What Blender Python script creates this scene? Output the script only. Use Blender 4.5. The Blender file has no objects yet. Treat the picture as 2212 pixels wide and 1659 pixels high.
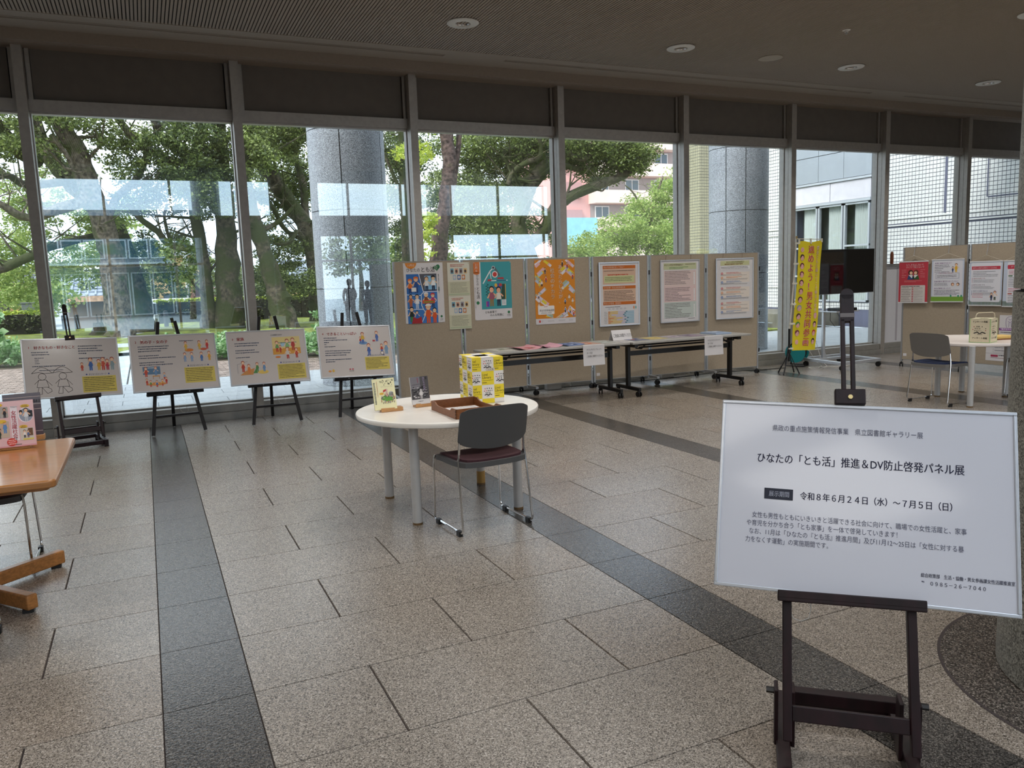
import bpy, math, random
import numpy as np
from mathutils import Vector, Matrix

scene = bpy.context.scene
COL = scene.collection
PI = math.pi

# ------------------------------------------------------------------ camera
CAM_H = 1.55
FPX, PITCH, YAW, ROLL = 1711.59, 0.133994, 0.428212, -0.0350484
cp, sp, cw, sw = math.cos(PITCH), math.sin(PITCH), math.cos(YAW), math.sin(YAW)
Fv = Vector((sw * cp, cw * cp, -sp)); Rv = Vector((cw, -sw, 0)); Uv = Rv.cross(Fv)
cr, sr = math.cos(ROLL), math.sin(ROLL)
R2 = Rv * cr + Uv * sr
U2 = Rv * -sr + Uv * cr
cam_data = bpy.data.cameras.new('camera')
cam_data.sensor_width = 36.0
cam_data.sensor_fit = 'HORIZONTAL'
cam_data.lens = FPX / 2212 * 36.0
cam_data.clip_start = 0.05
cam_data.clip_end = 400
cam = bpy.data.objects.new('camera', cam_data)
COL.objects.link(cam)
M = Matrix.Identity(4)
for i in range(3):
    M[i][0] = R2[i]; M[i][1] = U2[i]; M[i][2] = -Fv[i]
M[0][3], M[1][3], M[2][3] = 0, 0, CAM_H
cam.matrix_world = M
scene.camera = cam

# ------------------------------------------------------------------ world, sun, exposure
world = bpy.data.worlds.new('world'); scene.world = world
world.use_nodes = True
wn, wl = world.node_tree.nodes, world.node_tree.links
wn.clear()
w_out = wn.new('ShaderNodeOutputWorld'); w_bg = wn.new('ShaderNodeBackground')
w_tc = wn.new('ShaderNodeTexCoord'); w_map = wn.new('ShaderNodeMapping')
w_map.inputs['Scale'].default_value = (1, 1, 3.0)
w_no = wn.new('ShaderNodeTexNoise'); w_no.inputs['Scale'].default_value = 2.2; w_no.inputs['Detail'].default_value = 5
w_ramp = wn.new('ShaderNodeValToRGB')
w_ramp.color_ramp.elements[0].position = 0.38; w_ramp.color_ramp.elements[0].color = (0.62, 0.78, 0.98, 1)
w_ramp.color_ramp.elements[1].position = 0.60; w_ramp.color_ramp.elements[1].color = (0.93, 0.97, 1.0, 1)
wl.new(w_tc.outputs['Generated'], w_map.inputs['Vector']); wl.new(w_map.outputs['Vector'], w_no.inputs['Vector'])
wl.new(w_no.outputs['Fac'], w_ramp.inputs['Fac']); wl.new(w_ramp.outputs['Color'], w_bg.inputs['Color'])
w_bg.inputs['Strength'].default_value = 1.30
wl.new(w_bg.outputs['Background'], w_out.inputs['Surface'])

sun_d = bpy.data.lights.new('sun', 'SUN'); sun_d.energy = 1.9; sun_d.angle = math.radians(25); sun_d.color = (1.0, 0.97, 0.92)
sun = bpy.data.objects.new('sun', sun_d); COL.objects.link(sun)
sun.rotation_euler = Vector((1.0, 0.35, -1.05)).to_track_quat('-Z', 'Y').to_euler()

# unseen area lights added under the high hall roof to brighten the interior
for hx, hy in ((-4.5, -3.5), (-4.5, -7.5), (12.2, -3.5), (12.2, -7.5)):
    hl_d = bpy.data.lights.new('hall_fill_light', 'AREA'); hl_d.shape = 'RECTANGLE'; hl_d.size = 2.6; hl_d.size_y = 3.0; hl_d.energy = 55; hl_d.color = (1.0, .97, .93)
    hl_o = bpy.data.objects.new('hall_fill_light', hl_d); COL.objects.link(hl_o); hl_o.location = (hx, hy, 6.45)

scene.view_settings.view_transform = 'Standard'
scene.view_settings.look = 'None'
scene.view_settings.gamma = 1.0
scene.view_settings.use_curve_mapping = False
scene.view_settings.exposure = 1.34
cy = scene.cycles
cy.use_denoising = True
try:
    cy.denoiser = 'OPENIMAGEDENOISE'
    cy.denoising_input_passes = 'RGB_ALBEDO_NORMAL'
except Exception:
    pass
cy.max_bounces = 7; cy.diffuse_bounces = 4; cy.glossy_bounces = 4; cy.transmission_bounces = 4
cy.transparent_max_bounces = 16; cy.caustics_reflective = False; cy.caustics_refractive = False
cy.use_adaptive_sampling = True; cy.adaptive_threshold = 0.02
cy.sample_clamp_indirect = 6.0

# ------------------------------------------------------------------ materials
def lin(c):
    if isinstance(c, str):
        c = c.lstrip('#'); c = [int(c[i:i + 2], 16) / 255 for i in (0, 2, 4)]
    return tuple((x / 12.92 if x <= 0.04045 else ((x + 0.055) / 1.055) ** 2.4) for x in c[:3]) + (1,)

_mc = {}
def mat(color, rough=0.6, metal=0.0, name=None, spec=0.5, grain=0.0, gscale=60.0, bump=0.0, bscale=80.0, coat=0.0, trans=0.0, emit=None, estr=1.0, subs=0.0, stretch=None):
    key = (color, rough, metal, spec, grain, gscale, bump, bscale, coat, trans, emit, estr, subs, stretch)
    if key in _mc: return _mc[key]
    m = bpy.data.materials.new(name or 'mat'); m.use_nodes = True
    nt = m.node_tree; b = nt.nodes['Principled BSDF']
    b.inputs['Base Color'].default_value = lin(color)
    b.inputs['Roughness'].default_value = rough; b.inputs['Metallic'].default_value = metal
    b.inputs['Specular IOR Level'].default_value = spec
    if coat: b.inputs['Coat Weight'].default_value = coat; b.inputs['Coat Roughness'].default_value = 0.08
    if trans: b.inputs['Transmission Weight'].default_value = trans
    if emit: b.inputs['Emission Color'].default_value = lin(emit); b.inputs['Emission Strength'].default_value = estr
    if grain or bump:
        tc = nt.nodes.new('ShaderNodeTexCoord'); mp = nt.nodes.new('ShaderNodeMapping')
        nt.links.new(tc.outputs['Object'], mp.inputs['Vector'])
        if stretch: mp.inputs['Scale'].default_value = stretch
    if grain:
        n = nt.nodes.new('ShaderNodeTexNoise'); n.inputs['Scale'].default_value = gscale; n.inputs['Detail'].default_value = 4
        nt.links.new(mp.outputs['Vector'], n.inputs['Vector'])
        r = nt.nodes.new('ShaderNodeValToRGB')
        c = lin(color)
        r.color_ramp.elements[0].position = 0.35; r.color_ramp.elements[1].position = 0.65
        r.color_ramp.elements[0].color = tuple(max(0, v * (1 - grain)) for v in c[:3]) + (1,)
        r.color_ramp.elements[1].color = tuple(min(1, v * (1 + grain)) for v in c[:3]) + (1,)
        nt.links.new(n.outputs['Fac'], r.inputs['Fac']); nt.links.new(r.outputs['Color'], b.inputs['Base Color'])
    if bump:
        n2 = nt.nodes.new('ShaderNodeTexNoise'); n2.inputs['Scale'].default_value = bscale; n2.inputs['Detail'].default_value = 2
        nt.links.new(mp.outputs['Vector'], n2.inputs['Vector'])
        bp = nt.nodes.new('ShaderNodeBump'); bp.inputs['Strength'].default_value = bump; bp.inputs['Distance'].default_value = 0.01
        nt.links.new(n2.outputs['Fac'], bp.inputs['Height']); nt.links.new(bp.outputs['Normal'], b.inputs['Normal'])
    _mc[key] = m
    return m

def granite(name, stops, scale, rough, bump=0.0, bscale=120.0, coord='Object', spec=0.5):
    """speckled stone: random colour per small cell"""
    m = bpy.data.materials.new(name); m.use_nodes = True
    nt = m.node_tree; b = nt.nodes['Principled BSDF']; L = nt.links
    geo = nt.nodes.new('ShaderNodeNewGeometry')
    v = nt.nodes.new('ShaderNodeTexVoronoi'); v.inputs['Scale'].default_value = scale
    L.new(geo.outputs['Position'], v.inputs['Vector'])
    sep = nt.nodes.new('ShaderNodeSeparateColor'); L.new(v.outputs['Color'], sep.inputs['Color'])
    n0 = nt.nodes.new('ShaderNodeTexNoise'); n0.inputs['Scale'].default_value = 1.3; n0.inputs['Detail'].default_value = 3
    L.new(geo.outputs['Position'], n0.inputs['Vector'])
    ad = nt.nodes.new('ShaderNodeMath'); ad.operation = 'MULTIPLY_ADD'; ad.inputs[1].default_value = 0.16
    L.new(n0.outputs['Fac'], ad.inputs[0]); L.new(sep.outputs['Red'], ad.inputs[2])
    sb = nt.nodes.new('ShaderNodeMath'); sb.operation = 'SUBTRACT'; sb.inputs[1].default_value = 0.08
    L.new(ad.outputs[0], sb.inputs[0])
    r = nt.nodes.new('ShaderNodeValToRGB')
    while len(r.color_ramp.elements) < len(stops): r.color_ramp.elements.new(0.5)
    for e, (p, c) in zip(r.color_ramp.elements, stops):
        e.position = p; e.color = lin(c)
    L.new(sb.outputs[0], r.inputs['Fac']); L.new(r.outputs['Color'], b.inputs['Base Color'])
    b.inputs['Roughness'].default_value = rough; b.inputs['Specular IOR Level'].default_value = spec
    if bump:
        n = nt.nodes.new('ShaderNodeTexNoise'); n.inputs['Scale'].default_value = bscale; n.inputs['Detail'].default_value = 1.5
        L.new(geo.outputs['Position'], n.inputs['Vector'])
        bp = nt.nodes.new('ShaderNodeBump'); bp.inputs['Strength'].default_value = bump; bp.inputs['Distance'].default_value = 0.004
        L.new(n.outputs['Fac'], bp.inputs['Height']); L.new(bp.outputs['Normal'], b.inputs['Normal'])
    return m

def leafmat(name, stops, rough=0.45, tr=0.35):
    m = bpy.data.materials.new(name); m.use_nodes = True
    nt = m.node_tree; L = nt.links; b = nt.nodes['Principled BSDF']; out = nt.nodes['Material Output']
    g = nt.nodes.new('ShaderNodeNewGeometry'); r = nt.nodes.new('ShaderNodeValToRGB')
    while len(r.color_ramp.elements) < len(stops): r.color_ramp.elements.new(0.5)
    for e, (p, c) in zip(r.color_ramp.elements, stops):
        e.position = p; e.color = lin(c)
    L.new(g.outputs['Random Per Island'], r.inputs['Fac']); L.new(r.outputs['Color'], b.inputs['Base Color'])
    b.inputs['Roughness'].default_value = rough
    t = nt.nodes.new('ShaderNodeBsdfTranslucent'); L.new(r.outputs['Color'], t.inputs['Color'])
    mx = nt.nodes.new('ShaderNodeMixShader'); mx.inputs['Fac'].default_value = tr
    L.new(b.outputs['BSDF'], mx.inputs[1]); L.new(t.outputs['BSDF'], mx.inputs[2]); L.new(mx.outputs['Shader'], out.inputs['Surface'])
    return m

def barkmat(name, c1, c2, moss, mossamt):
    m = bpy.data.materials.new(name); m.use_nodes = True
    nt = m.node_tree; L = nt.links; b = nt.nodes['Principled BSDF']
    g = nt.nodes.new('ShaderNodeNewGeometry')
    n = nt.nodes.new('ShaderNodeTexNoise'); n.inputs['Scale'].default_value = 9; n.inputs['Detail'].default_value = 6; L.new(g.outputs['Position'], n.inputs['Vector'])
    r = nt.nodes.new('ShaderNodeValToRGB'); r.color_ramp.elements[0].position = .35; r.color_ramp.elements[1].position = .68
    r.color_ramp.elements[0].color = lin(c1); r.color_ramp.elements[1].color = lin(c2); L.new(n.outputs['Fac'], r.inputs['Fac'])
    n2 = nt.nodes.new('ShaderNodeTexNoise'); n2.inputs['Scale'].default_value = 1.6; n2.inputs['Detail'].default_value = 5; L.new(g.outputs['Position'], n2.inputs['Vector'])
    r2 = nt.nodes.new('ShaderNodeValToRGB'); r2.color_ramp.elements[0].position = 0.62 - mossamt * 0.4; r2.color_ramp.elements[1].position = 0.74 - mossamt * 0.4
    L.new(n2.outputs['Fac'], r2.inputs['Fac'])
    mx = nt.nodes.new('ShaderNodeMix'); mx.data_type = 'RGBA'; L.new(r2.outputs['Color'], mx.inputs['Factor']); L.new(r.outputs['Color'], mx.inputs['A']); mx.inputs['B'].default_value = lin(moss)
    L.new(mx.outputs['Result'], b.inputs['Base Color']); b.inputs['Roughness'].default_value = 0.9
    bp = nt.nodes.new('ShaderNodeBump'); bp.inputs['Strength'].default_value = 0.8; bp.inputs['Distance'].default_value = 0.05
    L.new(n.outputs['Fac'], bp.inputs['Height']); L.new(bp.outputs['Normal'], b.inputs['Normal'])
    return m

def glassmat(name, ior=2.35, tint=(0.962, 0.972, 0.972), gl=(0.78, 0.93, 1.0)):
    m = bpy.data.materials.new(name); m.use_nodes = True
    nt = m.node_tree; L = nt.links; nt.nodes.remove(nt.nodes['Principled BSDF']); out = nt.nodes['Material Output']
    t = nt.nodes.new('ShaderNodeBsdfTransparent'); t.inputs['Color'].default_value = tint + (1,)
    g = nt.nodes.new('ShaderNodeBsdfGlossy'); g.inputs['Roughness'].default_value = 0.0; g.inputs['Color'].default_value = gl + (1,)
    f = nt.nodes.new('ShaderNodeFresnel'); ge = nt.nodes.new('ShaderNodeNewGeometry')
    mr = nt.nodes.new('ShaderNodeMapRange'); mr.inputs['To Min'].default_value = ior; mr.inputs['To Max'].default_value = 1 / ior
    L.new(ge.outputs['Backfacing'], mr.inputs['Value']); L.new(mr.outputs['Result'], f.inputs['IOR'])
    mx = nt.nodes.new('ShaderNodeMixShader')
    L.new(f.outputs['Fac'], mx.inputs['Fac']); L.new(t.outputs['BSDF'], mx.inputs[1]); L.new(g.outputs['BSDF'], mx.inputs[2]); L.new(mx.outputs['Shader'], out.inputs['Surface'])
    return m

FRAME_C = '#a8a29b'
M_ALU = mat(FRAME_C, 0.42, 0.35, 'aluminium_frame', grain=0.05, gscale=20)
M_SILL = mat('#9a9893', 0.5, 0.3, 'aluminium_sill', grain=0.05, gscale=15)
M_DARKGAP = mat('#0c0b0b', 0.8, 0, 'dark_gap')
M_HEADPANEL = mat('#6b645d', 0.75, 0.0, 'head_panel_fabric', grain=0.04, gscale=8)
M_GLASS = glassmat('window_glass')
M_GLASS2 = glassmat('thin_glass', 1.45)
M_CHROME = mat('#d8d8d8', 0.12, 1.0, 'chrome', grain=0.03, gscale=30)
M_BLACK = mat('#101012', 0.45, 0, 'black_plastic', bump=0.05, bscale=200)
M_BLACKMETAL = mat('#141416', 0.35, 0.2, 'black_metal', bump=0.03, bscale=200)
M_STEEL = mat('#a3a4a6', 0.4, 0.5, 'steel', grain=0.04, gscale=30)
M_SILVER = mat('#c7cbd2', 0.3, 0.55, 'silver_paint', grain=0.03, gscale=30)
M_MAHOG = mat('#1c090d', 0.45, 0, 'dark_red_wood', spec=0.3, grain=0.35, gscale=30, stretch=(1, 1, 0.15))
M_DARKWOOD = mat('#151012', 0.5, 0, 'black_brown_wood', spec=0.3, grain=0.25, gscale=40, stretch=(1, 1, 0.2))
M_WOOD = mat('#a9713c', 0.4, 0, 'honey_wood', grain=0.2, gscale=14, stretch=(0.5, 6, 6), coat=0.15)
M_BEECH = mat('#b98a58', 0.5, 0, 'beech_wood', grain=0.15, gscale=30, stretch=(1, 1, 6))
M_TRAYWOOD = mat('#7b4a26', 0.5, 0, 'brown_wood', grain=0.2, gscale=40, stretch=(1, 6, 6))
M_WHITE = mat('#e9e4dc', 0.35, 0, 'white_laminate', grain=0.02, gscale=10, coat=0.2)
M_LEGPAINT = mat('#b4b3b2', 0.35, 0.1, 'grey_painted_leg', grain=0.03, gscale=20)
M_CORK = mat('#ab9d8a', 0.95, 0, 'beige_board_cloth', grain=0.07, gscale=90, bump=0.15, bscale=300)
M_PAPER = mat('#dedbdd', 0.55, 0, 'paper', grain=0.015, gscale=10)
M_GREYPL = mat('#4c4c4d', 0.55, 0, 'grey_plastic', bump=0.06, bscale=300)
M_GREYPL2 = mat('#6d6a66', 0.55, 0, 'warm_grey_plastic', bump=0.06, bscale=300)

# ------------------------------------------------------------------ geometry helpers
class MB:
    def __init__(s): s.v = []; s.f = []; s.m = []
    def _add(s, vs, fs, mi=0):
        k = len(s.v); s.v.extend(tuple(v) for v in vs); s.f.extend(tuple(i + k for i in f) for f in fs); s.m.extend([mi] * len(fs)); return s
    def box(s, x0, x1, y0, y1, z0, z1, mi=0, bottom=True):
        vs = [(x0, y0, z0), (x1, y0, z0), (x1, y1, z0), (x0, y1, z0), (x0, y0, z1), (x1, y0, z1), (x1, y1, z1), (x0, y1, z1)]
        fs = [(4, 5, 6, 7), (0, 1, 5, 4), (1, 2, 6, 5), (2, 3, 7, 6), (3, 0, 4, 7)] + ([(0, 3, 2, 1)] if bottom else [])
        return s._add(vs, fs, mi)
    def bar(s, p, q, w, d, up=(0, 0, 1), mi=0, w2=None, d2=None):
        p, q, up = Vector(p), Vector(q), Vector(up); t = (q - p).normalized()
        a = t.cross(up)
        if a.length < 1e-4: a = t.cross(Vector((0, 1, 0)))
        a.normalize(); b = a.cross(t).normalized()
        w2 = w if w2 is None else w2; d2 = d if d2 is None else d2
        vs = [p + a * sx * w / 2 + b * sy * d / 2 for sx, sy in ((-1, -1), (1, -1), (1, 1), (-1, 1))] + [q + a * sx * w2 / 2 + b * sy * d2 / 2 for sx, sy in ((-1, -1), (1, -1), (1, 1), (-1, 1))]
        return s._add(vs, [(0, 3, 2, 1), (4, 5, 6, 7), (0, 1, 5, 4), (1, 2, 6, 5), (2, 3, 7, 6), (3, 0, 4, 7)], mi)
    def tube(s, pts, r, n=8, mi=0, cap=True):
        pts = [Vector(p) for p in pts]; rs = list(r) if isinstance(r, (list, tuple)) else [r] * len(pts)
        a = None; vs = []; fs = []
        for i, p in enumerate(pts):
            t = (pts[min(i + 1, len(pts) - 1)] - pts[max(i - 1, 0)]).normalized()
            if a is None:
                a = t.cross(Vector((0, 0, 1)))
                if a.length < 1e-3: a = t.cross(Vector((0, 1, 0)))
            a = (a - t * a.dot(t)).normalized(); b = t.cross(a)
            vs += [p + (a * math.cos(2 * PI * k / n) + b * math.sin(2 * PI * k / n)) * rs[i] for k in range(n)]
        for i in range(len(pts) - 1):
            for k in range(n):
                fs.append((i * n + k, i * n + (k + 1) % n, (i + 1) * n + (k + 1) % n, (i + 1) * n + k))
        if cap:
            fs.append(tuple(range(n - 1, -1, -1))); fs.append(tuple((len(pts) - 1) * n + k for k in range(n)))
        return s._add(vs, fs, mi)
    def cyl(s, p, q, r, n=24, r2=None, mi=0, cap=True): return s.tube([p, q], [r, r if r2 is None else r2], n, mi, cap)
    def lathe(s, prof, n=32, c=(0, 0, 0), mi=0):
        vs = []; fs = []
        for r, z in prof:
            vs += [(c[0] + r * math.cos(2 * PI * k / n), c[1] + r * math.sin(2 * PI * k / n), c[2] + z) for k in range(n)]
        for i in range(len(prof) - 1):
            for k in range(n):
                fs.append((i * n + k, i * n + (k + 1) % n, (i + 1) * n + (k + 1) % n, (i + 1) * n + k))
        return s._add(vs, fs, mi)
    def prism(s, poly, lo, hi, axis='z', mi=0):
        def m3(u, v, w): return {'z': (u, v, w), 'y': (u, w, v), 'x': (w, u, v)}[axis]
        n = len(poly); vs = [m3(u, v, lo) for u, v in poly] + [m3(u, v, hi) for u, v in poly]
        fs = [tuple(range(n - 1, -1, -1)), tuple(range(n, 2 * n))] + [(k, (k + 1) % n, n + (k + 1) % n, n + k) for k in range(n)]
        return s._add(vs, fs, mi)
    def sph(s, c, r, sc=(1, 1, 1), n=12, m=8, mi=0):
        vs = [(c[0], c[1], c[2] - r * sc[2])]; fs = []
        for j in range(1, m):
            th = PI * j / m
            vs += [(c[0] + r * sc[0] * math.sin(th) * math.cos(2 * PI * k / n), c[1] + r * sc[1] * math.sin(th) * math.sin(2 * PI * k / n), c[2] - r * sc[2] * math.cos(th)) for k in range(n)]
        vs.append((c[0], c[1], c[2] + r * sc[2])); last = len(vs) - 1
        for k in range(n):
            fs.append((0, 1 + (k + 1) % n, 1 + k)); fs.append((last, 1 + (m - 2) * n + k, 1 + (m - 2) * n + (k + 1) % n))
            for j in range(m - 2):
                a = 1 + j * n
                fs.append((a + k, a + (k + 1) % n, a + n + (k + 1) % n, a + n + k))
        return s._add(vs, fs, mi)
    def mesh(s, name, mats, smooth=True, recalc=True):
        me = bpy.data.meshes.new(name); me.from_pydata([tuple(v) for v in s.v], [], s.f)
        for m in (mats if isinstance(mats, (list, tuple)) else [mats]): me.materials.append(m)
        if any(s.m): me.polygons.foreach_set('material_index', s.m)
        if recalc:
            import bmesh
            bm = bmesh.new(); bm.from_mesh(me); bmesh.ops.recalc_face_normals(bm, faces=bm.faces); bm.to_mesh(me); bm.free()
        if smooth:
            me.shade_smooth(); me.set_sharp_from_angle(angle=math.radians(38))
        me.update(); return me
    def build(s, name, mats, parent=None, smooth=True, bevel=0, loc=None, recalc=True):
        o = bpy.data.objects.new(name, s.mesh(name, mats, smooth, recalc)); COL.objects.link(o)
        if parent is not None: o.parent = parent
        if loc: o.location = loc
        if bevel:
            b = o.modifiers.new('bevel', 'BEVEL'); b.width = bevel; b.segments = 2; b.limit_method = 'ANGLE'
        return o

def tag(o, label=None, cat=None, group=None, kind=None):
    if label: o['label'] = label
    if cat: o['category'] = cat
    if group: o['group'] = group
    if kind: o['kind'] = kind
    return o

def thing(name, loc, rz=0.0, label=None, cat=None, group=None, kind=None):
    o = bpy.data.objects.new(name, None); COL.objects.link(o); o.location = loc; o.rotation_euler = (0, 0, rz); o.empty_display_size = 0.1
    return tag(o, label, cat, group, kind)

def copy_tree(o, parent=None):
    c = o.copy(); COL.objects.link(c); c.parent = parent
    for ch in list(o.children): copy_tree(ch, c)
    return c

def rbox(w, d, h, r, n=4):
    """rounded-corner prism outline, centred"""
    pts = []
    for cx, cy_, a0 in ((w / 2 - r, d / 2 - r, 0), (-w / 2 + r, d / 2 - r, PI / 2), (-w / 2 + r, -d / 2 + r, PI), (w / 2 - r, -d / 2 + r, 1.5 * PI)):
        for k in range(n + 1):
            a = a0 + PI / 2 * k / n; pts.append((cx + r * math.cos(a), cy_ + r * math.sin(a)))
    return pts

# ------------------------------------------------------------------ flat print (posters, signs, covers)
_fontcache = {}
class Print:
    """flat print on the face of a sheet. Sheet coords: u right, v up, origin lower left; face looks to -Y."""
    def __init__(s, y=-0.0008): s.v = []; s.f = []; s.mi = []; s.mats = []; s.y = y; s.tv = []; s.tf = []; s.tm = []; s.tmats = []
    def _m(s, c, L):
        m = mat(c, 0.6, name='ink')
        if m not in L: L.append(m)
        return L.index(m)
    def poly(s, pts, c, z=0):
        k = len(s.v); s.v += [(u, s.y - z * 0.00025, v) for u, v in pts]; s.f.append(tuple(range(k, k + len(pts)))); s.mi.append(s._m(c, s.mats))
    def rect(s, x0, y0, x1, y1, c, z=0): s.poly([(x0, y0), (x1, y0), (x1, y1), (x0, y1)], c, z)
    def ell(s, x, y, rx, ry, c, z=0, n=14, a0=0, a1=2 * PI):
        s.poly([(x + rx * math.cos(a0 + (a1 - a0) * k / n), y + ry * math.sin(a0 + (a1 - a0) * k / n)) for k in range(n + (a1 - a0 < 6.2))], c, z)
    def rrect(s, x0, y0, x1, y1, r, c, z=0):
        s.poly([((x0 + x1) / 2 + a, (y0 + y1) / 2 + b) for a, b in rbox(x1 - x0, y1 - y0, 0, r, 3)], c, z)
    def line(s, pts, w, c, z=0):
        for (x0, y0), (x1, y1) in zip(pts[:-1], pts[1:]):
            d = math.hypot(x1 - x0, y1 - y0) or 1e-6; nx, ny = -(y1 - y0) / d * w / 2, (x1 - x0) / d * w / 2
            ex, ey = (x1 - x0) / d * w / 3, (y1 - y0) / d * w / 3
            s.poly([(x0 - nx - ex, y0 - ny - ey), (x1 - nx + ex, y1 - ny + ey), (x1 + nx + ex, y1 + ny + ey), (x0 + nx - ex, y0 + ny - ey)], c, z)
    def greek(s, x0, y1, x1, n, lh, c, seed=1, h=0.36, z=1, full=0.9):
        r = random.Random(seed)
        for i in range(n):
            y = y1 - i * lh; x = x0; h_ = 0; e = x0 + (x1 - x0) * (full + (1 - full) * r.random()) if r.random() < .7 else x0 + (x1 - x0) * r.uniform(.4, .9)
            while x < e:
                w = lh * h * r.uniform(.4, 1.6)
                hh = lh * h * r.uniform(.7, 1)
                s.rect(x, y - hh, min(x + w, e), y, c, z); x += w + lh * h * .28
    def text(s, x, y, size, body, c, z=2, bold=0.0, align='LEFT', vertical=False, sx=1.0, rot=0.0, pitch=1.0):
        if vertical: body = '\n'.join(body)
        if bold > 0:
            for k in (-1, 0, 1): s.text(x + k * bold * size * .45, y, size, body, c, z, 0, align, False, sx, rot, pitch)
            return
        key = (body, bold, align, pitch)
        if key not in _fontcache:
            cu = bpy.data.curves.new('lettering', 'FONT'); cu.body = body; cu.size = 1; cu.resolution_u = 2; cu.offset = bold; cu.align_x = align; cu.space_line = pitch
            o = bpy.data.objects.new('lettering', cu); me = bpy.data.meshes.new_from_object(o)
            n = len(me.vertices); co = np.empty(n * 3, 'f'); me.vertices.foreach_get('co', co)
            _fontcache[key] = (co.reshape(-1, 3)[:, :2].tolist(), [tuple(p.vertices) for p in me.polygons])
            bpy.data.objects.remove(o); bpy.data.curves.remove(cu); bpy.data.meshes.remove(me)
        vs, fs = _fontcache[key]; k = len(s.tv); ca, sa = math.cos(rot), math.sin(rot)
        for a, b in vs:
            a, b = a * size * sx, b * size
            s.tv.append((x + a * ca - b * sa, s.y - z * 0.00025, y + a * sa + b * ca))
        s.tf += [tuple(i + k for i in f) for f in fs]; s.tm += [s._m(c, s.tmats)] * len(fs)
    def person(s, x, y, h, shirt='#4060a0', hair='#3a2018', skin='#f0c8a0', legs='#334466', z=2, arms=True, hat=None):
        """small printed figure, feet at x,y"""
        s.poly([(x - h * .10, y), (x - h * .02, y), (x, y + h * .3), (x + h * .02, y), (x + h * .10, y), (x + h * .10, y + h * .38), (x - h * .10, y + h * .38)], legs, z)
        s.poly([(x - h * .15, y + h * .34), (x + h * .15, y + h * .34), (x + h * .11, y + h * .68), (x - h * .11, y + h * .68)], shirt, z + 1)
        if arms:
            s.line([(x - h * .1, y + h * .63), (x - h * .22, y + h * .42)], h * .07, skin, z + 1); s.line([(x + h * .1, y + h * .63), (x + h * .24, y + h * .5)], h * .07, skin, z + 1)
        s.ell(x, y + h * .84, h * .145, h * .16, hair, z + 1); s.ell(x, y + h * .80, h * .115, h * .125, skin, z + 2)
        s.rect(x - h * .05, y + h * .80, x - h * .03, y + h * .83, '#402020', z + 3); s.rect(x + h * .03, y + h * .80, x + h * .05, y + h * .83, '#402020', z + 3)
        if hat: s.ell(x, y + h * .88, h * .16, h * .12, hat, z + 3, 10, 0, PI)
    def emit(s, parent):
        out = []
        for nm, v, f, mi, ms in (('print', s.v, s.f, s.mi, s.mats), ('lettering', s.tv, s.tf, s.tm, s.tmats)):
            if not f: continue
            me = bpy.data.meshes.new(nm); me.from_pydata(v, [], f)
            for m in ms: me.materials.append(m)
            me.polygons.foreach_set('material_index', mi); me.update()
            o = bpy.data.objects.new(nm, me); COL.objects.link(o); o.parent = parent; out.append(o)
        return out

# ================================================================== THE SETTING
FLOOR_STOPS = [(0.0, '#3c3732'), (0.12, '#544e48'), (0.30, '#777068'), (0.62, '#8d847a'), (0.88, '#9f968c'), (1.0, '#bbb3aa')]
M_TILE = granite('granite_floor_beige', FLOOR_STOPS, 260, 0.26, 0.26, 90, spec=0.6)
M_TILE2 = granite('granite_floor_beige_warm', [(p, c) for p, c in [(0.0, '#3c3630'), (0.14, '#554d45'), (0.32, '#776e64'), (0.62, '#8b8074'), (0.88, '#9b9085'), (1.0, '#b8aea4')]], 260, 0.27, 0.26, 90, spec=0.6)
M_STRIP = granite('granite_floor_dark', [(0.0, '#191817'), (0.3, '#2e2c2a'), (0.6, '#474340'), (0.85, '#5f5a55'), (1.0, '#756f68')], 260, 0.24, 0.30, 85, spec=0.6)
M_GROUT = mat('#3b3231', 0.9, 0, 'grout', grain=0.1, gscale=50)
M_COLIN = granite('granite_column_inner', [(0.0, '#3a3833'), (0.2, '#56534c'), (0.45, '#7b7970'), (0.75, '#8e8b81'), (1.0, '#a5a298')], 190, 0.45)
M_COLOUT = granite('granite_column_outer', [(0.0, '#4d5054'), (0.25, '#747a80'), (0.5, '#90969d'), (0.8, '#a7adb4'), (1.0, '#c6cbd0')], 140, 0.45)
M_CEIL = mat('#a3978a', 0.92, 0, 'ceiling_paint', grain=0.04, gscale=60)
M_CEILGAP = mat('#2e2924', 0.95, 0, 'ceiling_groove')
M_CEIL2 = mat('#a2978a', 0.9, 0, 'ceiling_border_paint', grain=0.03, gscale=60)
M_FASCIA = mat('#93867a', 0.85, 0, 'fascia_paint', grain=0.03, gscale=30)
M_WALLIN = mat('#9a9284', 0.85, 0, 'inner_wall_paint', grain=0.05, gscale=6)

XL, XR, YB, YW = -8.0, 16.2, -10.0, 9.80

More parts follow.
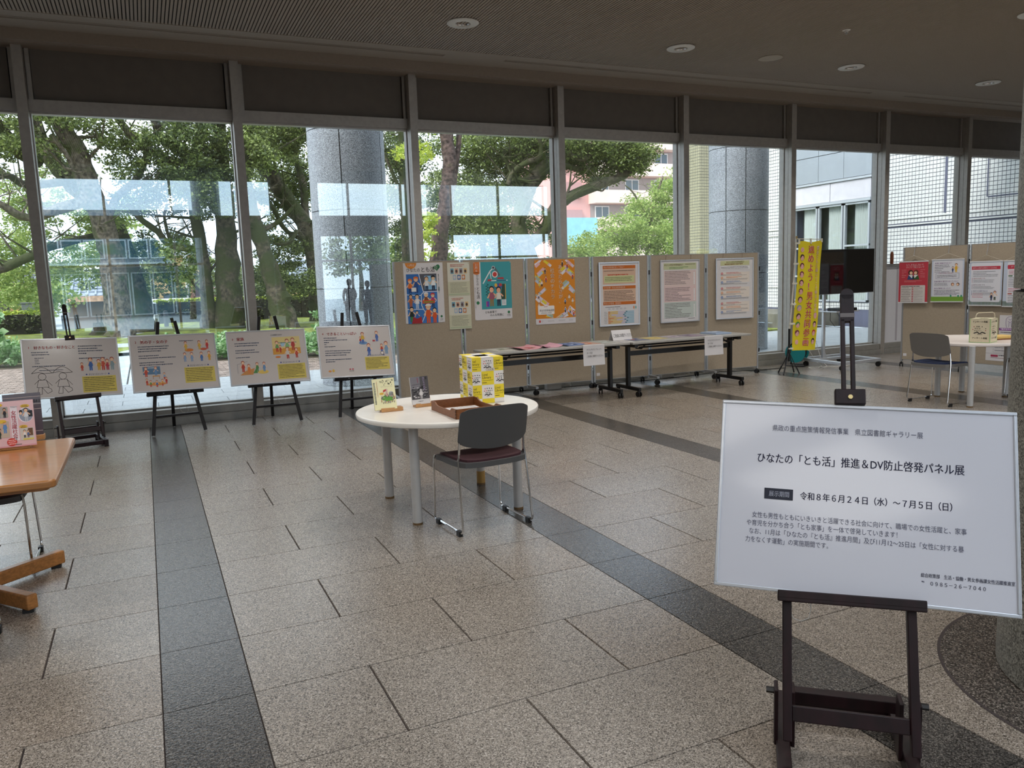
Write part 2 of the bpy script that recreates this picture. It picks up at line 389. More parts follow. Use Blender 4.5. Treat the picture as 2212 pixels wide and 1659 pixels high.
# ---- floor: slab, dark strips and staggered slabs of granite
floor = MB().box(XL, XR, YB, YW - 0.012, -0.25, -0.008).build('floor', M_GROUT, smooth=False)
tag(floor, 'speckled beige granite slab floor crossed by dark granite strips', kind='structure')
STRIPS = [(-4.24, -3.92), (-2.155, -1.833), (-0.071, 0.252), (2.060, 2.370), (4.132, 4.444), (6.215, 6.530), (8.280, 8.600), (10.36, 10.68), (12.44, 12.76), (14.52, 14.84)]
ROWP, ROW0 = 0.5338, 3.040
tile_meshes = {}
def slab_mesh(w, d, m, cut=None):
    key = (round(w, 3), round(d, 3), m.name)
    if key not in tile_meshes:
        b = 0.0015; x, y = w / 2, d / 2; mb = MB()
        mb._add([(-x, -y, -0.008), (x, -y, -0.008), (x, y, -0.008), (-x, y, -0.008), (-x + b, -y + b, 0), (x - b, -y + b, 0), (x - b, y - b, 0), (-x + b, y - b, 0)],
                [(4, 5, 6, 7), (0, 1, 5, 4), (1, 2, 6, 5), (2, 3, 7, 6), (3, 0, 4, 7)])
        tile_meshes[key] = mb.mesh('granite_slab', m, smooth=False)
    return tile_meshes[key]
slabs = []
rows = [(ROW0 + ROWP * k, ROW0 + ROWP * (k + 1)) for k in range(-25, 13)]
bay_edges = [(STRIPS[i][1], STRIPS[i + 1][0]) for i in range(len(STRIPS) - 1)]
def seen(x, y):
    v = Vector((x, y, -CAM_H)); d = v.dot(Fv)
    if d < 0.4: return None
    px, py = 1106 + FPX * v.dot(R2) / d, 829.5 - FPX * v.dot(U2) / d
    return (-260 < px < 2420 and -100 < py < 2050) and 1.0 / (d * d) or None
for ri, (y0, y1) in enumerate(rows):
    k = ri - 25
    y1 = min(y1, YW - 0.013); y0 = max(y0, YB)
    if y1 - y0 < 0.05: continue
    for bi, (a, b) in enumerate(bay_edges):
        q = (b - a) / 4
        joints = [a, a + 2 * q, b] if k % 2 == 0 else [a, a + q, a + 3 * q, b]
        for i in range(len(joints) - 1):
            x0, x1 = joints[i], joints[i + 1]
            g0 = 0.0015 if i == 0 else 0.003; g1 = 0.0015 if i == len(joints) - 2 else 0.003
            slabs.append((x0 + g0, x1 - g1, y0 + 0.0013, y1 - 0.0013, 0 if (bi * 7 + ri * 3 + i * 5) % 3 else 1))
    for (a, b) in STRIPS:
        slabs.append((a + 0.001, b - 0.001, y0 + 0.0008, y1 - 0.0008, 2))
# ring of dark granite round the inner column is laid over the slabs there
CX, CY, CR, RR = 3.245, 1.475, 0.536, 0.74
scored = []
for t in slabs:
    s_ = seen((t[0] + t[1]) / 2, (t[2] + t[3]) / 2)
    scored.append((s_ or 0, t))
scored.sort(key=lambda z: -z[0])
TM = [M_TILE, M_TILE2, M_STRIP]
rest = MB(); nt_ = 0
for s_, (x0, x1, y0, y1, mi) in scored:
    if s_ > 0 and nt_ < 298:
        o = bpy.data.objects.new('granite_slab', slab_mesh(x1 - x0, y1 - y0, TM[mi])); COL.objects.link(o)
        o.parent = floor; o.location = ((x0 + x1) / 2, (y0 + y1) / 2, 0); nt_ += 1
    else:
        rest.box(x0, x1, y0, y1, -0.008, 0, mi, bottom=False)
tag(rest.build('far_granite_slabs', TM, floor, smooth=False, recalc=False), kind='stuff')
ring = MB().lathe([(CR - 0.05, 0.0012), (RR - 0.012, 0.0012)], 72, (CX, CY, 0), 0).lathe([(RR - 0.012, 0.0014), (RR, 0.0014)], 72, (CX, CY, 0), 1)
ring.build('column_ring', [granite('granite_ring', [(0.0, '#1c1a19'), (0.3, '#38332f'), (0.6, '#554d48'), (0.85, '#6d655e'), (1.0, '#958d84')], 210, 0.22, 0.3, 110), M_GROUT], floor)

# ---- ceiling: ribs run towards the glass, plain border with slot diffusers, fascia and ledge
ZC = 4.2
ceil_ = MB().box(XL, XR, 1.0, 9.62, ZC + 0.012, ZC + 0.3).build('ceiling', M_CEILGAP, smooth=False)
tag(ceil_, 'brown ribbed ceiling with a plain border along the glass', kind='structure')
ribs = MB(); x = XL + 0.01
while x < XR:
    ribs._add([(x, 1.0, ZC), (x + 0.0235, 1.0, ZC), (x + 0.0235, 9.06, ZC), (x, 9.06, ZC), (x, 1.0, ZC + 0.011), (x, 9.06, ZC + 0.011), (x + 0.0235, 1.0, ZC + 0.011), (x + 0.0235, 9.06, ZC + 0.011)],
              [(0, 3, 2, 1), (0, 4, 5, 3), (1, 2, 7, 6)]); x += 0.0345
tag(ribs.build('ceiling_rib', M_CEIL, ceil_, smooth=False, recalc=False), kind='stuff')
bd = MB().box(XL, XR, 9.06, 9.235, ZC - 0.004, ZC + 0.012).box(XL, XR, 9.315, 9.62, ZC - 0.004, ZC + 0.012)
SLOTS = [(-6.2, 3.50), (4.28, 10.55), (11.3, 16.1)]
gaps = [(XL, -6.2), (3.50, 4.28), (10.55, 11.3), (16.1, XR)]
for a, b in gaps: bd.box(a, b, 9.235, 9.315, ZC - 0.004, ZC + 0.012)
bd.build('ceiling_border', M_CEIL2, ceil_, smooth=False)
for a, b in SLOTS:
    so = MB().box(a, b, 9.24, 9.247, ZC - 0.006, ZC + 0.01, 0).box(a, b, 9.303, 9.31, ZC - 0.006, ZC + 0.01, 0).box(a, b, 9.268, 9.286, ZC - 0.002, ZC + 0.01, 0).box(a, b, 9.247, 9.303, ZC + 0.012, ZC + 0.03, 1).box(a, a + .01, 9.24, 9.31, ZC - .006, ZC + .01, 0).box(b - .01, b, 9.24, 9.31, ZC - .006, ZC + .01, 0)
    so.build('slot_diffuser', [M_CEIL2, M_DARKGAP], ceil_, smooth=False)
MB().box(XL, XR, 9.60, 9.66, 4.085, ZC + 0.1).build('fascia', M_FASCIA, ceil_, smooth=False)
MB().box(XL, XR, 9.66, 10.03, 4.095, 4.13).box(XL, XR, 9.66, 9.70, 4.075, 4.095).build('ledge', M_FASCIA, ceil_, smooth=False)

# high part of the hall behind the camera: bulkhead, roof with a skylight added for fill light, back and side walls
sk = MB().box(XL, XR, YB, -8.2, 6.6, 6.9).box(XL, XR, -0.6, 1.0, 6.6, 6.9).box(XL, -1.5, -8.2, -0.6, 6.6, 6.9).box(9.5, XR, -8.2, -0.6, 6.6, 6.9)
for k in range(1, 6): sk.box(-1.5 + k * 11 / 6 - .06, -1.5 + k * 11 / 6 + .06, -8.2, -0.6, 6.6, 6.85)
tag(sk.build('roof', M_WALLIN, smooth=False), 'high roof over the hall behind the viewer, long skylight added for fill light', kind='structure')
tag(MB().box(XL, XR, 0.88, 1.0, 4.19, 6.6).build('wall_bulkhead', M_WALLIN, smooth=False), 'plain bulkhead above the low ceiling edge', kind='structure')
tag(MB().box(XL - .2, XL, YB, 9.75, 0, 6.9).build('wall_left', M_WALLIN, smooth=False), 'plain painted wall of the hall, off to the left', kind='structure')
tag(MB().box(XR, XR + .2, YB, 9.75, 0, 6.9).build('wall_right', M_WALLIN, smooth=False), 'plain painted wall of the hall, off to the right', kind='structure')
bw = MB()
bw.box(XL, XR, YB - .2, YB, 5.25, 6.9).box(XL, XR, YB - .2, YB, 3.30, 4.05).box(XL, -2.75, YB - .2, YB, 0, 3.3).box(XL, -2.75, YB - .2, YB, 4.05, 5.25)
bw.box(9.0, 11.2, YB - .2, YB, 0, 3.3).box(2.0, 4.9, YB - .2, YB, 0, 3.3).box(5.25, 6.0, YB - .2, YB, 0, 3.3)
M_DKWALL = mat('#6a665f', 0.8, 0, 'dark_wall_paint', grain=0.05, gscale=6)
wb = tag(bw.build('wall_behind', M_DKWALL, smooth=False), 'wall behind the viewer with clerestory and entrance glazing', kind='structure')
mm = MB()
for k in range(10):
    xx = -0.95 + 2.05 * k
    mm.box(xx - .04, xx + .04, YB - .12, YB - .02, 4.05, 5.25); mm.box(xx - .04, xx + .04, YB - .12, YB - .02, 0, 3.3)
mm.box(-2.75, XR, YB - .12, YB - .02, 2.35, 2.43)
mm.build('mullion', M_ALU, wb, smooth=False)
MB().box(-2.75, XR, YB - .08, YB - .07, 4.05, 5.25).box(-2.75, 9.0, YB - .08, YB - .07, 0, 3.3).build('pane', M_GLASS2, wb, smooth=False)
tag(MB().box(XL, XR, YW - .012, YW, -0.25, -0.02).build('trim_1', M_DARKGAP, smooth=False), 'black shadow gap between floor and window sill', kind='structure')

# ---- window wall
MX = [-7.25, -5.15, -3.07, -0.975, 1.150, 3.262, 5.362, 7.450, 9.535, 11.617, 13.690, 15.78]
def grooved(mb, x):
    mb.box(x - 0.048, x + 0.048, 9.83, 9.90, 0.0, 4.10); mb.box(x - 0.044, x + 0.044, 9.90, 9.905, 0.0, 4.10)
    mb.box(x - 0.048, x + 0.048, 9.905, 9.99, 0.0, 4.10); mb.box(x - 0.060, x + 0.060, 9.99, 10.09, 0.0, 4.10)
for i in range(len(MX) - 1):
    a, b = MX[i], MX[i + 1]
    w = tag(thing('window_%d' % (i + 1), (0, 0, 0)), 'tall fixed window bay with aluminium mullion, head panel and sill', kind='structure')
    mb = MB(); grooved(mb, a); mb.build('mullion', M_ALU, w, smooth=False)
    MB().box(a + .055, b - .055, 10.024, 10.036, 0.19, 3.47).build('pane', M_GLASS, w, smooth=False)
    MB().box(a + .048, b - .048, 9.93, 10.07, 3.455, 3.575).box(a + .048, b - .048, 9.965, 10.06, 3.435, 3.455).build('transom', M_ALU, w, smooth=False)
    MB().box(a + .105, b - .105, 9.985, 10.03, 3.58, 4.10).build('head_panel', M_HEADPANEL, w, smooth=False)
    MB().box(a + .060, a + .100, 9.955, 10.03, 3.575, 4.10).box(b - .092, b - .060, 9.955, 10.03, 3.575, 4.10).build('stile', M_ALU, w, smooth=False)
    MB().box(a + .04, b - .04, 10.035, 10.06, 3.575, 4.10).build('backing', M_DARKGAP, w, smooth=False)
    MB().box(a + .048, b - .048, 9.82, 10.0, -0.01, 0.085).box(a + .048, b - .048, 9.85, 10.1, 0.088, 0.175).box(a + .048, b - .048, 9.99, 10.06, 0.175, 0.195).build('sill', M_SILL, w, smooth=False)
# roof canopy over the outside walk
tag(MB().box(-12, 16.4, 10.1, 10.9, 4.3, 4.75).build('roof_edge', mat('#9b9b98', .8, name='eaves_concrete', grain=.05, gscale=5), smooth=False), 'short concrete eaves above the window wall outside', kind='structure')

# ---- columns
def column(name, x, y, r, m, zt, joints, seams, label, base=False):
    o = tag(thing(name, (x, y, 0)), label, kind='structure')
    z0 = 0.0; hs = joints + [zt]
    for zj in hs:
        g = 0.006 if r > .56 or name else .004
        mb = MB()
        for k, a0 in enumerate(seams):
            a1 = seams[(k + 1) % len(seams)]
            if a1 <= a0: a1 += 360
            n = 12; da = math.degrees(0.008 / r)
            vs = []; fs = []
            for j in range(n + 1):
                t = math.radians(a0 + da + (a1 - a0 - 2 * da) * j / n)
                c_, s_ = math.cos(t), math.sin(t)
                vs += [(r * c_, r * s_, z0 + g), (r * c_, r * s_, zj - g), ((r - .03) * c_, (r - .03) * s_, zj - g), ((r - .03) * c_, (r - .03) * s_, z0 + g)]
            for j in range(n):
                q = j * 4
                for e in range(4): fs.append((q + e, q + 4 + e, q + 4 + (e + 1) % 4, q + (e + 1) % 4))
            fs += [(0, 1, 2, 3), (n * 4 + 3, n * 4 + 2, n * 4 + 1, n * 4)]
            pm = MB()._add(vs, fs); pm.build('cladding_panel', m, o)
        z0 = zj
    MB().cyl((0, 0, 0), (0, 0, zt), r - 0.022, 40).build('core', M_GROUT, o)
    return o
column('column', CX, CY, CR, M_COLIN, ZC, [1.44, 2.9], [10, 100, 190, 280], 'round grey granite column inside, cut by the right edge')
column('column', 2.98, 12.30, 0.572, M_COLOUT, 9.0, [1.47, 2.62, 3.8, 5.2, 6.8], [247.3, 318, 23, 90, 160], 'fat grey granite column outside, behind the fourth easel panel')
column('column', 10.54, 12.30, 0.555, M_COLOUT, 9.0, [1.47, 2.64, 3.8, 5.2, 6.8], [205.5, 243, 330, 50, 130], 'grey granite column outside, left of the yellow banner')
for xx in (-4.6, 18.2):
    column('column', xx, 12.30, 0.56, M_COLOUT, 9.0, [1.47, 2.64, 3.8, 5.2, 6.8], [205.5, 243, 330, 50, 130], 'grey granite column outside beyond the frame')
for xx in (2.4, 5.4, 11.6):
    column('column', xx, -12.2, 0.5, M_COLOUT, 7.0, [1.5, 3.0, 4.5], [45, 135, 225, 315], 'grey granite column outside the entrance behind the viewer')

# ================================================================== OUTSIDE GROUND
M_PAV = granite('paving_stone', [(0.0, '#7f868a'), (0.3, '#989fa3'), (0.7, '#a9afb3'), (1.0, '#babfc2')], 130, 0.5)
M_JOINT = mat('#7c8082', 0.9, 0, 'paving_joint')
M_GRASS = mat('#6f7a2c', 0.95, 0, 'moss_lawn', grain=0.5, gscale=2.5, bump=0.5, bscale=30)
M_SOIL = mat('#4f4334', 0.95, 0, 'soil', grain=0.3, gscale=4)
M_BRICK = mat('#8a7a6f', 0.9, 0, 'brick_paver', grain=0.3, gscale=7)
ground = MB().box(-60, 60, 10.1, 40.0, -0.9, -0.03).build('ground', M_SOIL, smooth=False)
tag(ground, 'ground of the park outside the windows', kind='structure')
tag(MB().box(-60, 60, -60, YB - .2, -0.3, -0.02).build('forecourt', M_PAV, smooth=False), 'paved forecourt behind the viewer', kind='structure')
pv = tag(MB().box(-10, 16.5, 10.11, 14.4, -0.03, -0.012).build('pavement', M_JOINT, smooth=False), 'pale stone paving outside along the windows', kind='structure')
np_ = 0; restp = MB()
yy = 10.12; r = 0
while yy < 14.3:
    xx = -9.4 + (0.45 if r % 2 else 0)
    while xx < 16.2:
        x0, x1, y0, y1 = xx + .003, xx + .897, yy + .003, yy + .447
        if seen((x0 + x1) / 2, (y0 + y1) / 2) and np_ < 280:
            o = bpy.data.objects.new('paving_slab', slab_mesh(x1 - x0, y1 - y0, M_PAV)); COL.objects.link(o); o.parent = pv
            o.location = ((x0 + x1) / 2, (y0 + y1) / 2, 0); np_ += 1
        else: restp.box(x0, x1, y0, y1, -.012, 0, bottom=False)
        xx += .9
    yy += .45; r += 1
tag(restp.build('far_paving_slabs', M_PAV, pv, smooth=False), kind='stuff')
# wide plaza to the right, path to the street
tag(MB().box(8.8, 16.4, 14.4, 15.2, -.03, -.004).build('plaza', M_PAV, smooth=False), 'pale paving continuing beside the tiled wing', kind='structure')
pth = MB()
yy = 14.45
while yy < 46: pth.box(-1.05, -.40, yy, yy + .88, -.03, .005); pth.box(-.37, .28, yy, yy + .88, -.03, .005); yy += .9
tag(pth.build('path', mat('#aab4bb', .6, name='path_stone', grain=.08, gscale=3), smooth=False), 'pale stone path leading out to the street', kind='structure')
# brick strip (each brick real, joined)
bk = MB(); rnd = random.Random(5)
yy = 14.45
while yy < 19.4:
    off = 0.1 * (int(yy / .1) % 2); x = -9 + off
    while x < 13.5:
        lim = 16.35 - (x - 4) * .53 if x < 4 else 16.35 - (x - 4) * .25
        if yy < lim and not (-1.1 < x < .3): bk.box(x + .004, x + .192, yy + .004, yy + .092, -.03, rnd.uniform(-.004, .003), bottom=False)
        x += .2
    yy += .1
bp_ = bk.build('brick_paving', M_BRICK, smooth=False, recalc=False)
tag(bp_, 'strip of brown brick paving between slabs and planting bed', kind='stuff')
lawn = MB()
ni, nj = 60, 26
vs = []
for j in range(nj + 1):
    for i in range(ni + 1):
        x = -30 + 62 * i / ni; y = 21.0 + 17.5 * j / nj
        vs.append((x, y, 0.02 + 0.05 * math.sin(x * 1.3 + y) + 0.04 * math.sin(y * 1.9 - x * .4)))
lawn._add(vs, [(j * (ni + 1) + i, j * (ni + 1) + i + 1, (j + 1) * (ni + 1) + i + 1, (j + 1) * (ni + 1) + i) for j in range(nj) for i in range(ni)])
tag(lawn.build('lawn', M_GRASS), 'mossy yellow-green lawn under the big trees', kind='structure')
tag(MB().box(-60, 60, 40.0, 120, -.9, -.70).build('street', mat('#8d9194', .9, name='asphalt', grain=.1, gscale=3), smooth=False), 'grey street beyond the hedge', kind='structure')

# ================================================================== TREES AND PLANTS
rng = np.random.default_rng(11)
def leaves_obj(name, clumps, size, m, parent, per=90, flat=0.6, droop=0.3):
    """clumps: (n,4) centre + radius. Every leaf a folded-free rhomb of its own"""
    n = len(clumps) * per
    c = np.repeat(clumps[:, :3], per, 0); r = np.repeat(clumps[:, 3], per)
    d = rng.normal(size=(n, 3)); d /= np.linalg.norm(d, axis=1)[:, None]
    rad = r * rng.random(n) ** 0.45
    p = c + d * rad[:, None] * np.array([1, 1, flat])
    a = rng.normal(size=(n, 3)); a[:, 2] = a[:, 2] * .6 - droop; a /= np.linalg.norm(a, axis=1)[:, None]
    q = rng.normal(size=(n, 3)); b = np.cross(a, q); b /= np.linalg.norm(b, axis=1)[:, None]
    L = size * rng.uniform(.6, 1.25, n)[:, None]; W = L * .5
    v = np.empty((n, 4, 3), 'f'); v[:, 0] = p - a * L * .5; v[:, 1] = p + b * W * .5; v[:, 2] = p + a * L * .5; v[:, 3] = p - b * W * .5
    me = bpy.data.meshes.new(name); me.vertices.add(4 * n); me.vertices.foreach_set('co', v.ravel())
    me.loops.add(4 * n); me.loops.foreach_set('vertex_index', np.arange(4 * n, dtype='i'))
    me.polygons.add(n); me.polygons.foreach_set('loop_start', np.arange(0, 4 * n, 4, dtype='i')); me.polygons.foreach_set('loop_total', np.full(n, 4, 'i'))
    me.materials.append(m); me.update(calc_edges=True)
    o = bpy.data.objects.new(name, me); COL.objects.link(o)
    if parent: o.parent = parent
    return tag(o, kind='stuff')
def scatter(ells, rlo=.25, rhi=.6):
    out = []
    for (x, y, z, rx, ry, rz), n in ells:
        for _ in range(n):
            d = rng.normal(size=3); d /= np.linalg.norm(d); k = rng.random() ** .4
            out.append((x + d[0] * rx * k, y + d[1] * ry * k, max(.3, z + d[2] * rz * k), rng.uniform(rlo, rhi)))
    return np.array(out)
LEAF_MID = leafmat('leaf_camphor', [(0.0, '#3f4a24'), (0.35, '#5f6f38'), (0.7, '#7f8f4c'), (0.93, '#a6b46c'), (1.0, '#ccd492')])
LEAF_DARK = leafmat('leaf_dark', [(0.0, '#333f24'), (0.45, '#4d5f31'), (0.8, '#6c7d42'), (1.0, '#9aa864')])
LEAF_LIGHT = leafmat('leaf_bright', [(0.0, '#6f8a3c'), (0.4, '#8da552'), (0.8, '#acc06c'), (1.0, '#d2d88c')], tr=.45)
LEAF_YEL = leafmat('leaf_young', [(0.0, '#93ad3a'), (1.0, '#d4da66')], tr=.45)
LEAF_SHRUB = leafmat('leaf_shrub', [(0.0, '#5f8a4c'), (0.5, '#84ad6e'), (1.0, '#b9d0a4')], rough=.3)
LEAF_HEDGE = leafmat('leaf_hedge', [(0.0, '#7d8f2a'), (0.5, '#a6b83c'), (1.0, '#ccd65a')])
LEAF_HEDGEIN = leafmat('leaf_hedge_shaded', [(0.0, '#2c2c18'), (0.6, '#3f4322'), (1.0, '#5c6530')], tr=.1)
BARK_MOSS = barkmat('bark_mossy', '#2a241b', '#6a604e', '#383f1a', 0.5)
BARK_GREY = barkmat('bark_mottled', '#3a3126', '#85796a', '#454d22', 0.25)
BARK_FIB = barkmat('bark_fibrous', '#2b201d', '#6a5650', '#4a4a2a', 0.05)

TREE_PATHS = {'mossy_a': [[(-0.82, 30, 0.09, 0.534), (-0.87, 30, 1.37, 0.406), (-0.85, 30, 2.61, 0.372), (-0.98, 30, 3.53, 0.37), (-1.25, 30, 4.73, 0.336), (-1.51, 30, 5.91, 0.302), (-1.86, 30, 6.7, 0.269), (-2.18, 30, 7.4, 0.252), (-2.58, 30, 8.58, 0.205)],
 [(-1.26, 30, 4.58, 0.183), (-2.19, 29.5, 4.23, 0.178), (-3.06, 29, 3.9, 0.129), (-3.69, 28.5, 4.27, 0.097), (-4.26, 28, 4.75, 0.067)],
 [(-2.22, 29.5, 6.52, 0.073), (-1.78, 29.5, 5.75, 0.074), (-1.65, 29.5, 5.11, 0.074)],
 [(-0.98, 30, 3.53, 0.139), (-0.59, 30.5, 4.64, 0.125), (0.2, 31, 5.48, 0.112), (0.76, 31.5, 6.83, 0.082), (1.63, 32, 7.92, 0.067)]],
 'mossy_b': [[(-0.11, 32.5, -0.08, 0.517), (-0.19, 32.5, 1.16, 0.41), (-0.39, 32.5, 2.35, 0.339), (-0.65, 32.5, 3.69, 0.319), (-1.38, 32.5, 4.67, 0.331), (-2.03, 32.5, 5.47, 0.326), (-2.53, 32.5, 6.24, 0.291), (-2.8, 32.5, 7.01, 0.208), (-2.99, 32.5, 7.85, 0.191), (-3.24, 32.5, 8.83, 0.158)],
 [(-2.85, 29, 2.9, 0.13), (-3.05, 29, 2.74, 0.144), (-3.53, 29, 2.52, 0.144), (-3.96, 29, 2.33, 0.128), (-4.58, 29, 2.1, 0.085)],
 [(-2.76, 31, 5.87, 0.184), (-3.23, 30.5, 6.08, 0.209), (-3.64, 30, 6.76, 0.203), (-4.07, 30, 7.37, 0.172)],
 [(-0.65, 32.5, 3.69, 0.134), (-1.99, 31.0, 3.29, 0.126), (-2.85, 29.0, 2.9, 0.13)],
 [(-0.45, 30, 7.49, 0.122), (0.16, 30, 6.56, 0.124), (0.83, 30, 6.13, 0.11), (1.67, 30, 5.69, 0.064)],
 [(-2.0, 32, 5.4, 0.145), (-3.22, 31.5, 5.17, 0.124), (-3.66, 31, 5.4, 0.106), (-4.13, 30.6, 5.27, 0.089)]],
 'twin': [[(2.82, 31, -0.1, 0.583), (2.84, 31, 1.89, 0.442), (2.94, 31, 3.89, 0.354), (2.94, 31, 5.54, 0.284), (2.96, 31, 6.83, 0.249), (2.99, 31, 8.12, 0.215), (3.08, 31, 9.7, 0.164)],
 [(2.05, 31, -0.07, 0.305), (2.1, 31, 1.58, 0.219), (2.02, 31, 2.91, 0.201), (1.91, 31, 4.38, 0.215), (1.92, 31, 5.51, 0.198), (2.26, 31, 6.81, 0.198), (2.49, 31, 7.77, 0.181), (2.65, 31, 9.67, 0.147)],
 [(2.02, 31, 2.91, 0.134), (1.02, 30.6, 3.07, 0.114), (0.61, 30.3, 3.53, 0.112), (0.07, 30, 3.98, 0.094), (-0.24, 29.7, 4.41, 0.061)],
 [(1.93, 31, 4.71, 0.199), (1.74, 30.7, 6.26, 0.178), (1.03, 30.4, 6.66, 0.143), (0.8, 30, 7.41, 0.14), (0.48, 29.6, 8.56, 0.091)],
 [(1.02, 30.6, 3.07, 0.065), (0.88, 30.6, 4.03, 0.048), (1.02, 30.6, 4.5, 0.032)],
 [(2.97, 31, 4.39, 0.135), (3.6, 31.4, 5.27, 0.12), (3.98, 31.8, 6.5, 0.104), (4.04, 32.2, 7.75, 0.087)]],
 'leaning': [[(6.12, 32, -0.03, 0.277), (6.16, 32, 1.8, 0.238), (6.13, 32, 3.06, 0.255), (5.97, 32, 3.78, 0.308), (5.59, 32, 4.42, 0.324), (4.93, 32, 5.48, 0.301), (4.33, 32, 6.41, 0.298), (3.98, 32, 7.21, 0.243), (3.64, 32, 8.19, 0.207), (3.32, 32, 9.33, 0.17)],
 [(3.9, 31, 5.47, 0.119), (4.05, 31, 6.38, 0.152), (5.0, 31, 7.03, 0.137), (5.44, 31, 7.43, 0.12), (6.11, 31, 7.21, 0.104), (6.73, 31, 7.57, 0.07)],
 [(4.62, 31.5, 6.21, 0.069), (5.04, 31.5, 6.57, 0.07), (5.67, 31.5, 6.77, 0.07), (6.28, 31.5, 7.13, 0.053)],
 [(6.02, 32, 3.24, 0.091), (5.18, 31.6, 3.58, 0.089), (4.67, 31.2, 4.41, 0.087), (4.41, 31, 4.73, 0.051)],
 [(6.13, 32, 2.52, 0.091), (5.62, 31.6, 3.58, 0.089), (5.17, 31.2, 3.12, 0.07), (4.54, 31, 3.09, 0.035)],
 [(5.97, 32, 3.78, 0.163), (6.08, 32.5, 5.43, 0.146), (5.98, 33, 6.57, 0.111), (6.34, 33.5, 7.92, 0.093)]],
 'bent': [[(4.55, 29.5, -0.1, 0.57), (4.41, 29.5, 0.83, 0.416), (4.26, 29.5, 1.72, 0.331), (4.02, 29.5, 2.73, 0.263), (3.75, 29.5, 3.78, 0.277), (3.59, 29.5, 4.73, 0.242), (3.45, 29.5, 5.98, 0.192), (3.41, 29.5, 7.37, 0.159)],
 [(3.88, 29.5, 3.45, 0.098), (4.54, 29.5, 3.77, 0.082), (5.23, 29.5, 4.42, 0.05)]],
 'fibrous': [[(7.72, 22, -0.1, 0.327), (7.78, 22, 1.34, 0.27), (7.84, 22, 2.19, 0.242), (8.0, 22, 3.19, 0.228), (8.2, 22, 3.98, 0.214), (8.29, 22, 4.76, 0.2), (8.26, 22, 5.67, 0.186), (8.25, 22, 6.81, 0.171), (8.24, 22, 8.07, 0.157)],
 [(8.33, 22, 3.98, 0.067), (8.47, 22, 4.55, 0.08), (8.66, 22, 5.73, 0.08), (8.82, 22, 6.85, 0.066)],
 [(7.89, 22, 2.93, 0.107), (7.64, 22, 3.06, 0.093), (7.48, 22, 3.16, 0.08)]],
 'arching': [[(13.83, 27, -0.1, 0.532), (13.5, 27, 1.15, 0.42), (13.07, 27, 2.54, 0.346), (12.82, 27, 3.56, 0.274), (13.14, 27, 4.4, 0.292), (13.45, 27, 5.07, 0.292), (14.14, 27, 5.68, 0.242), (15.04, 27, 6.13, 0.21), (15.86, 27, 6.67, 0.141)],
 [(13.17, 27, 2.71, 0.225), (13.71, 26.7, 3.19, 0.241), (14.07, 26.4, 4.01, 0.239), (14.55, 26.2, 4.41, 0.205), (15.63, 26, 4.82, 0.189), (16.72, 25.8, 5.19, 0.139), (17.52, 25.6, 5.74, 0.069)],
 [(12.17, 26.5, 4.83, 0.083), (12.46, 26.5, 5.32, 0.083), (13.03, 26.5, 5.66, 0.101), (13.51, 26.5, 5.84, 0.084), (13.58, 26.5, 6.33, 0.067), (13.35, 26.5, 6.73, 0.05)],
 [(13.35, 26.8, 5.05, 0.119), (12.59, 26.8, 5.03, 0.101), (12.31, 26.8, 4.86, 0.084)],
 [(14.17, 26.5, 5.69, 0.102), (15.14, 26.5, 5.47, 0.104), (16.15, 26.5, 5.71, 0.07)],
 [(14.48, 26, 5.96, 0.101), (15.06, 26, 5.73, 0.085), (15.66, 26, 6.16, 0.086), (16.06, 26, 6.21, 0.052)],
 [(13.28, 27.3, 4.43, 0.121), (12.57, 27.3, 5.76, 0.102), (12.49, 27.3, 6.09, 0.102), (13.44, 27.3, 6.29, 0.103), (14.63, 27.3, 6.67, 0.07)]],
 'shaded': [[(10.37, 33, -0.1, 0.22), (10.31, 33, 2.46, 0.178), (10.34, 33, 5.17, 0.157), (10.39, 33, 7.64, 0.155), (10.45, 33, 9.33, 0.135)],
 [(10.35, 33, 4.98, 0.078), (9.94, 33, 5.93, 0.078), (9.59, 33, 6.86, 0.058)],
 [(13.94, 33, 0.74, 0.146), (13.85, 33, 4.01, 0.123), (13.77, 33, 5.81, 0.102), (13.74, 33, 6.6, 0.061), (13.34, 33, 7.37, 0.04), (13.25, 33, 7.76, 0.04)],
 [(13.77, 33, 5.81, 0.061), (14.41, 33, 6.62, 0.061), (15.11, 33, 7.24, 0.041)]],
 'young': [[(26.12, 38, 0.2, 0.132), (26.03, 38, 2.8, 0.105), (26.5, 38, 5.12, 0.078), (27.15, 38, 6.91, 0.052)],
 [(26.24, 38, 4.35, 0.052), (25.22, 38, 5.87, 0.051), (24.62, 38, 6.36, 0.026)]]}
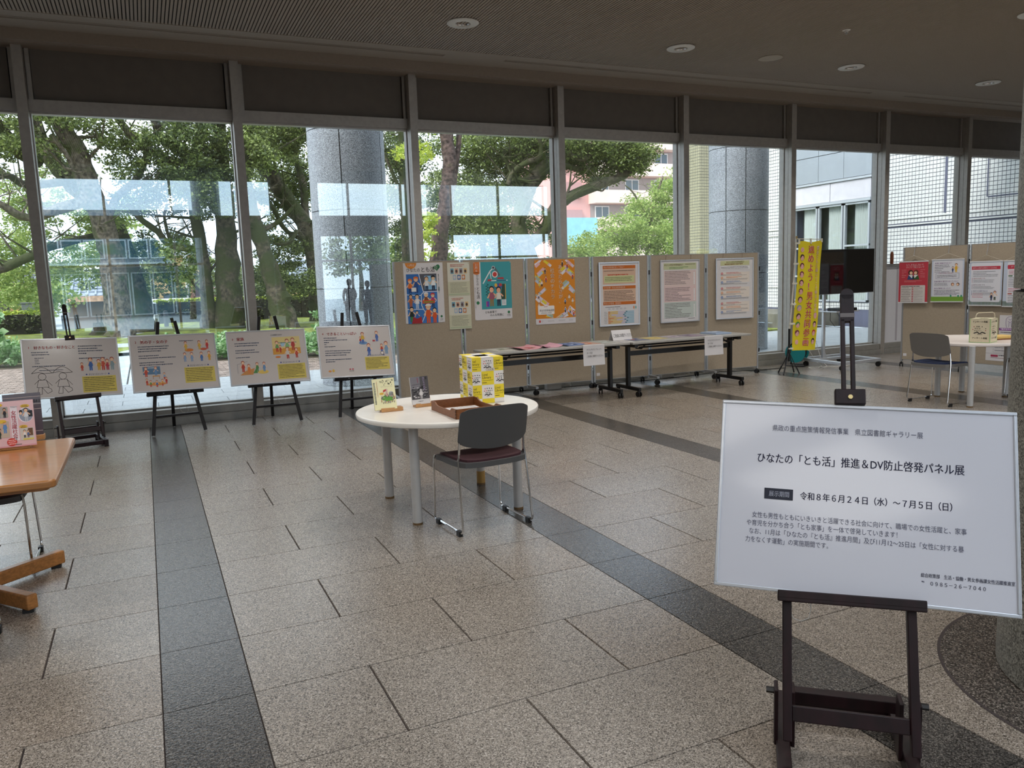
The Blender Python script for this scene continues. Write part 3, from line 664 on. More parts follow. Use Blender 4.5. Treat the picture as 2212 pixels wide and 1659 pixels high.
TREE_CLUMPS = {'mossy_a': [((-1.6, 29, 7.0, 2.75, 2.5, 0.58), 34), ((-0.7, 30.5, 6.2, 1.86, 2, 1.09), 26), ((-3.6, 29, 6.2, 1.26, 2, 0.84), 30), ((-2.2, 29, 7.7, 2.57, 3, 0.57), 40)],
 'mossy_b': [((-3.9, 33, 2.8, 1.8, 2, 1.8), 70), ((-3.4, 33, 4.9, 1.47, 2, 0.98), 30), ((-1.9, 34, 2.8, 1.04, 2, 1.04), 20), ((-1.2, 31, 4.1, 1.11, 1.5, 0.48), 14)],
 'twin': [((1.7, 29.5, 6.1, 1.71, 2, 1.09), 78), ((0.9, 32, 5.0, 1.85, 2, 0.84), 36), ((2.3, 29.6, 5.0, 1.11, 1.5, 1.27), 55), ((0.6, 33, 2.7, 1.57, 1.5, 1.05), 38), ((2.1, 30, 7.9, 2.37, 3, 0.63), 60)],
 'leaning': [((4.8, 30, 6.9, 1.49, 2, 0.66), 70), ((6.0, 33.5, 5.9, 1.31, 1.5, 1.5), 60), ((4.9, 33.5, 4.8, 1.11, 1.5, 1.11), 26), ((5.2, 33, 2.9, 1.11, 1.5, 0.74), 30), ((5.3, 31, 1.6, 1.06, 1, 0.53), 22), ((5.4, 31, 8.3, 2.22, 3, 0.68), 50)],
 'bent': [((3.7, 29, 6.1, 0.79, 1.5, 1.11), 24), ((4.1, 32, 1.9, 0.89, 1, 0.71), 14)],
 'fibrous': [((7.4, 21.5, 3.0, 0.29, 0.5, 0.39), 9), ((7.3, 21.7, 2.4, 0.21, 0.5, 0.33), 4), ((7.7, 23, 5.3, 0.68, 1.5, 0.68), 14)],
 'arching': [((12.5, 28.5, 6.4, 2.12, 2, 0.88), 100), ((12.4, 29.5, 5.0, 2.19, 2, 0.91), 80), ((14.4, 28.5, 6.3, 1.45, 2, 1.09), 60), ((15.6, 26.5, 6.2, 1.91, 1.5, 0.45), 70), ((16.9, 25.6, 5.8, 0.77, 1, 0.6), 40), ((16.2, 27, 5.5, 1.25, 1.2, 0.5), 22), ((14.1, 27, 7.4, 3.09, 3, 0.69), 60), ((11.6, 29, 3.7, 1.61, 1.5, 0.72), 40)],
 'shaded': [((10.9, 34, 7.1, 1.21, 2, 1.21), 60), ((13.3, 35, 5.0, 2.78, 2, 1.92), 120), ((10.6, 35, 4.4, 1.04, 1.5, 1.87), 50), ((15.2, 33, 3.6, 2.3, 1.5, 1.25), 70)],
 'young': [((26.1, 38, 4.6, 1.43, 1.5, 1.43), 60), ((23.9, 37, 3.5, 1.63, 1.5, 1.13), 60), ((27.4, 38, 5.9, 1.05, 1.5, 1.31), 34), ((25.9, 36, 3.0, 1.25, 1.5, 1.25), 50), ((21.0, 36, 2.8, 1.43, 1.5, 0.84), 40), ((21.5, 35, 1.6, 2.83, 1.5, 0.94), 50)]}
BACK_CLUMPS = [((-5.0, 44, 1.4, 2.64, 2, 0.88), 40), ((0.5, 46, 2.4, 3.4, 2, 1.46), 60), ((5.1, 44, 1.5, 2.93, 2, 0.98), 50), ((12.2, 44, 2.8, 2.34, 2, 1.82), 60), ((17.8, 42, 2.3, 4.21, 2, 1.32), 90), ((-1.1, 44, 4.9, 2.04, 2, 1.36), 20)]

def tree(name, key, bark, leafm, label, group='big trees on the lawn', size=.125, per=150, cat='tree', twig=True, smooth=True, rlo=.28, rhi=.62):
    paths = TREE_PATHS[key]; base = paths[0][0]
    t = thing(name, (base[0], base[1], 0), 0, label, cat, group)
    mb = MB(); rr = random.Random(len(key) * 7)
    for pi, P in enumerate(paths):
        # subdivide the path with a smooth curve and slight wobble
        pts = [Vector((p[0] - base[0], p[1] - base[1], p[2])) for p in P]; rs = [p[3] for p in P]
        if pi == 0: pts[0].z = -0.05
        q = []; qr = []
        for i in range(len(pts) - 1):
            p0 = pts[max(i - 1, 0)]; p1 = pts[i]; p2 = pts[i + 1]; p3 = pts[min(i + 2, len(pts) - 1)]
            for k in range(4):
                u = k / 4
                v = 0.5 * ((2 * p1) + (p2 - p0) * u + (2 * p0 - 5 * p1 + 4 * p2 - p3) * u * u + (3 * p1 - p0 - 3 * p2 + p3) * u ** 3)
                rad = rs[i] + (rs[i + 1] - rs[i]) * u
                q.append(v + Vector((rr.uniform(-1, 1), rr.uniform(-1, 1), 0)) * rad * .12); qr.append(rad * rr.uniform(.93, 1.08))
        q.append(pts[-1]); qr.append(rs[-1] * .8)
        mb.tube(q, qr, 12)
        if twig:
            for k in range(3, len(q) - 1, 2):
                if qr[k] < .5 and q[k].z > 3.0 or pi:
                    d = Vector((rr.uniform(-1, 1), rr.uniform(-.8, .8), rr.uniform(-.1, .9))).normalized(); L = rr.uniform(.8, 2.4)
                    a = q[k]; m1 = a + d * L * .5 + Vector((0, 0, rr.uniform(-.15, .25))); e = a + d * L + Vector((rr.uniform(-.4, .4), 0, rr.uniform(0, .5)))
                    r0 = min(qr[k] * .3, .07)
                    mb.tube([a, m1, e], [r0, r0 * .6, r0 * .25], 5)
                    for _ in range(2):
                        d2 = Vector((rr.uniform(-1, 1), rr.uniform(-1, 1), rr.uniform(-.3, 1))).normalized() * rr.uniform(.4, 1.1)
                        mb.tube([m1, m1 + d2 * .6, m1 + d2 + Vector((0, 0, .1))], [r0 * .5, r0 * .3, r0 * .15], 4)
    mb.build('trunk', bark, t, recalc=False)
    cl = scatter(TREE_CLUMPS[key], rlo, rhi); cl[:, 0] -= base[0]; cl[:, 1] -= base[1]
    leaves_obj('foliage', cl, size, leafm, t, per)
    return t
tree('camphor_tree', 'mossy_a', BARK_GREY, LEAF_MID, 'big mottled trunk behind the first easel, leaning left as it rises')
tree('camphor_tree', 'mossy_b', BARK_MOSS, LEAF_LIGHT, 'mossy trunk crossing behind the mottled one, with a low limb to the left')
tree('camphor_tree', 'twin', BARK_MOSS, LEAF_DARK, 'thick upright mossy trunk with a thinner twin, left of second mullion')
tree('camphor_tree', 'leaning', BARK_MOSS, LEAF_MID, 'mossy trunk just left of the outer column, bending up to the left')
tree('camphor_tree', 'bent', BARK_MOSS, LEAF_MID, 'mossy trunk with flared foot behind the third easel')
tree('fibrous_tree', 'fibrous', BARK_FIB, LEAF_YEL, 'straight reddish fibrous trunk behind the first poster board', size=.12, per=60, twig=False, rlo=.15, rhi=.3)
tree('camphor_tree', 'arching', BARK_MOSS, LEAF_MID, 'spreading mossy tree whose limb arches right in front of the pink flats')
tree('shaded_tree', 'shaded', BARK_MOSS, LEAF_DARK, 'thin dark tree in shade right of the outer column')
tree('young_tree', 'young', BARK_GREY, LEAF_LIGHT, 'light green young tree below the patch of open sky', group=None, size=.16, per=110, rlo=.35, rhi=.8)

# background shrubs and small trees behind the hedge
BL = [('pale green tree in front of the grey-roofed house at far left', LEAF_LIGHT), ('light tree in front of the yellow shop house', LEAF_MID), ('dark drooping conifer beside the cream house', LEAF_DARK),
      ('leafy tree behind the outer column', LEAF_MID), ('row of leafy trees behind the poster boards', LEAF_MID), ('light crown above the street, between the crossing trunks', LEAF_LIGHT)]
for (ell, n), (lb, lm) in zip(BACK_CLUMPS, BL):
    x, y, z, rx, ry, rz = ell
    t = thing('background_tree', (x, y, -.7), 0, lb, 'tree', 'trees beyond the hedge')
    MB().tube([(0, 0, -.05), (.1, 0, z * .5), (-.1, .1, z), (.2, 0, z + rz * .6)], [.16, .12, .08, .03], 8).build('trunk', BARK_GREY, t)
    cl = scatter([((x, y, z, rx, ry, rz), n)], .4, .9); cl[:, 0] -= x; cl[:, 1] -= y; cl[:, 2] += .7
    leaves_obj('foliage', cl, .26, lm, t, 70)

# far tree line that closes the park behind the houses
for k in range(13):
    x = -28 + k * 6.2
    t = thing('background_tree', (x, 62 + (k % 3) * 3, -.7), 0, 'dense tree in the far row behind the houses, ' + ['leftmost', 'second', 'third', 'fourth', 'fifth', 'sixth', 'seventh', 'eighth', 'ninth', 'tenth', 'eleventh', 'twelfth', 'rightmost'][k] + ' from the left', 'tree', 'far row of trees')
    h = 3.0 + (k * 37 % 10) * .16
    MB().tube([(0, 0, -.05), (.2, 0, h * .6), (0, .2, h)], [.3, .2, .08], 8).build('trunk', BARK_GREY, t)
    if x > 26 and x < 52: h *= .5
    cl = scatter([((0, 0, h * .62, 4.2, 2, h * .5), 60)], .6, 1.3)
    leaves_obj('foliage', cl, .42, LEAF_MID, t, 60)

# hedges
def hedge(x0, x1, y0, y1, h, label):
    t = thing('hedge', ((x0 + x1) / 2, y0, 0), 0, label, 'hedge', 'clipped hedges along the street')
    w, d = x1 - x0, y1 - y0
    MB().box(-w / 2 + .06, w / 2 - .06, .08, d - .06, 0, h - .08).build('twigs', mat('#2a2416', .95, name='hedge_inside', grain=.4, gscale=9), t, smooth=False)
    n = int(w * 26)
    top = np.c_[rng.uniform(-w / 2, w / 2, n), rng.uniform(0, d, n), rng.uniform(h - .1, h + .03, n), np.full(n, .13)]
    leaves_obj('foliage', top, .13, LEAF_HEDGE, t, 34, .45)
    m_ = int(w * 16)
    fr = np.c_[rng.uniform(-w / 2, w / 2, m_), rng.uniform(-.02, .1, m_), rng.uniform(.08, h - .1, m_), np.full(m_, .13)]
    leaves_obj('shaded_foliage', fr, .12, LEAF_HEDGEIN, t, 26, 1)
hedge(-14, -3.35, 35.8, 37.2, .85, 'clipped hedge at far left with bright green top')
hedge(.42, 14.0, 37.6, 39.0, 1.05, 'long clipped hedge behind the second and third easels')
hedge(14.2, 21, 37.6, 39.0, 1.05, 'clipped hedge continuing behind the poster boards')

# planting bed of low shrubs outside the glass
beds = []
shr = [(-5.2, 21.2), (-4.1, 21.0), (-3.2, 20.8), (-2.1, 20.4), (1.2, 18.9), (2.0, 18.5), (2.8, 18.1), (3.6, 17.8), (4.5, 17.4), (5.4, 17.3), (6.4, 17.0), (7.5, 16.9), (8.7, 16.7), (10.0, 16.6), (.7, 20.2), (1.8, 20.0), (3.1, 19.6), (4.4, 19.2), (-4.8, 22.6), (-3.4, 22.4)]
names_ = ['at far left, below the hedge', 'between the first two easels', 'between the second and third easels', 'between the third and fourth easels']
ORD = ['one', 'two', 'three', 'four', 'five', 'six', 'seven', 'eight', 'nine', 'ten', 'eleven', 'twelve', 'thirteen', 'fourteen', 'fifteen', 'sixteen']
for k, (x, y) in enumerate(shr):
    t = thing('low_shrub', (x, y, 0), 0, ('low green shrub in the bed outside, number %s from the left in the front row' % ORD[k] if k < 14 else 'low green shrub in the back row of the bed, %s of six' % ORD[k - 14]), 'shrub', 'low shrubs in the planting bed')
    cl = np.array([(rng.uniform(-.55, .55), rng.uniform(-.4, .4), rng.uniform(.10, .40), rng.uniform(.14, .24)) for _ in range(34)])
    leaves_obj('foliage', cl, .10, LEAF_SHRUB, t, 46, .8)
    st = MB()
    for q in range(7):
        a = rng.uniform(0, 6.28); st.tube([(0, 0, -.02), (math.cos(a) * .2, math.sin(a) * .2, .25), (math.cos(a) * .4, math.sin(a) * .4, .5)], [.012, .009, .004], 5)
    st.build('stem', BARK_GREY, t)
# big-leaved plant at the far left and a tall weed by the fourth panel
def leafy(x, y, h, n, size, label, nm='broad_leaf_plant'):
    t = thing(nm, (x, y, 0), 0, label, 'plant'); st = MB(); rr = random.Random(int(x * 10))
    cs = []
    for q in range(n):
        a = q * 2.4; z = h * (q + 1) / n; r_ = .12 + .2 * (1 - q / n)
        st.tube([(0, 0, -.02), (math.cos(a) * r_ * .4, math.sin(a) * r_ * .4, z * .7), (math.cos(a) * r_, math.sin(a) * r_, z)], [.014, .01, .005], 5)
        cs.append((math.cos(a) * r_, math.sin(a) * r_, z, .12))
    st.build('stem', mat('#6b7a3a', .7, name='green_stem'), t)
    leaves_obj('foliage', np.array(cs), size, LEAF_SHRUB, t, 12, 1)
leafy(-3.05, 20.2, 1.05, 9, .26, 'tall broad-leaved plant left of the first mullion')
leafy(3.28, 16.4, 1.1, 12, .16, 'tall weed standing between the third and fourth panels', 'tall_weed')

# stump, bollards, bollard lamps
t = thing('tree_stump', (-1.55, 33.0, 0), 0, 'low flared tree stump on the lawn right of the first easel mast', 'stump')
MB().lathe([(.48, -.03), (.34, .08), (.26, .25), (.25, .42), (.02, .43)], 14).build('stump_body', BARK_MOSS, t)
st = MB()
for a in range(5): st.tube([(.1 * math.cos(a * 1.3), .1 * math.sin(a * 1.3), .4), (.13 * math.cos(a * 1.3), .13 * math.sin(a * 1.3), .72)], [.025, .018], 6)
st.build('shoot', BARK_GREY, t)
bo = thing('bollard', (-3.0, 36.5, 0), 0, 'dark short bollard across the lawn, leftmost of the row', 'bollard', 'dark bollards by the street')
MB().lathe([(.09, -.02), (.09, .62), (.07, .66), (.0, .67)], 12).build('post', mat('#2c2c2e', .6, name='dark_cast_iron'), bo)
for bx, wd in ((-2.55, 'second from the left'), (-1.05, 'left of the stone path'), (.15, 'beside the path, right of the mottled trunk'), (.75, 'rightmost of the row')):
    c_ = copy_tree(bo); c_.location = (bx, 36.4, 0); c_['label'] = 'dark short bollard across the lawn, ' + wd
lb = thing('bollard_lamp', (.37, 33.2, 0), 0, 'white cylindrical bollard lamp left of the hedge end', 'lamp')
MB().lathe([(.07, -.02), (.07, .5), (.075, .51), (.075, .6), (.0, .62)], 14).build('post', mat('#c9ccc9', .5, name='pale_metal'), lb)

# ================================================================== HOUSES, VANS, FLATS
def house(name, x0, x1, y, z1, wall, roof, label, d=6, rh=1.1, over=.5, wins=(), z0=-.70):
    t = thing(name, ((x0 + x1) / 2, y, z0), 0, label, 'house', None); w = x1 - x0; h = z1 - z0
    MB().box(-w / 2, w / 2, 0, d, 0, h).build('wall', mat(wall, .8, name='house_wall', grain=.05, gscale=2), t, smooth=False)
    rf = MB().prism([(-w / 2 - over, h - .05), (w / 2 + over, h - .05), (w / 2 + over, h + .05), (w / 2 - .2, h + rh), (-w / 2 + .2, h + rh), (-w / 2 - over, h + .05)], -over, d / 2, 'y')
    # pitched roof rising away from the street, with rows of tiles
    rf = MB(); a = Vector((0, -over, h)); b = Vector((0, d / 2, h + rh))
    rf._add([(-w / 2 - over, -over, h), (w / 2 + over, -over, h), (w / 2 + over, d / 2, h + rh), (-w / 2 - over, d / 2, h + rh), (-w / 2 - over, d + over, h), (w / 2 + over, d + over, h),
             (-w / 2 - over, -over, h - .12), (w / 2 + over, -over, h - .12), (-w / 2 - over, d + over, h - .12), (w / 2 + over, d + over, h - .12)],
            [(0, 1, 2, 3), (3, 2, 5, 4), (0, 6, 7, 1), (6, 8, 9, 7), (0, 3, 4, 8, 6), (1, 7, 9, 5, 2), (4, 5, 9, 8)])
    ro = rf.build('roof', mat(roof, .6, name='roof_tile', grain=.12, gscale=3), t, smooth=False)
    rr = MB(); n = int(w / .3)
    for k in range(n + 1):
        xx = -w / 2 - over + (w + 2 * over) * k / n
        rr.bar((xx, -over, h + .03), (xx, d / 2, h + rh + .03), .09, .07)
    for k in range(1, 7):
        f = k / 7; rr.bar((-w / 2 - over, -over + f * (d / 2 + over), h + .03 + rh * f), (w / 2 + over, -over + f * (d / 2 + over), h + .03 + rh * f), .05, .06)
    tag(rr.build('roof_tiles', mat(roof, .6, name='roof_tile', grain=.12, gscale=3), ro, smooth=False), kind='stuff')
    for (wx0, wx1, wz0, wz1) in wins:
        wz0 -= z0; wz1 -= z0
        f = MB().box(wx0, wx1, -.06, -.001, wz0, wz1).build('window', mat('#4a4440', .6, name='window_surround'), t, smooth=False)
        n = 2
        for q in range(n):
            a0 = wx0 + .05 + (wx1 - wx0 - .05) * q / n
            MB().box(a0, a0 + (wx1 - wx0 - .05) / n - .05, -.075, -.061, wz0 + .06, wz1 - .06).build('pane', mat('#5b6670', .12, name='dark_pane', grain=.2, gscale=3), f, smooth=False)
    return t
house('house', -9.6, -5.35, 50, 2.3, '#b98f5e', '#6b7078', 'small house with tan wall and grey roof at far left', wins=[(.6, 1.5, .9, 1.7)], rh=.8)
house('house', 8.0, 12.9, 47.2, 1.75, '#c9a77c', '#8d97a3', 'single-storey cream house with grey-blue tiled roof left of outer column', rh=1.35, wins=[(-1.3, .2, .55, 1.3), (.9, 1.9, .55, 1.3)])
ys = house('house', .55, 3.3, 51, 3.6, '#cdb07a', '#9aa0a8', 'two-storey yellow house behind the light tree', rh=.7, wins=[(-.6, .5, 2.1, 2.9), (-.9, 0.3, .6, 1.3)])
sh = house('shop', -3.9, -.55, 50.0, 1.35, '#8f8274', '#8f98a5', 'low shop with long awning sign beyond the path', rh=1.2)
MB().box(-2.0, 2.0, -.75, -.62, 1.72, 2.02).build('signboard', mat('#cfa888', .6, name='faded_sign', grain=.25, gscale=5), sh, smooth=False)
rs_ = house('shed', 3.0, 6.6, 47.2, 1.05, '#7d4a3c', '#7a5248', 'reddish shed with low roof between yellow and cream houses', rh=.5, d=3)
# wooden fence at far left
fn = thing('board_fence', (-6.9, 39.5, -.03), 0, 'dark wooden board fence at far left behind the hedge', 'fence')
for k in range(22):
    MB().box(-1.9 + k * .16, -1.76 + k * .16, 0, .03, -.02, 1.25 + .03 * (k % 3)).build('board', mat('#4b4844', .9, name='weathered_board', grain=.2, gscale=8), fn, smooth=False)
MB().box(-1.9, 1.7, .03, .07, .3, .4).box(-1.9, 1.7, .03, .07, .95, 1.05).build('rail', mat('#4b4844', .9, name='weathered_board', grain=.2, gscale=8), fn, smooth=False)
bn_ = thing('utility_box', (-4.55, 39.6, 0), 0, 'grey utility box behind the left hedge', 'box')
MB().box(-.22, .22, -.15, .15, 0, 1.15).box(-.25, .25, -.18, .18, 1.15, 1.2).build('housing', mat('#6e7472', .7, name='grey_box_paint', grain=.05), bn_, smooth=False, bevel=.01)

def van(x, y, label, body='#dfe6ea'):
    t = thing('van', (x, y, -.70), 0, label, 'vehicle', 'vehicles parked beyond the hedge')
    prof = [(-1.7, .3), (1.55, .3), (1.7, .5), (1.66, .95), (1.3, 1.05), (.85, 1.72), (.6, 1.8), (-1.55, 1.8), (-1.7, 1.6)]
    MB().prism(prof, 0, 1.45, 'y').build('body', mat(body, .25, name='van_paint', coat=.5), t, bevel=.04)
    for a, b in ((-1.5, -.65), (-.6, .2)):
        MB().box(a, b, -.012, .0, 1.1, 1.6).build('side_window', mat('#28343a', .08, name='van_glass'), t, smooth=False, bevel=.004)
    MB().prism([(.28, 1.1), (1.15, 1.1), (.78, 1.6), (.28, 1.6)], -.012, 0, 'y').build('side_window', mat('#28343a', .08, name='van_glass'), t, smooth=False)
    for a in (-1.05, 1.05):
        w = MB().cyl((a, -.02, .3), (a, .18, .3), .29, 20).build('wheel', mat('#1b1b1c', .8, name='tyre'), t)
        MB().cyl((a, -.03, .3), (a, -.02, .3), .17, 16).build('hub_cap', M_STEEL, w)
van(1.35, 41.2, 'white van behind the hedge, left one of the pair'); van(4.9, 40.4, 'white van behind the hedge, right one of the pair', '#c9d6da')
up = thing('utility_pole', (2.3, 49.0, -.7), 0, 'slim pale utility pole in front of the yellow house', 'pole')
MB().cyl((0, 0, -.05), (0, 0, 8.5), .12, 12, .09).build('pole', mat('#b8bcbe', .7, name='concrete_pole'), up)
MB().bar((-.7, 0, 7.6), (.7, 0, 7.6), .08, .08).build('cross_arm', M_STEEL, up)

# pink apartment block
PK = mat('#d9a49c', .8, name='pink_render', grain=.04, gscale=1); PK2 = mat('#e6cdbf', .8, name='pale_render', grain=.04, gscale=1)
pb = thing('apartment_block', (45.5, 72, -.7), 0, 'pink apartment block with pale balconies and a light blue corner', 'building')
MB().box(-7, 8, 0, 12, 0, 16.2).build('wall', PK, pb, smooth=False)
for k in range(6):
    z = 1.4 + k * 2.75
    MB().box(-3.3, 8.2, -1.5, 0, z, z + 1.05).box(-3.3, 8.2, -1.5, 0, z - .25, z).build('balcony', PK2, pb, smooth=False)
    MB().box(-3.1, 8.0, -.05, -.01, z + 1.05, z + 2.45).build('recess', mat('#9a8f8c', .8, name='balcony_back_wall'), pb, smooth=False)
    for q in range(3):
        f = MB().box(-2.6 + q * 3.7, -.9 + q * 3.7, -.12, -.05, z + .5, z + 2.3).build('window', mat('#d8d4d0', .5, name='pale_sash'), pb, smooth=False)
        for e in range(2): MB().box(-2.5 + q * 3.7 + e * .8, -1.8 + q * 3.7 + e * .8, -.14, -.12, z + .6, z + 2.2).build('pane', mat('#52626c', .1, name='flat_pane'), f, smooth=False)
    MB().box(-6.3, -4.2, -.3, 0, z + .3, z + 1.9).build('window', mat('#b98c88', .8, name='pink_bay'), pb, smooth=False)
MB().box(-6.9, -3.3, -1.7, -.01, 5.0, 7.9).build('blue_corner', mat('#8fc7dd', .6, name='blue_mesh', grain=.08, gscale=2), pb, smooth=False)
MB().box(-7.1, 8.1, -.1, 12.1, 16.2, 16.7).build('parapet', PK, pb, smooth=False)

# ================================================================== TILED WING OUTSIDE RIGHT
M_WTILE = mat('#dcdcd8', .35, 0, 'white_square_tile', grain=.03, gscale=3, coat=.2); M_WJOINT = mat('#5d6074', .9, 0, 'tile_joint_blue_grey')
M_GTILE = mat('#a8a48c', .45, 0, 'olive_grey_tile', grain=.04, gscale=3)
wing = thing('wing', (0, 0, 0), 0, 'white tiled wing of the building outside at right', None, None, 'structure')
wing.name = 'wall_wing'
WX = 16.5; TP = .09
core = MB()
core.box(WX + .012, WX + 6, 10.0, 14.36, -.1, 9).box(WX + .012, WX + 6, 16.98, 21.3, -.1, 9).box(WX + .012, WX + 6, 14.36, 16.98, -.1, .62).box(WX + .06, WX + 6, 14.36, 16.98, 3.15, 9)
core.box(WX + .45, WX + 6, 14.36, 16.98, .62, 3.15)
core.build('wall_core', M_WJOINT, wing, smooth=False)
def tiles(y0, y1, z0, z1, xf, m, name='wall_tiles', skipz=()):
    mb = MB(); y = y0; g = .013; j = 0
    while y + TP <= y1 + .001:
        if not any(abs(y - s_) < TP * .3 for s_ in (12.33,)):
            z = z0
            while z + TP <= z1 + .001:
                if not any(a < z + TP / 2 < b for a, b in skipz):
                    a, b, c, d = y + g / 2, y + TP - g / 2, z + g / 2, z + TP - g / 2; x = xf
                    mb._add([(x, a, c), (x, b, c), (x, b, d), (x, a, d), (x + .012, a, c), (x + .012, b, c), (x + .012, b, d), (x + .012, a, d)], [(0, 3, 2, 1), (0, 1, 5, 4), (1, 2, 6, 5), (2, 3, 7, 6), (3, 0, 4, 7)])
                z += TP
        y += TP
    return tag(mb.build(name, m, wing, smooth=False, recalc=False), kind='stuff')
BANDS = [(2.46, 2.475), (2.60, 2.62)]
tiles(10.12, 14.34, 0.42, 6.6, WX, M_WTILE, skipz=[(2.44, 2.46)])
tiles(17.0, 20.6, 0.42, 6.6, WX, M_WTILE)
tiles(14.36, 16.98, .42, .66, WX, M_WTILE)
for z in (2.44, 2.60): MB().box(WX - .02, WX, 10.1, 14.36, z, z + .03).build('band', M_WTILE, wing, smooth=False)
for z in (1.0, 2.44, 2.60, 5.0): MB().box(WX - .02, WX, 17.0, 20.6, z, z + .03).build('band', M_WTILE, wing, smooth=False)
# vertical panel joints
MB().box(WX - .012, WX, 13.92, 13.96, .4, 6.6).box(WX - .012, WX, 12.36, 12.42, 2.65, 6.6).box(WX - .006, WX, 11.4, 11.43, 2.9, 6.6).box(WX - .006, WX, 10.2, 11.4, 2.88, 2.91).build('panel_joint', M_WJOINT, wing, smooth=False)
# projecting olive tiled bays further out
for (ya, yb, xf) in ((20.6, 21.35, 16.1),):
    MB().box(xf + .012, WX + 4, ya + .01, yb, -.1, 9).box(16.9, WX + 4, 21.35, 21.85, -.1, 9).build('pier_core', M_WJOINT, wing, smooth=False)
    tiles(ya, yb, .3, 6.6, xf, M_GTILE)
    ty = MB(); xx_ = xf
    while xx_ + TP < WX + .01:
        zz_ = .3
        while zz_ < 6.6:
            ty.box(xx_ + .006, xx_ + TP - .006, ya - .004, ya + .01, zz_ + .006, zz_ + TP - .006); zz_ += TP
        xx_ += TP
    tag(ty.build('wall_tiles', M_GTILE, wing, smooth=False, recalc=False), kind='stuff')
for zb, zt in ((.2, 1.5), (2.3, 3.75), (4.6, 6.4)):
    MB().box(16.44, WX + 4, 21.36, 21.9, zb, zt).build('projecting_bay', mat('#cfcbb4', .6, name='cream_tile', grain=.06, gscale=12), wing, smooth=False)
    tiles(21.37, 21.9, zb, zt, 16.42, M_WTILE)
# metal panels, window band
MP = mat('#a9b0b8', .4, .35, 'grey_metal_panel', grain=.02, gscale=3); MP2 = mat('#cfcdd4', .6, 0, 'pale_spandrel', grain=.04, gscale=6); MW = mat('#c4c9cf', .4, .4, 'window_alu')
ysp = [14.40, 15.27, 16.11, 16.95]
for k in range(3):
    for z0_, z1_ in ((3.76, 4.42), (4.435, 6.6)):
        MB().box(WX - .02, WX + .04, ysp[k] + .006, ysp[k + 1] - .006, z0_, z1_).build('metal_panel', MP, wing, smooth=False)
MB().box(WX - .05, WX + .04, 14.38, 16.97, 3.69, 3.745).box(WX - .07, WX + .04, 14.38, 16.97, 3.13, 3.20).build('flashing', MW, wing, smooth=False)
for a, b in ((14.42, 15.70), (15.72, 16.95)):
    MB().box(WX - .01, WX + .04, a, b, 3.21, 3.68).build('spandrel_panel', MP2, wing, smooth=False)
def wing_window(y0, y1, z0, z1, divz=()):
    f = MB(); t_ = .045
    f.box(WX - .04, WX + .04, y0, y0 + t_, z0, z1).box(WX - .04, WX + .04, y1 - t_, y1, z0, z1).box(WX - .04, WX + .04, y0, y1, z0, z0 + t_).box(WX - .04, WX + .04, y0, y1, z1 - t_, z1)
    for z in divz: f.box(WX - .045, WX + .04, y0, y1, z - t_ / 2, z + t_ / 2)
    fo = f.build('window_frame', MW, wing, smooth=False)
    zs = [z0] + list(divz) + [z1]
    for a, b in zip(zs[:-1], zs[1:]):
        MB().box(WX - .005, WX + .005, y0 + t_, y1 - t_, a + t_ / 2, b - t_ / 2).build('pane', M_GLASS2, fo, smooth=False)
    # curtain in folds behind the glass
    cu = MB(); n = 22; vs = []
    ya, yb = y0 + t_, y0 + (y1 - y0) * .72
    for k in range(n + 1):
        yy_ = ya + (yb - ya) * k / n; xx_ = WX + .10 + .02 * math.sin(k * 2.1)
        vs += [(xx_, yy_, z0), (xx_, yy_, z1)]
    cu._add(vs, [(2 * k, 2 * k + 2, 2 * k + 3, 2 * k + 1) for k in range(n)])
    cu.build('curtain', mat('#d3d9d5', .9, name='pale_curtain'), fo)
wing_window(14.42, 15.22, .62, 3.12, (1.30, 2.05, )); wing_window(15.26, 16.08, .62, 3.12); wing_window(16.12, 16.95, .62, 3.12, (1.30, 2.05,))
MB().box(WX + .35, WX + .4, 14.36, 16.98, .6, 3.15).build('room_behind', mat('#3d4440', .9, name='dim_interior'), wing, smooth=False)
# planter kerb with moss
tag(MB().box(14.6, 16.45, 15.3, 22, -.05, .38).build('trim_2', mat('#6f6b60', .9, name='weathered_concrete', grain=.35, gscale=3), smooth=False), 'low weathered concrete kerb below the tiled wing', kind='structure')
tag(MB().box(8.8, 14.55, 15.25, 21, -.05, .03).build('verge', M_GRASS, smooth=False), 'short mossy verge beside the tiled wing', kind='structure')

# building across the forecourt behind the viewer (seen only mirrored in the panes)
ob_ = thing('office_building', (-2.0, -32, -.1), 0, 'grey building with a white window grid, mirrored in the glass at left', 'building')
MB().box(-9, 6, -8, 0, 0, 6.3).build('wall', mat('#8f9aa6', .7, name='grey_render', grain=.04, gscale=1), ob_, smooth=False)
MB().box(-9.2, 6.2, 0, 1.2, 3.0, 3.25).build('canopy', mat('#d8dde0', .6, name='white_slab'), ob_, smooth=False)
for i in range(9):
    for z0_, z1_ in ((.2, 2.7), (3.5, 4.6), (4.7, 5.2)):
        f = MB().box(-5.5 + i * 1.15, -4.45 + i * 1.15, 0, .1, z0_, z1_).build('window', mat('#dfe6ea', .5, name='white_sash'), ob_, smooth=False)
        MB().box(-5.43 + i * 1.15, -4.52 + i * 1.15, .1, .12, z0_ + .07, z1_ - .07).build('pane', mat('#4f6f7c', .1, name='green_pane', grain=.2, gscale=1), f, smooth=False)
MB().box(6.2, 9, -4, 0, 0, 4).build('annex', mat('#a8b0ba', .7, name='grey_render2', grain=.04, gscale=1), ob_, smooth=False)
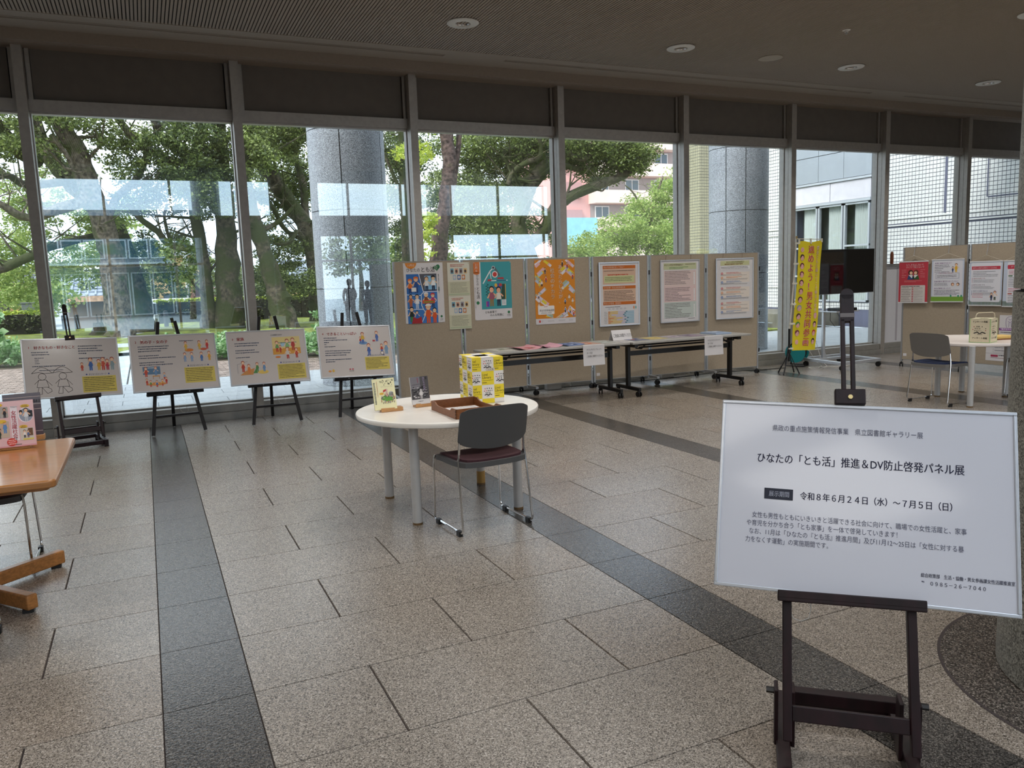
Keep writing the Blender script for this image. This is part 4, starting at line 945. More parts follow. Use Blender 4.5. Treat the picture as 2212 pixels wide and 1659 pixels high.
for k, (x, y) in enumerate(((-11, -26), (6, -28), (11, -24), (15, -30), (2.2, -24))):
    t = thing('forecourt_tree', (x, y, 0), 0, 'round tree on the forecourt behind the viewer', 'tree', 'trees on the forecourt')
    MB().tube([(0, 0, -.05), (.1, 0, 1.6), (0, .1, 3.0)], [.16, .13, .07], 8).build('trunk', BARK_GREY, t)
    leaves_obj('foliage', scatter([((0, 0, 3.4, 1.8, 1.8, 1.6), 46)], .4, .8), .26, LEAF_MID, t, 50)

# ================================================================== CEILING FITTINGS
M_LAMPW = mat('#d9d6d0', .45, 0, 'white_enamel', grain=.01, gscale=10)
def downlight(x, y, on, label):
    t = thing('downlight', (x, y, ZC - .001), 0, label, 'ceiling light', 'round downlights')
    MB().lathe([(.168, -.004), (.168, -.010), (.160, -.016), (.085, -.018), (.078, -.010)], 40).build('flange', M_LAMPW, t)
    MB().lathe([(.080, -.012), (.055, .05), (.045, .06)], 32).build('reflector', mat('#d8d8d8', .15, .9, 'reflector', grain=.02), t)
    MB().lathe([(.0, .058), (.046, .058)], 24).build('lamp', mat('#ffffff', .5, 0, 'lamp_glow', emit='#fff4e0', estr=9), t)
    ld = bpy.data.lights.new('lamp_light', 'SPOT'); ld.energy = on; ld.spot_size = math.radians(120); ld.spot_blend = .6; ld.shadow_soft_size = .05; ld.color = (1, .95, .88)
    lo = bpy.data.objects.new('lamp_light', ld); COL.objects.link(lo); lo.parent = t; lo.location = (0, 0, -.03)
    return t
LIGHT_W = 48
DL = ['nearest the top centre', 'second along the row', 'third along the row, right of the round speaker', 'at the far right end of the row', 'cut off by the right edge']
for (x, y, l) in ((3.265, 8.07, 'lit recessed downlight, largest, above the pair of columns gap'), (6.084, 8.13, 'lit recessed downlight, second along the row'), (8.915, 8.17, 'lit recessed downlight just right of the blank speaker disc'), (11.79, 8.22, 'lit recessed downlight at the far right of the row'), (9.07, 5.82, 'recessed downlight cut off by the right edge of the photo')):
    downlight(x, y, LIGHT_W, l)
for x, y in ((.45, 5.8), (3.26, 5.8), (6.08, 5.8), (.45, 3.4), (3.26, 3.4), (6.08, 3.4), (9.0, 3.4), (-2.4, 5.8), (-2.4, 3.4), (11.8, 5.8)):
    downlight(x, y, LIGHT_W, 'lit recessed downlight above and out of the photo')
sp_ = thing('ceiling_speaker', (7.50, 8.16, ZC), 0, 'flat round speaker disc flush in the ceiling between two downlights', 'speaker')
MB().lathe([(.15, -.002), (.15, -.007), (.13, -.010), (.0, -.010)], 36).build('grille', mat('#b0a698', .8, 0, 'speaker_cloth', grain=.05, gscale=200), sp_)
MB().lathe([(.15, -.001), (.156, -.004), (.15, -.009)], 36).build('rim', M_CEIL2, sp_)
de = thing('sprinkler', (7.50, 6.95, ZC), 0, 'small round sprinkler rose in the ceiling', 'sprinkler')
MB().lathe([(.045, -.001), (.045, -.007), (.02, -.01), (.02, -.03), (.0, -.03)], 20).build('rose', M_LAMPW, de); MB().cyl((0, 0, -.03), (0, 0, -.045), .012, 10).build('nozzle', M_STEEL, de)

# ================================================================== PARTITION BOARDS
NODES = [(2.77, 9.49), (3.64, 9.42), (4.56, 9.46), (5.51, 9.38), (6.39, 9.30), (7.35, 9.28), (8.24, 9.17)]
def castor(parent, x, y, r=.032, ang=0.0):
    c = MB()
    ca, sa = math.cos(ang), math.sin(ang)
    for o_ in (-.018, .018):
        c.cyl((x + o_ * ca - .007 * ca, y + o_ * sa - .007 * sa, r), (x + o_ * ca + .007 * ca, y + o_ * sa + .007 * sa, r), r, 16)
    c.cyl((x, y, r * 1.1), (x, y, r * 2 + .02), .008, 8).box(x - .014, x + .014, y - .014, y + .014, r * 1.5, r * 2.1)
    return c.build('castor', M_BLACK, parent)
def board(a, b, label, left='I', right='I', n=0, top=1.78, extra=None):
    a, b = Vector(a), Vector(b); d = b - a; L = d.length; ang = math.atan2(d.y, d.x)
    t = thing('partition_board', (a.x, a.y, 0), ang, label, 'display board', 'beige partition boards')
    MB().box(.028, L - .028, -.014, .014, .11, top).build('panel', M_CORK, t, smooth=False)
    for nm, x in (('post', .022), ('post', L - .022)):
        MB().box(x - .011, x + .011, -.017, .017, .075, top + .005).build('post', M_STEEL, t, smooth=False)
    MB().box(.03, L - .03, -.016, .016, top, top + .006).box(.03, L - .03, -.016, .016, .104, .11).build('rail', M_STEEL, t, smooth=False)
    for nm, x in ((left, .0), (right, L)):
        if nm == 'T':
            MB().box(x - .02, x + .02, -.24, .24, .085, .115).build('foot', M_STEEL, t, smooth=False)
            castor(t, x, -.21, ang=.4); castor(t, x, .21, ang=-.3)
        elif nm == 'c': castor(t, (.022 if x == 0 else L - .022), 0, .03, .3)
    hn = MB()
    for z in (.35, .9, 1.55): hn.box(L - .012, L + .012, -.0172, .012, z - .03, z + .03)
    hn.build('hinge', M_BLACK, t, smooth=False)
    return t, L
BLAB = ['leftmost beige board, carrying the blue workers poster', 'beige board carrying the turquoise poster', 'beige board carrying the orange poster', 'beige board carrying the framed sheet with orange bars',
        'beige board carrying the framed checklist', 'rightmost board of the long row, carrying the framed answer sheet']
BS = []
for i in range(6):
    BS.append(board(NODES[i], NODES[i + 1], BLAB[i], left={0: 'T', 3: 'c'}.get(i, ''), right={0: 'T', 1: 'T', 2: 'c', 3: 'T', 4: 'T', 5: 'c'}[i]))
tagm = MB().box(.05, .10, -.0165, -.0142, .16, .20).build('name_plate', M_PAPER, BS[3][0], smooth=False)

def on_board(i, s0, s1, z0, z1, name, label, cat, group=None, off=.0165, th=.0012, tilt=0, nodes=NODES, bs=None, thm=None):
    """a sheet hung on board i; local frame: u from left, v from bottom"""
    a = Vector(nodes[i]); b = Vector(nodes[i + 1]); d = (b - a).normalized(); n = Vector((d.y, -d.x))
    p = a + d * s0 + n * off
    t = thing(name, (p.x, p.y, z0), math.atan2(d.y, d.x), label, cat, group)
    return t, s1 - s0, z1 - z0

def curled_paper(t, w, h, m=M_PAPER, curl=.004, name='sheet'):
    n = 10; vs = []
    for j in range(n + 1):
        for i in range(5):
            vs.append((w * i / 4, -curl * (abs(j / n - .5) * 2) ** 3 * .0, h * j / n))
    fs = [(j * 5 + i, j * 5 + i + 1, (j + 1) * 5 + i + 1, (j + 1) * 5 + i) for j in range(n) for i in range(4)]
    MB()._add([(0, 0, 0), (w, 0, 0), (w, 0, h), (0, 0, h), (0, .0006, 0), (w, .0006, 0), (w, .0006, h), (0, .0006, h)], [(0, 1, 2, 3), (4, 7, 6, 5), (0, 4, 5, 1), (1, 5, 6, 2), (2, 6, 7, 3), (3, 7, 4, 0)]).build(name, m, t, smooth=False)
def pins(t, pts):
    mb = MB()
    for u, v in pts: mb.cyl((u, -.001, v), (u, -.007, v), .005, 10)
    mb.build('push_pin', mat('#d8d2c4', .3, 0, 'pin_head'), t)

# poster 1: blue collage of workers
t, w, h = on_board(0, .14, .64, 1.02, 1.763, 'poster', 'poster with blue collage of people at work on the leftmost board', 'poster')
curled_paper(t, w, h); pins(t, [(.01, h - .01), (w - .01, h - .01), (.01, .01), (w - .01, .01)])
P = Print()
P.ell(.095, h, .072, .070, '#e08a2c', 1, 20, PI, 2 * PI); P.text(.052, h - .040, .034, '11月は', '#ffffff', 4, .02, sx=.9)
P.text(.035, h - .105, .052, 'ひなたの', '#20201f', 2, .01, sx=.85); P.text(.215, h - .11, .072, 'とも活', '#20201f', 2, .02, sx=.85)
P.ell(.405, h - .062, .026, .024, '#2f7a4f', 1); P.ell(.437, h - .052, .026, .028, '#2f7a4f', 1); P.poly([(.385, h - .07), (.46, h - .06), (.425, h - .105)], '#2f7a4f', 1)
P.text(.389, h - .062, .022, '職場\n家庭', '#d6ead8', 3, .02)
P.rect(.03, .0, .415, h - .135, '#3a7ac4', 1)
P.poly([(.03, h - .135), (.19, h - .135), (.205, h - .27), (.19, h - .36), (.03, h - .37)], '#2b6cb8', 2)
P.poly([(.20, h - .135), (.415, h - .135), (.415, h - .345), (.24, h - .345), (.21, h - .28)], '#575862', 2)
P.poly([(.26, h - .16), (.40, h - .16), (.41, h - .33), (.26, h - .33)], '#8ec4e8', 3)
for pts in ([(.19, h - .135), (.21, h - .23), (.24, h - .36), (.20, h - .40), (.03, h - .385)], [(.24, h - .355), (.415, h - .355)], [(.21, h - .40), (.21, h - .52), (.23, h - .57), (.03, h - .565)], [(.23, h - .57), (.26, h - .62), (.20, 0.0)], [(.27, h - .56), (.40, h - .47)]):
    P.line(pts, .008, '#e9f1f8', 6)
P.person(.075, h - .37, .18, '#e8742a', '#e8742a', '#f0cda8', '#23407a', 7, hat='#e8742a'); P.person(.15, h - .365, .20, '#1f4f94', '#e8742a', '#f0cda8', '#23407a', 7, hat='#e8742a'); P.rect(.09, h - .35, .15, h - .30, '#f4f4f0', 12)
P.person(.285, h - .345, .18, '#e8ecf0', '#7a4a30', '#f0cda8', '#1a2f50', 7); P.person(.37, h - .345, .19, '#f4f6f8', '#15151a', '#f0cda8', '#1a2f50', 7, hat='#15151a')
P.person(.075, h - .54, .16, '#b8663c', '#181820', '#e8b890', '#b8663c', 7); P.person(.155, h - .56, .18, '#f2f4f8', '#181820', '#f0cda8', '#c8d4e4', 7)
P.person(.27, h - .55, .19, '#8a4a24', '#d8d8d8', '#f0cda8', '#24406c', 7, hat='#e8e8ea'); P.person(.355, h - .55, .18, '#c03a7c', '#c83a3c', '#f0cda8', '#24406c', 7, hat='#c83a3c')
P.rect(.22, h - .50, .38, h - .46, '#d85a30', 12); P.rect(.24, h - .49, .36, h - .475, '#6a9a3a', 13)
P.person(.08, .02, .19, '#1f2c28', '#15151a', '#f0cda8', '#3f8a40', 8); P.person(.145, .03, .13, '#2f6ac0', '#101014', '#f0cda8', '#2f6ac0', 8)
P.poly([(.075, .0), (.21, .0), (.20, .085), (.145, .06), (.095, .085)], '#a8242c', 14)
P.person(.29, .0, .24, '#e25a22', '#d85020', '#f0cda8', '#e25a22', 8, hat='#f2ece0'); P.person(.37, .0, .19, '#e25a22', '#181820', '#f0cda8', '#e25a22', 8)
P.text(.432, h - .155, .017, '職場も家庭もともにいきいきと', '#5a5a5a', 2, 0, vertical=True); P.text(.425, h - .32, .026, '活躍', '#2a8a94', 2, .01, vertical=True)
P.ell(.458, .075, .014, .014, '#2f7a4f', 1); P.greek(.44, .045, .48, 2, .014, '#303030', 3)
P.emit(t)
# leaflets, two under each other (joined strip)
t, w, h = on_board(0, .697, .987, .921, 1.757, 'leaflet_strip', 'two pale leaflets pinned one above the other across the first board joint', 'leaflet', off=.0185)
curled_paper(t, w, h, mat('#dcdacb', .6, 0, 'pale_leaflet_paper')); pins(t, [(.01, h - .01), (w - .01, h - .01), (.01, h / 2), (w - .01, h / 2)])
P = Print()
for k, y in enumerate((h / 2, 0)):
    hh = h / 2
    P.rect(.0, y + .002, w, y + .18, '#d0cfb4', 1); P.rect(.0, y, w, y + .002, '#8f9a90', 2); P.rect(.01, y + .012, w - .01, y + .03, '#b9c4a4', 2)
    P.greek(.04, y + hh - .025, w - .06, 2, .018, '#b8604c', 5 + k, .6)
    for i, c in enumerate(('#6ea3b8', '#d8a890', '#9a98a0', '#e0c088')): P.rect(.04 + i * .058, y + hh - .14, .082 + i * .058, y + hh - .075, c, 2); P.ell(.06 + i * .058, y + hh - .11, .014, .02, '#54433f', 3)
    for i, c in enumerate(('#a7c0d4', '#3f6ca8', '#cd7a3c')): P.rect(.07 + i * .058, y + hh - .215, .112 + i * .058, y + hh - .155, c, 2); P.ell(.09 + i * .058, y + hh - .185, .014, .02, '#d8d0cc', 3)
    P.greek(.03, y + .165, w - .03, 8, .0165, '#6f7260', 9 + k, .4)
P.emit(t)
# turquoise poster
t, w, h = on_board(1, .172, .706, 1.017, 1.753, 'poster', 'turquoise poster of two children under a chore picture', 'poster')
curled_paper(t, w, h); pins(t, [(.01, h - .01), (w - .01, h - .01), (.01, .01), (w - .01, .01)])
P = Print()
P.rect(.10, .135, w, h, '#3f9ea6', 1); P.rect(0, h - .14, .085, h, '#d87a3a', 1); P.ell(.0425, h - .14, .0425, .018, '#d87a3a', 1)
P.text(.022, h - .045, .042, '11', '#ffffff', 3, .02); P.text(.020, h - .085, .042, '月', '#ffffff', 3, .02); P.text(.028, h - .12, .026, 'は', '#ffffff', 3, .02)
P.text(.034, h - .185, .036, 'ひなたの', '#20201f', 3, .01, vertical=True); P.text(.028, h - .355, .052, 'とも活', '#20201f', 3, .02, vertical=True)
P.ell(.048, h - .515, .022, .022, '#2f7a4f', 2); P.text(.008, h - .33, .012, '職場も家庭もともにいきいきと活躍できる宮崎県へ', '#555555', 3, 0, vertical=True)
P.line([(.13, h - .27), (.23, h - .12), (.29, h - .07)], .014, '#e8eef0', 3); P.line([(.23, h - .12), (.25, h - .24), (.48, h - .24)], .01, '#e8eef0', 3); P.line([(.30, h - .08), (.36, h - .17)], .03, '#5a6c74', 3)
P.ell(.30, h - .16, .042, .042, '#e6e6e6', 4); P.ell(.30, h - .16, .03, .03, '#c8413c', 5); P.ell(.28, h - .075, .024, .024, '#c4ccd0', 4); P.ell(.28, h - .075, .015, .015, '#2f3b44', 5)
P.poly([(.20, h - .22), (.26, h - .22), (.24, h - .245), (.19, h - .245)], '#b43a40', 5); P.poly([(.34, h - .20), (.42, h - .20), (.43, h - .225), (.33, h - .22)], '#b43a40', 5); P.rect(.32, h - .245, .46, h - .235, '#2b5f86', 5)
for k in range(9): P.ell(.185 + (-1) ** k * .012, h - .29 - k * .018, .012, .006, '#204a40', 4)
P.line([(.185, h - .27), (.185, h - .45)], .004, '#204a40', 4)
P.ell(.34, h - .31, .06, .035, '#3a5ba8', 4); P.ell(.31, h - .30, .02, .025, '#e0b43a', 5); P.ell(.375, h - .295, .022, .02, '#c8413c', 5)
P.poly([(.40, h - .285), (.44, h - .285), (.44, h - .48), (.37, h - .48)], '#2d4a3a', 3); P.poly([(.44, h - .285), (.45, h - .285), (.45, h - .48), (.44, h - .48)], '#d8a848', 3)
P.person(.245, h - .565, .26, '#a0566c', '#1c1614', '#f2b998', '#8f7a4c', 6); P.person(.345, h - .565, .25, '#e6e0d4', '#1c1614', '#f2b998', '#1f2c44', 6)
P.rect(.385, h - .56, .45, h - .485, '#e4e8ea', 8); P.greek(.39, h - .49, .445, 4, .015, '#7a8288', 4, .4, 9); P.rect(.175, h - .57, .205, h - .50, '#6a4ab0', 7); P.rect(.165, h - .57, .18, h - .50, '#d84a9c', 7)
P.text(.14, .085, .034, 'とも家事で', '#30302f', 3, .01); P.text(.21, .045, .034, 'みんな笑顔に', '#30302f', 3, .01)
P.ell(.485, .085, .018, .018, '#2f7a4f', 2); P.greek(.46, .055, .51, 2, .016, '#303030', 3)
P.emit(t)
# orange poster
t, w, h = on_board(2, .128, .707, .912, 1.761, 'poster', 'orange poster with slanting speech bubbles and little people', 'poster')
curled_paper(t, w, h); pins(t, [(.01, h - .01), (w - .01, h - .01), (.01, .01), (w - .01, .01)])
P = Print()
P.rect(0, .075, w, h, '#dd8a1c', 1)
P.text(.335, h - .12, .062, 'あなたらしさが、', '#f6f3ee', 8, .015, vertical=True, pitch=1.05); P.text(.22, h - .165, .066, '社会のチカラ', '#f6f3ee', 8, .015, vertical=True, pitch=1.05)
rr = random.Random(8)
spots = [(.06, h - .05, 1), (.17, h - .03, 1), (.10, h - .17, 1), (.05, h - .27, 1), (.12, h - .42, 1), (.05, h - .50, 1), (.50, h - .06, -1), (.42, h - .14, -1), (.51, h - .19, -1), (.45, h - .33, -1), (.54, h - .40, -1), (.42, .11, -1), (.52, .16, -1), (.14, h - .55, 1), (.36, .09, 1), (.22, .10, 1)]
cs = ['#d9cfe4', '#e9e4ec', '#e8b9c0', '#e8d43c', '#b8c8dc', '#a9b8a0']
for i, (x, y, s_) in enumerate(spots):
    a = math.radians(-38 * s_) if i % 2 else math.radians(40 * s_)
    for q in range(3):
        L = .125 - q * .025; wd = .036; ox, oy = rr.uniform(-.02, .02), rr.uniform(-.03, .03)
        c_, n_ = math.cos(a), math.sin(a)
        pts = [(x + ox + u * c_ - v * n_, y + oy + u * n_ + v * c_) for u, v in ((-L / 2, -wd / 2), (L / 2, -wd / 2), (L / 2, wd / 2), (-L / 2, wd / 2))]
        pts = [(min(max(px, .003), w - .003), min(max(py, .08), h - .003)) for px, py in pts]
        P.poly(pts, cs[(i + q) % 6], 2 + q)
for (x, y) in ((.15, h - .14), (.065, h - .32), (.05, h - .46), (.10, h - .30), (.16, h - .25), (.40, h - .05), (.47, h - .08), (.545, h - .22), (.40, h - .38), (.43, h - .55), (.49, h - .50), (.54, h - .55), (.50, h - .67), (.55, h - .72), (.43, h - .66), (.05, h - .60)):
    P.person(x, y - .045, .085, rr.choice(['#e9e4e0', '#e8d43c', '#c8413c', '#7a92b8', '#3c3a3a']), '#2a1814', '#f0c8a8', rr.choice(['#2b2b30', '#5a6a8a', '#c8a060']), 6)
P.rrect(.035, .13, .27, .245, .012, '#f3efec', 9); P.text(.055, .17, .034, '男女共同参画週間', '#302b2a', 10, .02, sx=.78); P.text(.08, .142, .022, '6月23日(火)→29日(月)', '#302b2a', 10, .01, sx=.7); P.greek(.12, .235, .18, 1, .016, '#b8402c', 2, .5, 10)
P.rect(0, 0, w, .075, '#dedade', 1); P.rect(.045, .025, .07, .055, '#d0463c', 2); P.greek(.08, .05, .11, 2, .014, '#8f8c90', 3, .4, 2); P.greek(.17, .048, .27, 2, .012, '#8f8c90', 4, .3, 2); P.greek(.33, .048, .43, 2, .012, '#8f8c90', 5, .3, 2); P.greek(.48, .048, .55, 2, .012, '#8f8c90', 6, .3, 2)
P.emit(t)

# framed sheets
def framed(t, w, h, d=.02, f=.016, fm=M_SILVER, sheet=M_PAPER, cords=()):
    fr = MB()
    fr.box(0, w, -d, 0, 0, f).box(0, w, -d, 0, h - f, h).box(0, f, -d, 0, f, h - f).box(w - f, w, -d, 0, f, h - f)
    fr.build('frame', fm, t, smooth=False, bevel=.002)
    MB().box(f, w - f, -d + .006, -.001, f, h - f).build('sheet', sheet, t, smooth=False)
    if cords:
        c = MB()
        for x, top in cords: c.tube([(x, -.004, h - .002), (x + .004, -.012, h + top)], .0016, 5); c.tube([(x + .004, -.012, h + top), (x + .004, .022, h + top + .006), (x + .004, .03, h + top - .03)], .0016, 5)
        c.build('hanging_hook', mat('#8a6a5a', .4, .4, 'copper_wire'), t)
    return Print(-d + .006 - .0008)
t, w, h = on_board(3, .102, .720, .836, 1.705, 'framed_sheet', 'silver framed sheet with three orange heading bars and coloured bar chart', 'framed sheet', 'framed sheets on the boards', off=.02)
P = framed(t, w, h, cords=((.10, .075), (.50, .075)))
for y0, y1, s_ in ((h - .30, h - .09, 'd'), (h - .54, h - .36, 'd')): P.rect(.06, y0, w - .06, y1, '#d9b79f', 1)
for y, s_ in ((h - .09, '男女共同参画社会ってなに？'), (h - .365, 'なぜ必要？男女共同参画社会'), (h - .58, '男女の平等感（宮崎県）')):
    P.rect(.06, y, w - .06, y + .042, '#c86a1e', 2); P.text(.07, y + .010, .028, s_, '#f3e4d2', 3, .02, sx=.9)
P.greek(.075, h - .115, w - .075, 1, .02, '#4a3a34', 1, .5, 3); P.rect(.08, h - .28, w - .08, h - .185, '#cfd09a', 3); P.greek(.13, h - .165, w - .13, 1, .02, '#c84a20', 2, .8, 4); P.greek(.095, h - .205, w - .095, 3, .021, '#5a6a40', 3, .45, 5)
P.greek(.075, h - .39, w - .075, 7, .0205, '#4a3a34', 4, .45, 3)
P.greek(.09, h - .605, w * .6, 1, .016, '#4a3a34', 6, .5, 3)
for k in range(8):
    y = .185 - k * .0215; a = .13; b = a + (.03, .03, .01, .02, .09, .035, .07, .04)[k]; c_ = a + (.15, .15, .05, .12, .22, .13, .22, .2)[k]; e = w - .17 - (.05, .07, .09, .07, .03, .07, .04, .06)[k]; g_ = w - .09
    P.rect(a, y, b, y + .015, '#d88a3c', 3); P.rect(b, y, c_, y + .015, '#e2c070', 3); P.rect(c_, y, e, y + .015, '#cfc4d4', 3); P.rect(e, y, e + .025, y + .015, '#3a7c94', 3); P.rect(e + .025, y, g_, y + .015, '#9cc4d8', 3); P.greek(.07, y + .012, .12, 1, .012, '#6a6a6a', k, .5, 3)
P.rect(w - .10, .225, w - .082, .26, '#d07a3a', 3); P.rect(w - .07, .225, w - .052, .26, '#6aa8a0', 3)
for k in range(5): P.ell(.15 + k * .06, .235, .02, .012, '#c9c6cc', 3)
P.emit(t)
t, w, h = on_board(4, .17, .835, .833, 1.711, 'framed_sheet', 'silver framed checklist with a column of tick boxes down the right', 'framed sheet', 'framed sheets on the boards', off=.02)
P = framed(t, w, h, cords=((.10, .06), (.52, .06)))
P.rect(.055, h - .135, w - .055, h - .045, '#c9cda6', 1); P.text(.065, h - .082, .031, 'あなたの男女共同参画度は？', '#6a4a20', 3, .03, sx=.82); P.greek(.42, h - .06, w - .07, 1, .018, '#6a5a30', 1, .6, 3); P.greek(.15, h - .10, w - .15, 2, .018, '#5a8a4a', 2, .5, 3)
P.rect(.06, h - .37, w - .06, h - .15, '#e0cac6', 1); P.rect(.06, h - .59, w - .06, h - .37, '#e2c8c6', 1); P.rect(.06, .065, w - .06, h - .59, '#c9d2cc', 1)
for y, n_, s_ in ((h - .16, 9, 11), (h - .39, 9, 12), (h - .61, 10, 13)):
    P.greek(.075, y, w - .15, n_, .0215, '#5a5254', s_, .4, 3)
    for k in range(n_ - 1): P.rrect(w - .105, y - .036 - k * .0215, w - .08, y - .021 - k * .0215, .003, '#eceaea', 3)
P.greek(w - .2, .05, w - .07, 1, .014, '#6a6a6a', 4, .5, 3); P.emit(t)
t, w, h = on_board(5, .155, .785, .835, 1.713, 'framed_sheet', 'silver framed sheet with rows of red, orange and blue numbered dots', 'framed sheet', 'framed sheets on the boards', off=.02)
P = framed(t, w, h, cords=((.12, .06), (.44, .06)))
P.rect(.075, h - .105, w - .075, h - .04, '#cfd0a0', 1); P.text(.17, h - .07, .030, 'あなたの男女共同参画度は？', '#6a5a20', 3, .03, sx=.8); P.greek(.14, h - .08, w - .14, 1, .02, '#7a4a20', 2, .7, 3)
P.rrect(.07, h - .165, w - .06, h - .115, .008, '#d4d2d6', 1); P.rrect(.072, h - .163, w - .062, h - .117, .008, '#eceaec', 2); P.greek(.085, h - .125, w - .09, 2, .017, '#5a565c', 5, .5, 3)
for g in range(3):
    y = h - .20 - g * .215; P.rect(.08, y - .15, w - .07, y, '#eadfd6', 1)
    for k, c_ in enumerate(('#c43a4a', '#e08a3a', '#2f74b8')):
        yy_ = y - .02 - k * .062; P.ell(.10, yy_, .017, .017, c_, 3); P.ell(.10, yy_, .006, .009, '#f6ecec', 4); P.greek(.17, yy_ + .017, w - .2, 2, .0135, c_, g * 3 + k, .5, 3); P.greek(.08, yy_ - .014, w - .08, 2, .012, '#6f6a70', g * 3 + k + 20, .4, 3)
P.emit(t)

# boards at right
RN = [(10.38, 8.46), (10.64, 7.575), (10.71, 6.62)]
RB = [board(RN[0], RN[1], 'beige board at right carrying the red poster', 'c', 'T'), board(RN[1], RN[2], 'beige board at right, half hidden by the inner column', '', 'T')]
MB().box(.05, .10, -.0165, -.0142, .16, .20).build('name_plate', M_PAPER, RB[0][0], smooth=False)
def hung(i, s0, s1, z0, z1, label, off=.05, hook=None):
    t, w, h = on_board(i, s0, s1, z0, z1, 'hanging_poster', label, 'poster', 'posters hung on strings', off=off, nodes=RN)
    MB().box(0, w, .0, .003, 0, h).build('sheet', M_PAPER, t, smooth=False)
    MB().box(-.004, w + .004, -.006, .006, h - .012, h + .004).box(-.004, w + .004, -.006, .006, -.006, .008).build('hanger_rail', mat('#e4e4e6', .35, 0, 'white_plastic_rail'), t, smooth=False)
    hk = (hook if hook is not None else w / 2)
    MB().tube([(.005, 0, h), (hk, .0, h + .085), (w - .005, 0, h)], .0022, 5).build('string', mat('#d8cfc0', .8, 0, 'white_string'), t)
    MB().tube([(hk, 0, h + .08), (hk, .01, h + .13), (hk, off - .012, 1.80 - z0), (hk, off + .02, 1.79 - z0)], .003, 5).build('hook', M_STEEL, t)
    return t, w, h
t, w, h = hung(0, -.03, .385, .968, 1.576, 'red poster with two embracing figures and white table, hung on string')
P = Print(); P.rect(.0, .0, w, h, '#c43c4a', 1); P.text(.10, h - .065, .032, 'もう､がまんしないで', '#f4e6e6', 3, .02, sx=.82); P.text(.10, h - .098, .032, 'ひとりで悩まないで', '#f4e6e6', 3, .02, sx=.9)
for sx_, hc, bc in ((-1, '#4a241c', '#2f4a78'), (1, '#6a2a20', '#3a5a34')):
    x = w / 2 + sx_ * .038; P.poly([(x - .05, h - .27), (x + .05, h - .27), (x + .025, h - .185), (x - .025, h - .185)], bc, 3); P.ell(x, h - .165, .036, .04, hc, 4); P.ell(x - sx_ * .006, h - .172, .022, .024, '#f2c9a8', 5); P.poly([(x - .03, h - .20), (x + .03, h - .20), (x - sx_ * .02, h - .25)], '#f0ecec', 6)
P.greek(.04, h - .125, .11, 5, .026, '#e8a8a8', 3, .25, 3); P.greek(w - .11, h - .125, w - .04, 5, .026, '#e8a8a8', 4, .25, 3); P.greek(.08, h - .285, w - .08, 2, .014, '#eab0b0', 5, .3, 3)
P.rrect(.03, .0, w - .035, .255, .012, '#dcd6d2', 2); P.greek(.045, .245, w - .05, 1, .02, '#3a3234', 6, .6, 4)
for k in range(9): y = .222 - k * .025; P.greek(.04, y, .18, 1, .018, '#6a6264', k, .5, 4); P.rect(.19, y - .012, .215, y, '#b8404a', 4); P.greek(.225, y + .002, w - .06, 2, .009, '#8a8284', k + 9, .4, 4)
P.emit(t)
t, w, h = hung(0, .435, .871, .978, 1.588, 'pale blue poster with green foot strip, second from left of the hung ones')
P = Print(); P.rect(0, 0, w, h, '#c9d3e6', 1); P.rrect(.02, .05, w - .02, h - .02, .02, '#e2e2ea', 2); P.rect(0, 0, w, .075, '#7aa83a', 3)
for x in (.27, .37, .41): P.ell(x, .085, .012, .016, '#3f9a78', 4)
P.text(.04, h - .065, .026, '友達に相談されたら？', '#7a3a8a', 4, .02, sx=.9); P.greek(.04, h - .08, .26, 5, .024, '#5a5666', 2, .4, 4)
P.line([(.06, h - .20), (.37, h - .20), (.37, h - .275), (.06, h - .275), (.06, h - .20)], .003, '#4a5a86', 4); P.text(.09, h - .205, .019, 'こんなことを言ってませんか？', '#b83a5a', 4, .02, sx=.8); P.greek(.075, h - .225, .35, 2, .022, '#4a4a5a', 3, .4, 5)
P.text(.04, h - .325, .024, '友達が誰かに暴力をふるっていたら？', '#7a3a8a', 4, .02, sx=.82); P.greek(.04, h - .34, .23, 3, .017, '#5a5666', 4, .4, 4)
P.text(.04, h - .425, .024, '自分が被害にあったら？', '#7a3a8a', 4, .02, sx=.9); P.greek(.04, h - .44, .39, 4, .021, '#4a4656', 5, .45, 4)
P.person(.33, h - .19, .13, '#e8b83a', '#8a5430', '#f2c9a8', '#e8b83a', 5); P.person(.285, h - .19, .085, '#2f4a78', '#2a1a18', '#f2c9a8', '#2f4a78', 6); P.ell(.29, h - .36, .022, .024, '#8a4a34', 5); P.ell(.292, h - .363, .016, .017, '#f2c9a8', 6); P.ell(.36, h - .36, .022, .024, '#3a1a18', 5); P.ell(.357, h - .363, .016, .017, '#f2c9a8', 6)
P.emit(t)
t, w, h = hung(1, .036, .488, .930, 1.542, 'hung poster with red title bar and two seated figures at lower right')
P = Print(); sc = w / .48
P.rect(0, 0, w, h, '#c9d3e6', 1); P.rrect(.02, .05, w - .02, h - .02, .02, '#e6e6ee', 2); P.rect(0, 0, w, .075, '#7aa83a', 1); P.rect(.03 * sc, h - .115, w - .03 * sc, h - .07, '#c83c50', 3)
P.text(.045 * sc, h - .103, .026, '相手との良好な関係をつくるために', '#f4e8ea', 4, .02, sx=.86 * sc); P.greek(.05 * sc, h - .14, w - .05 * sc, 4, .021, '#4a4a58', 2, .35, 4)
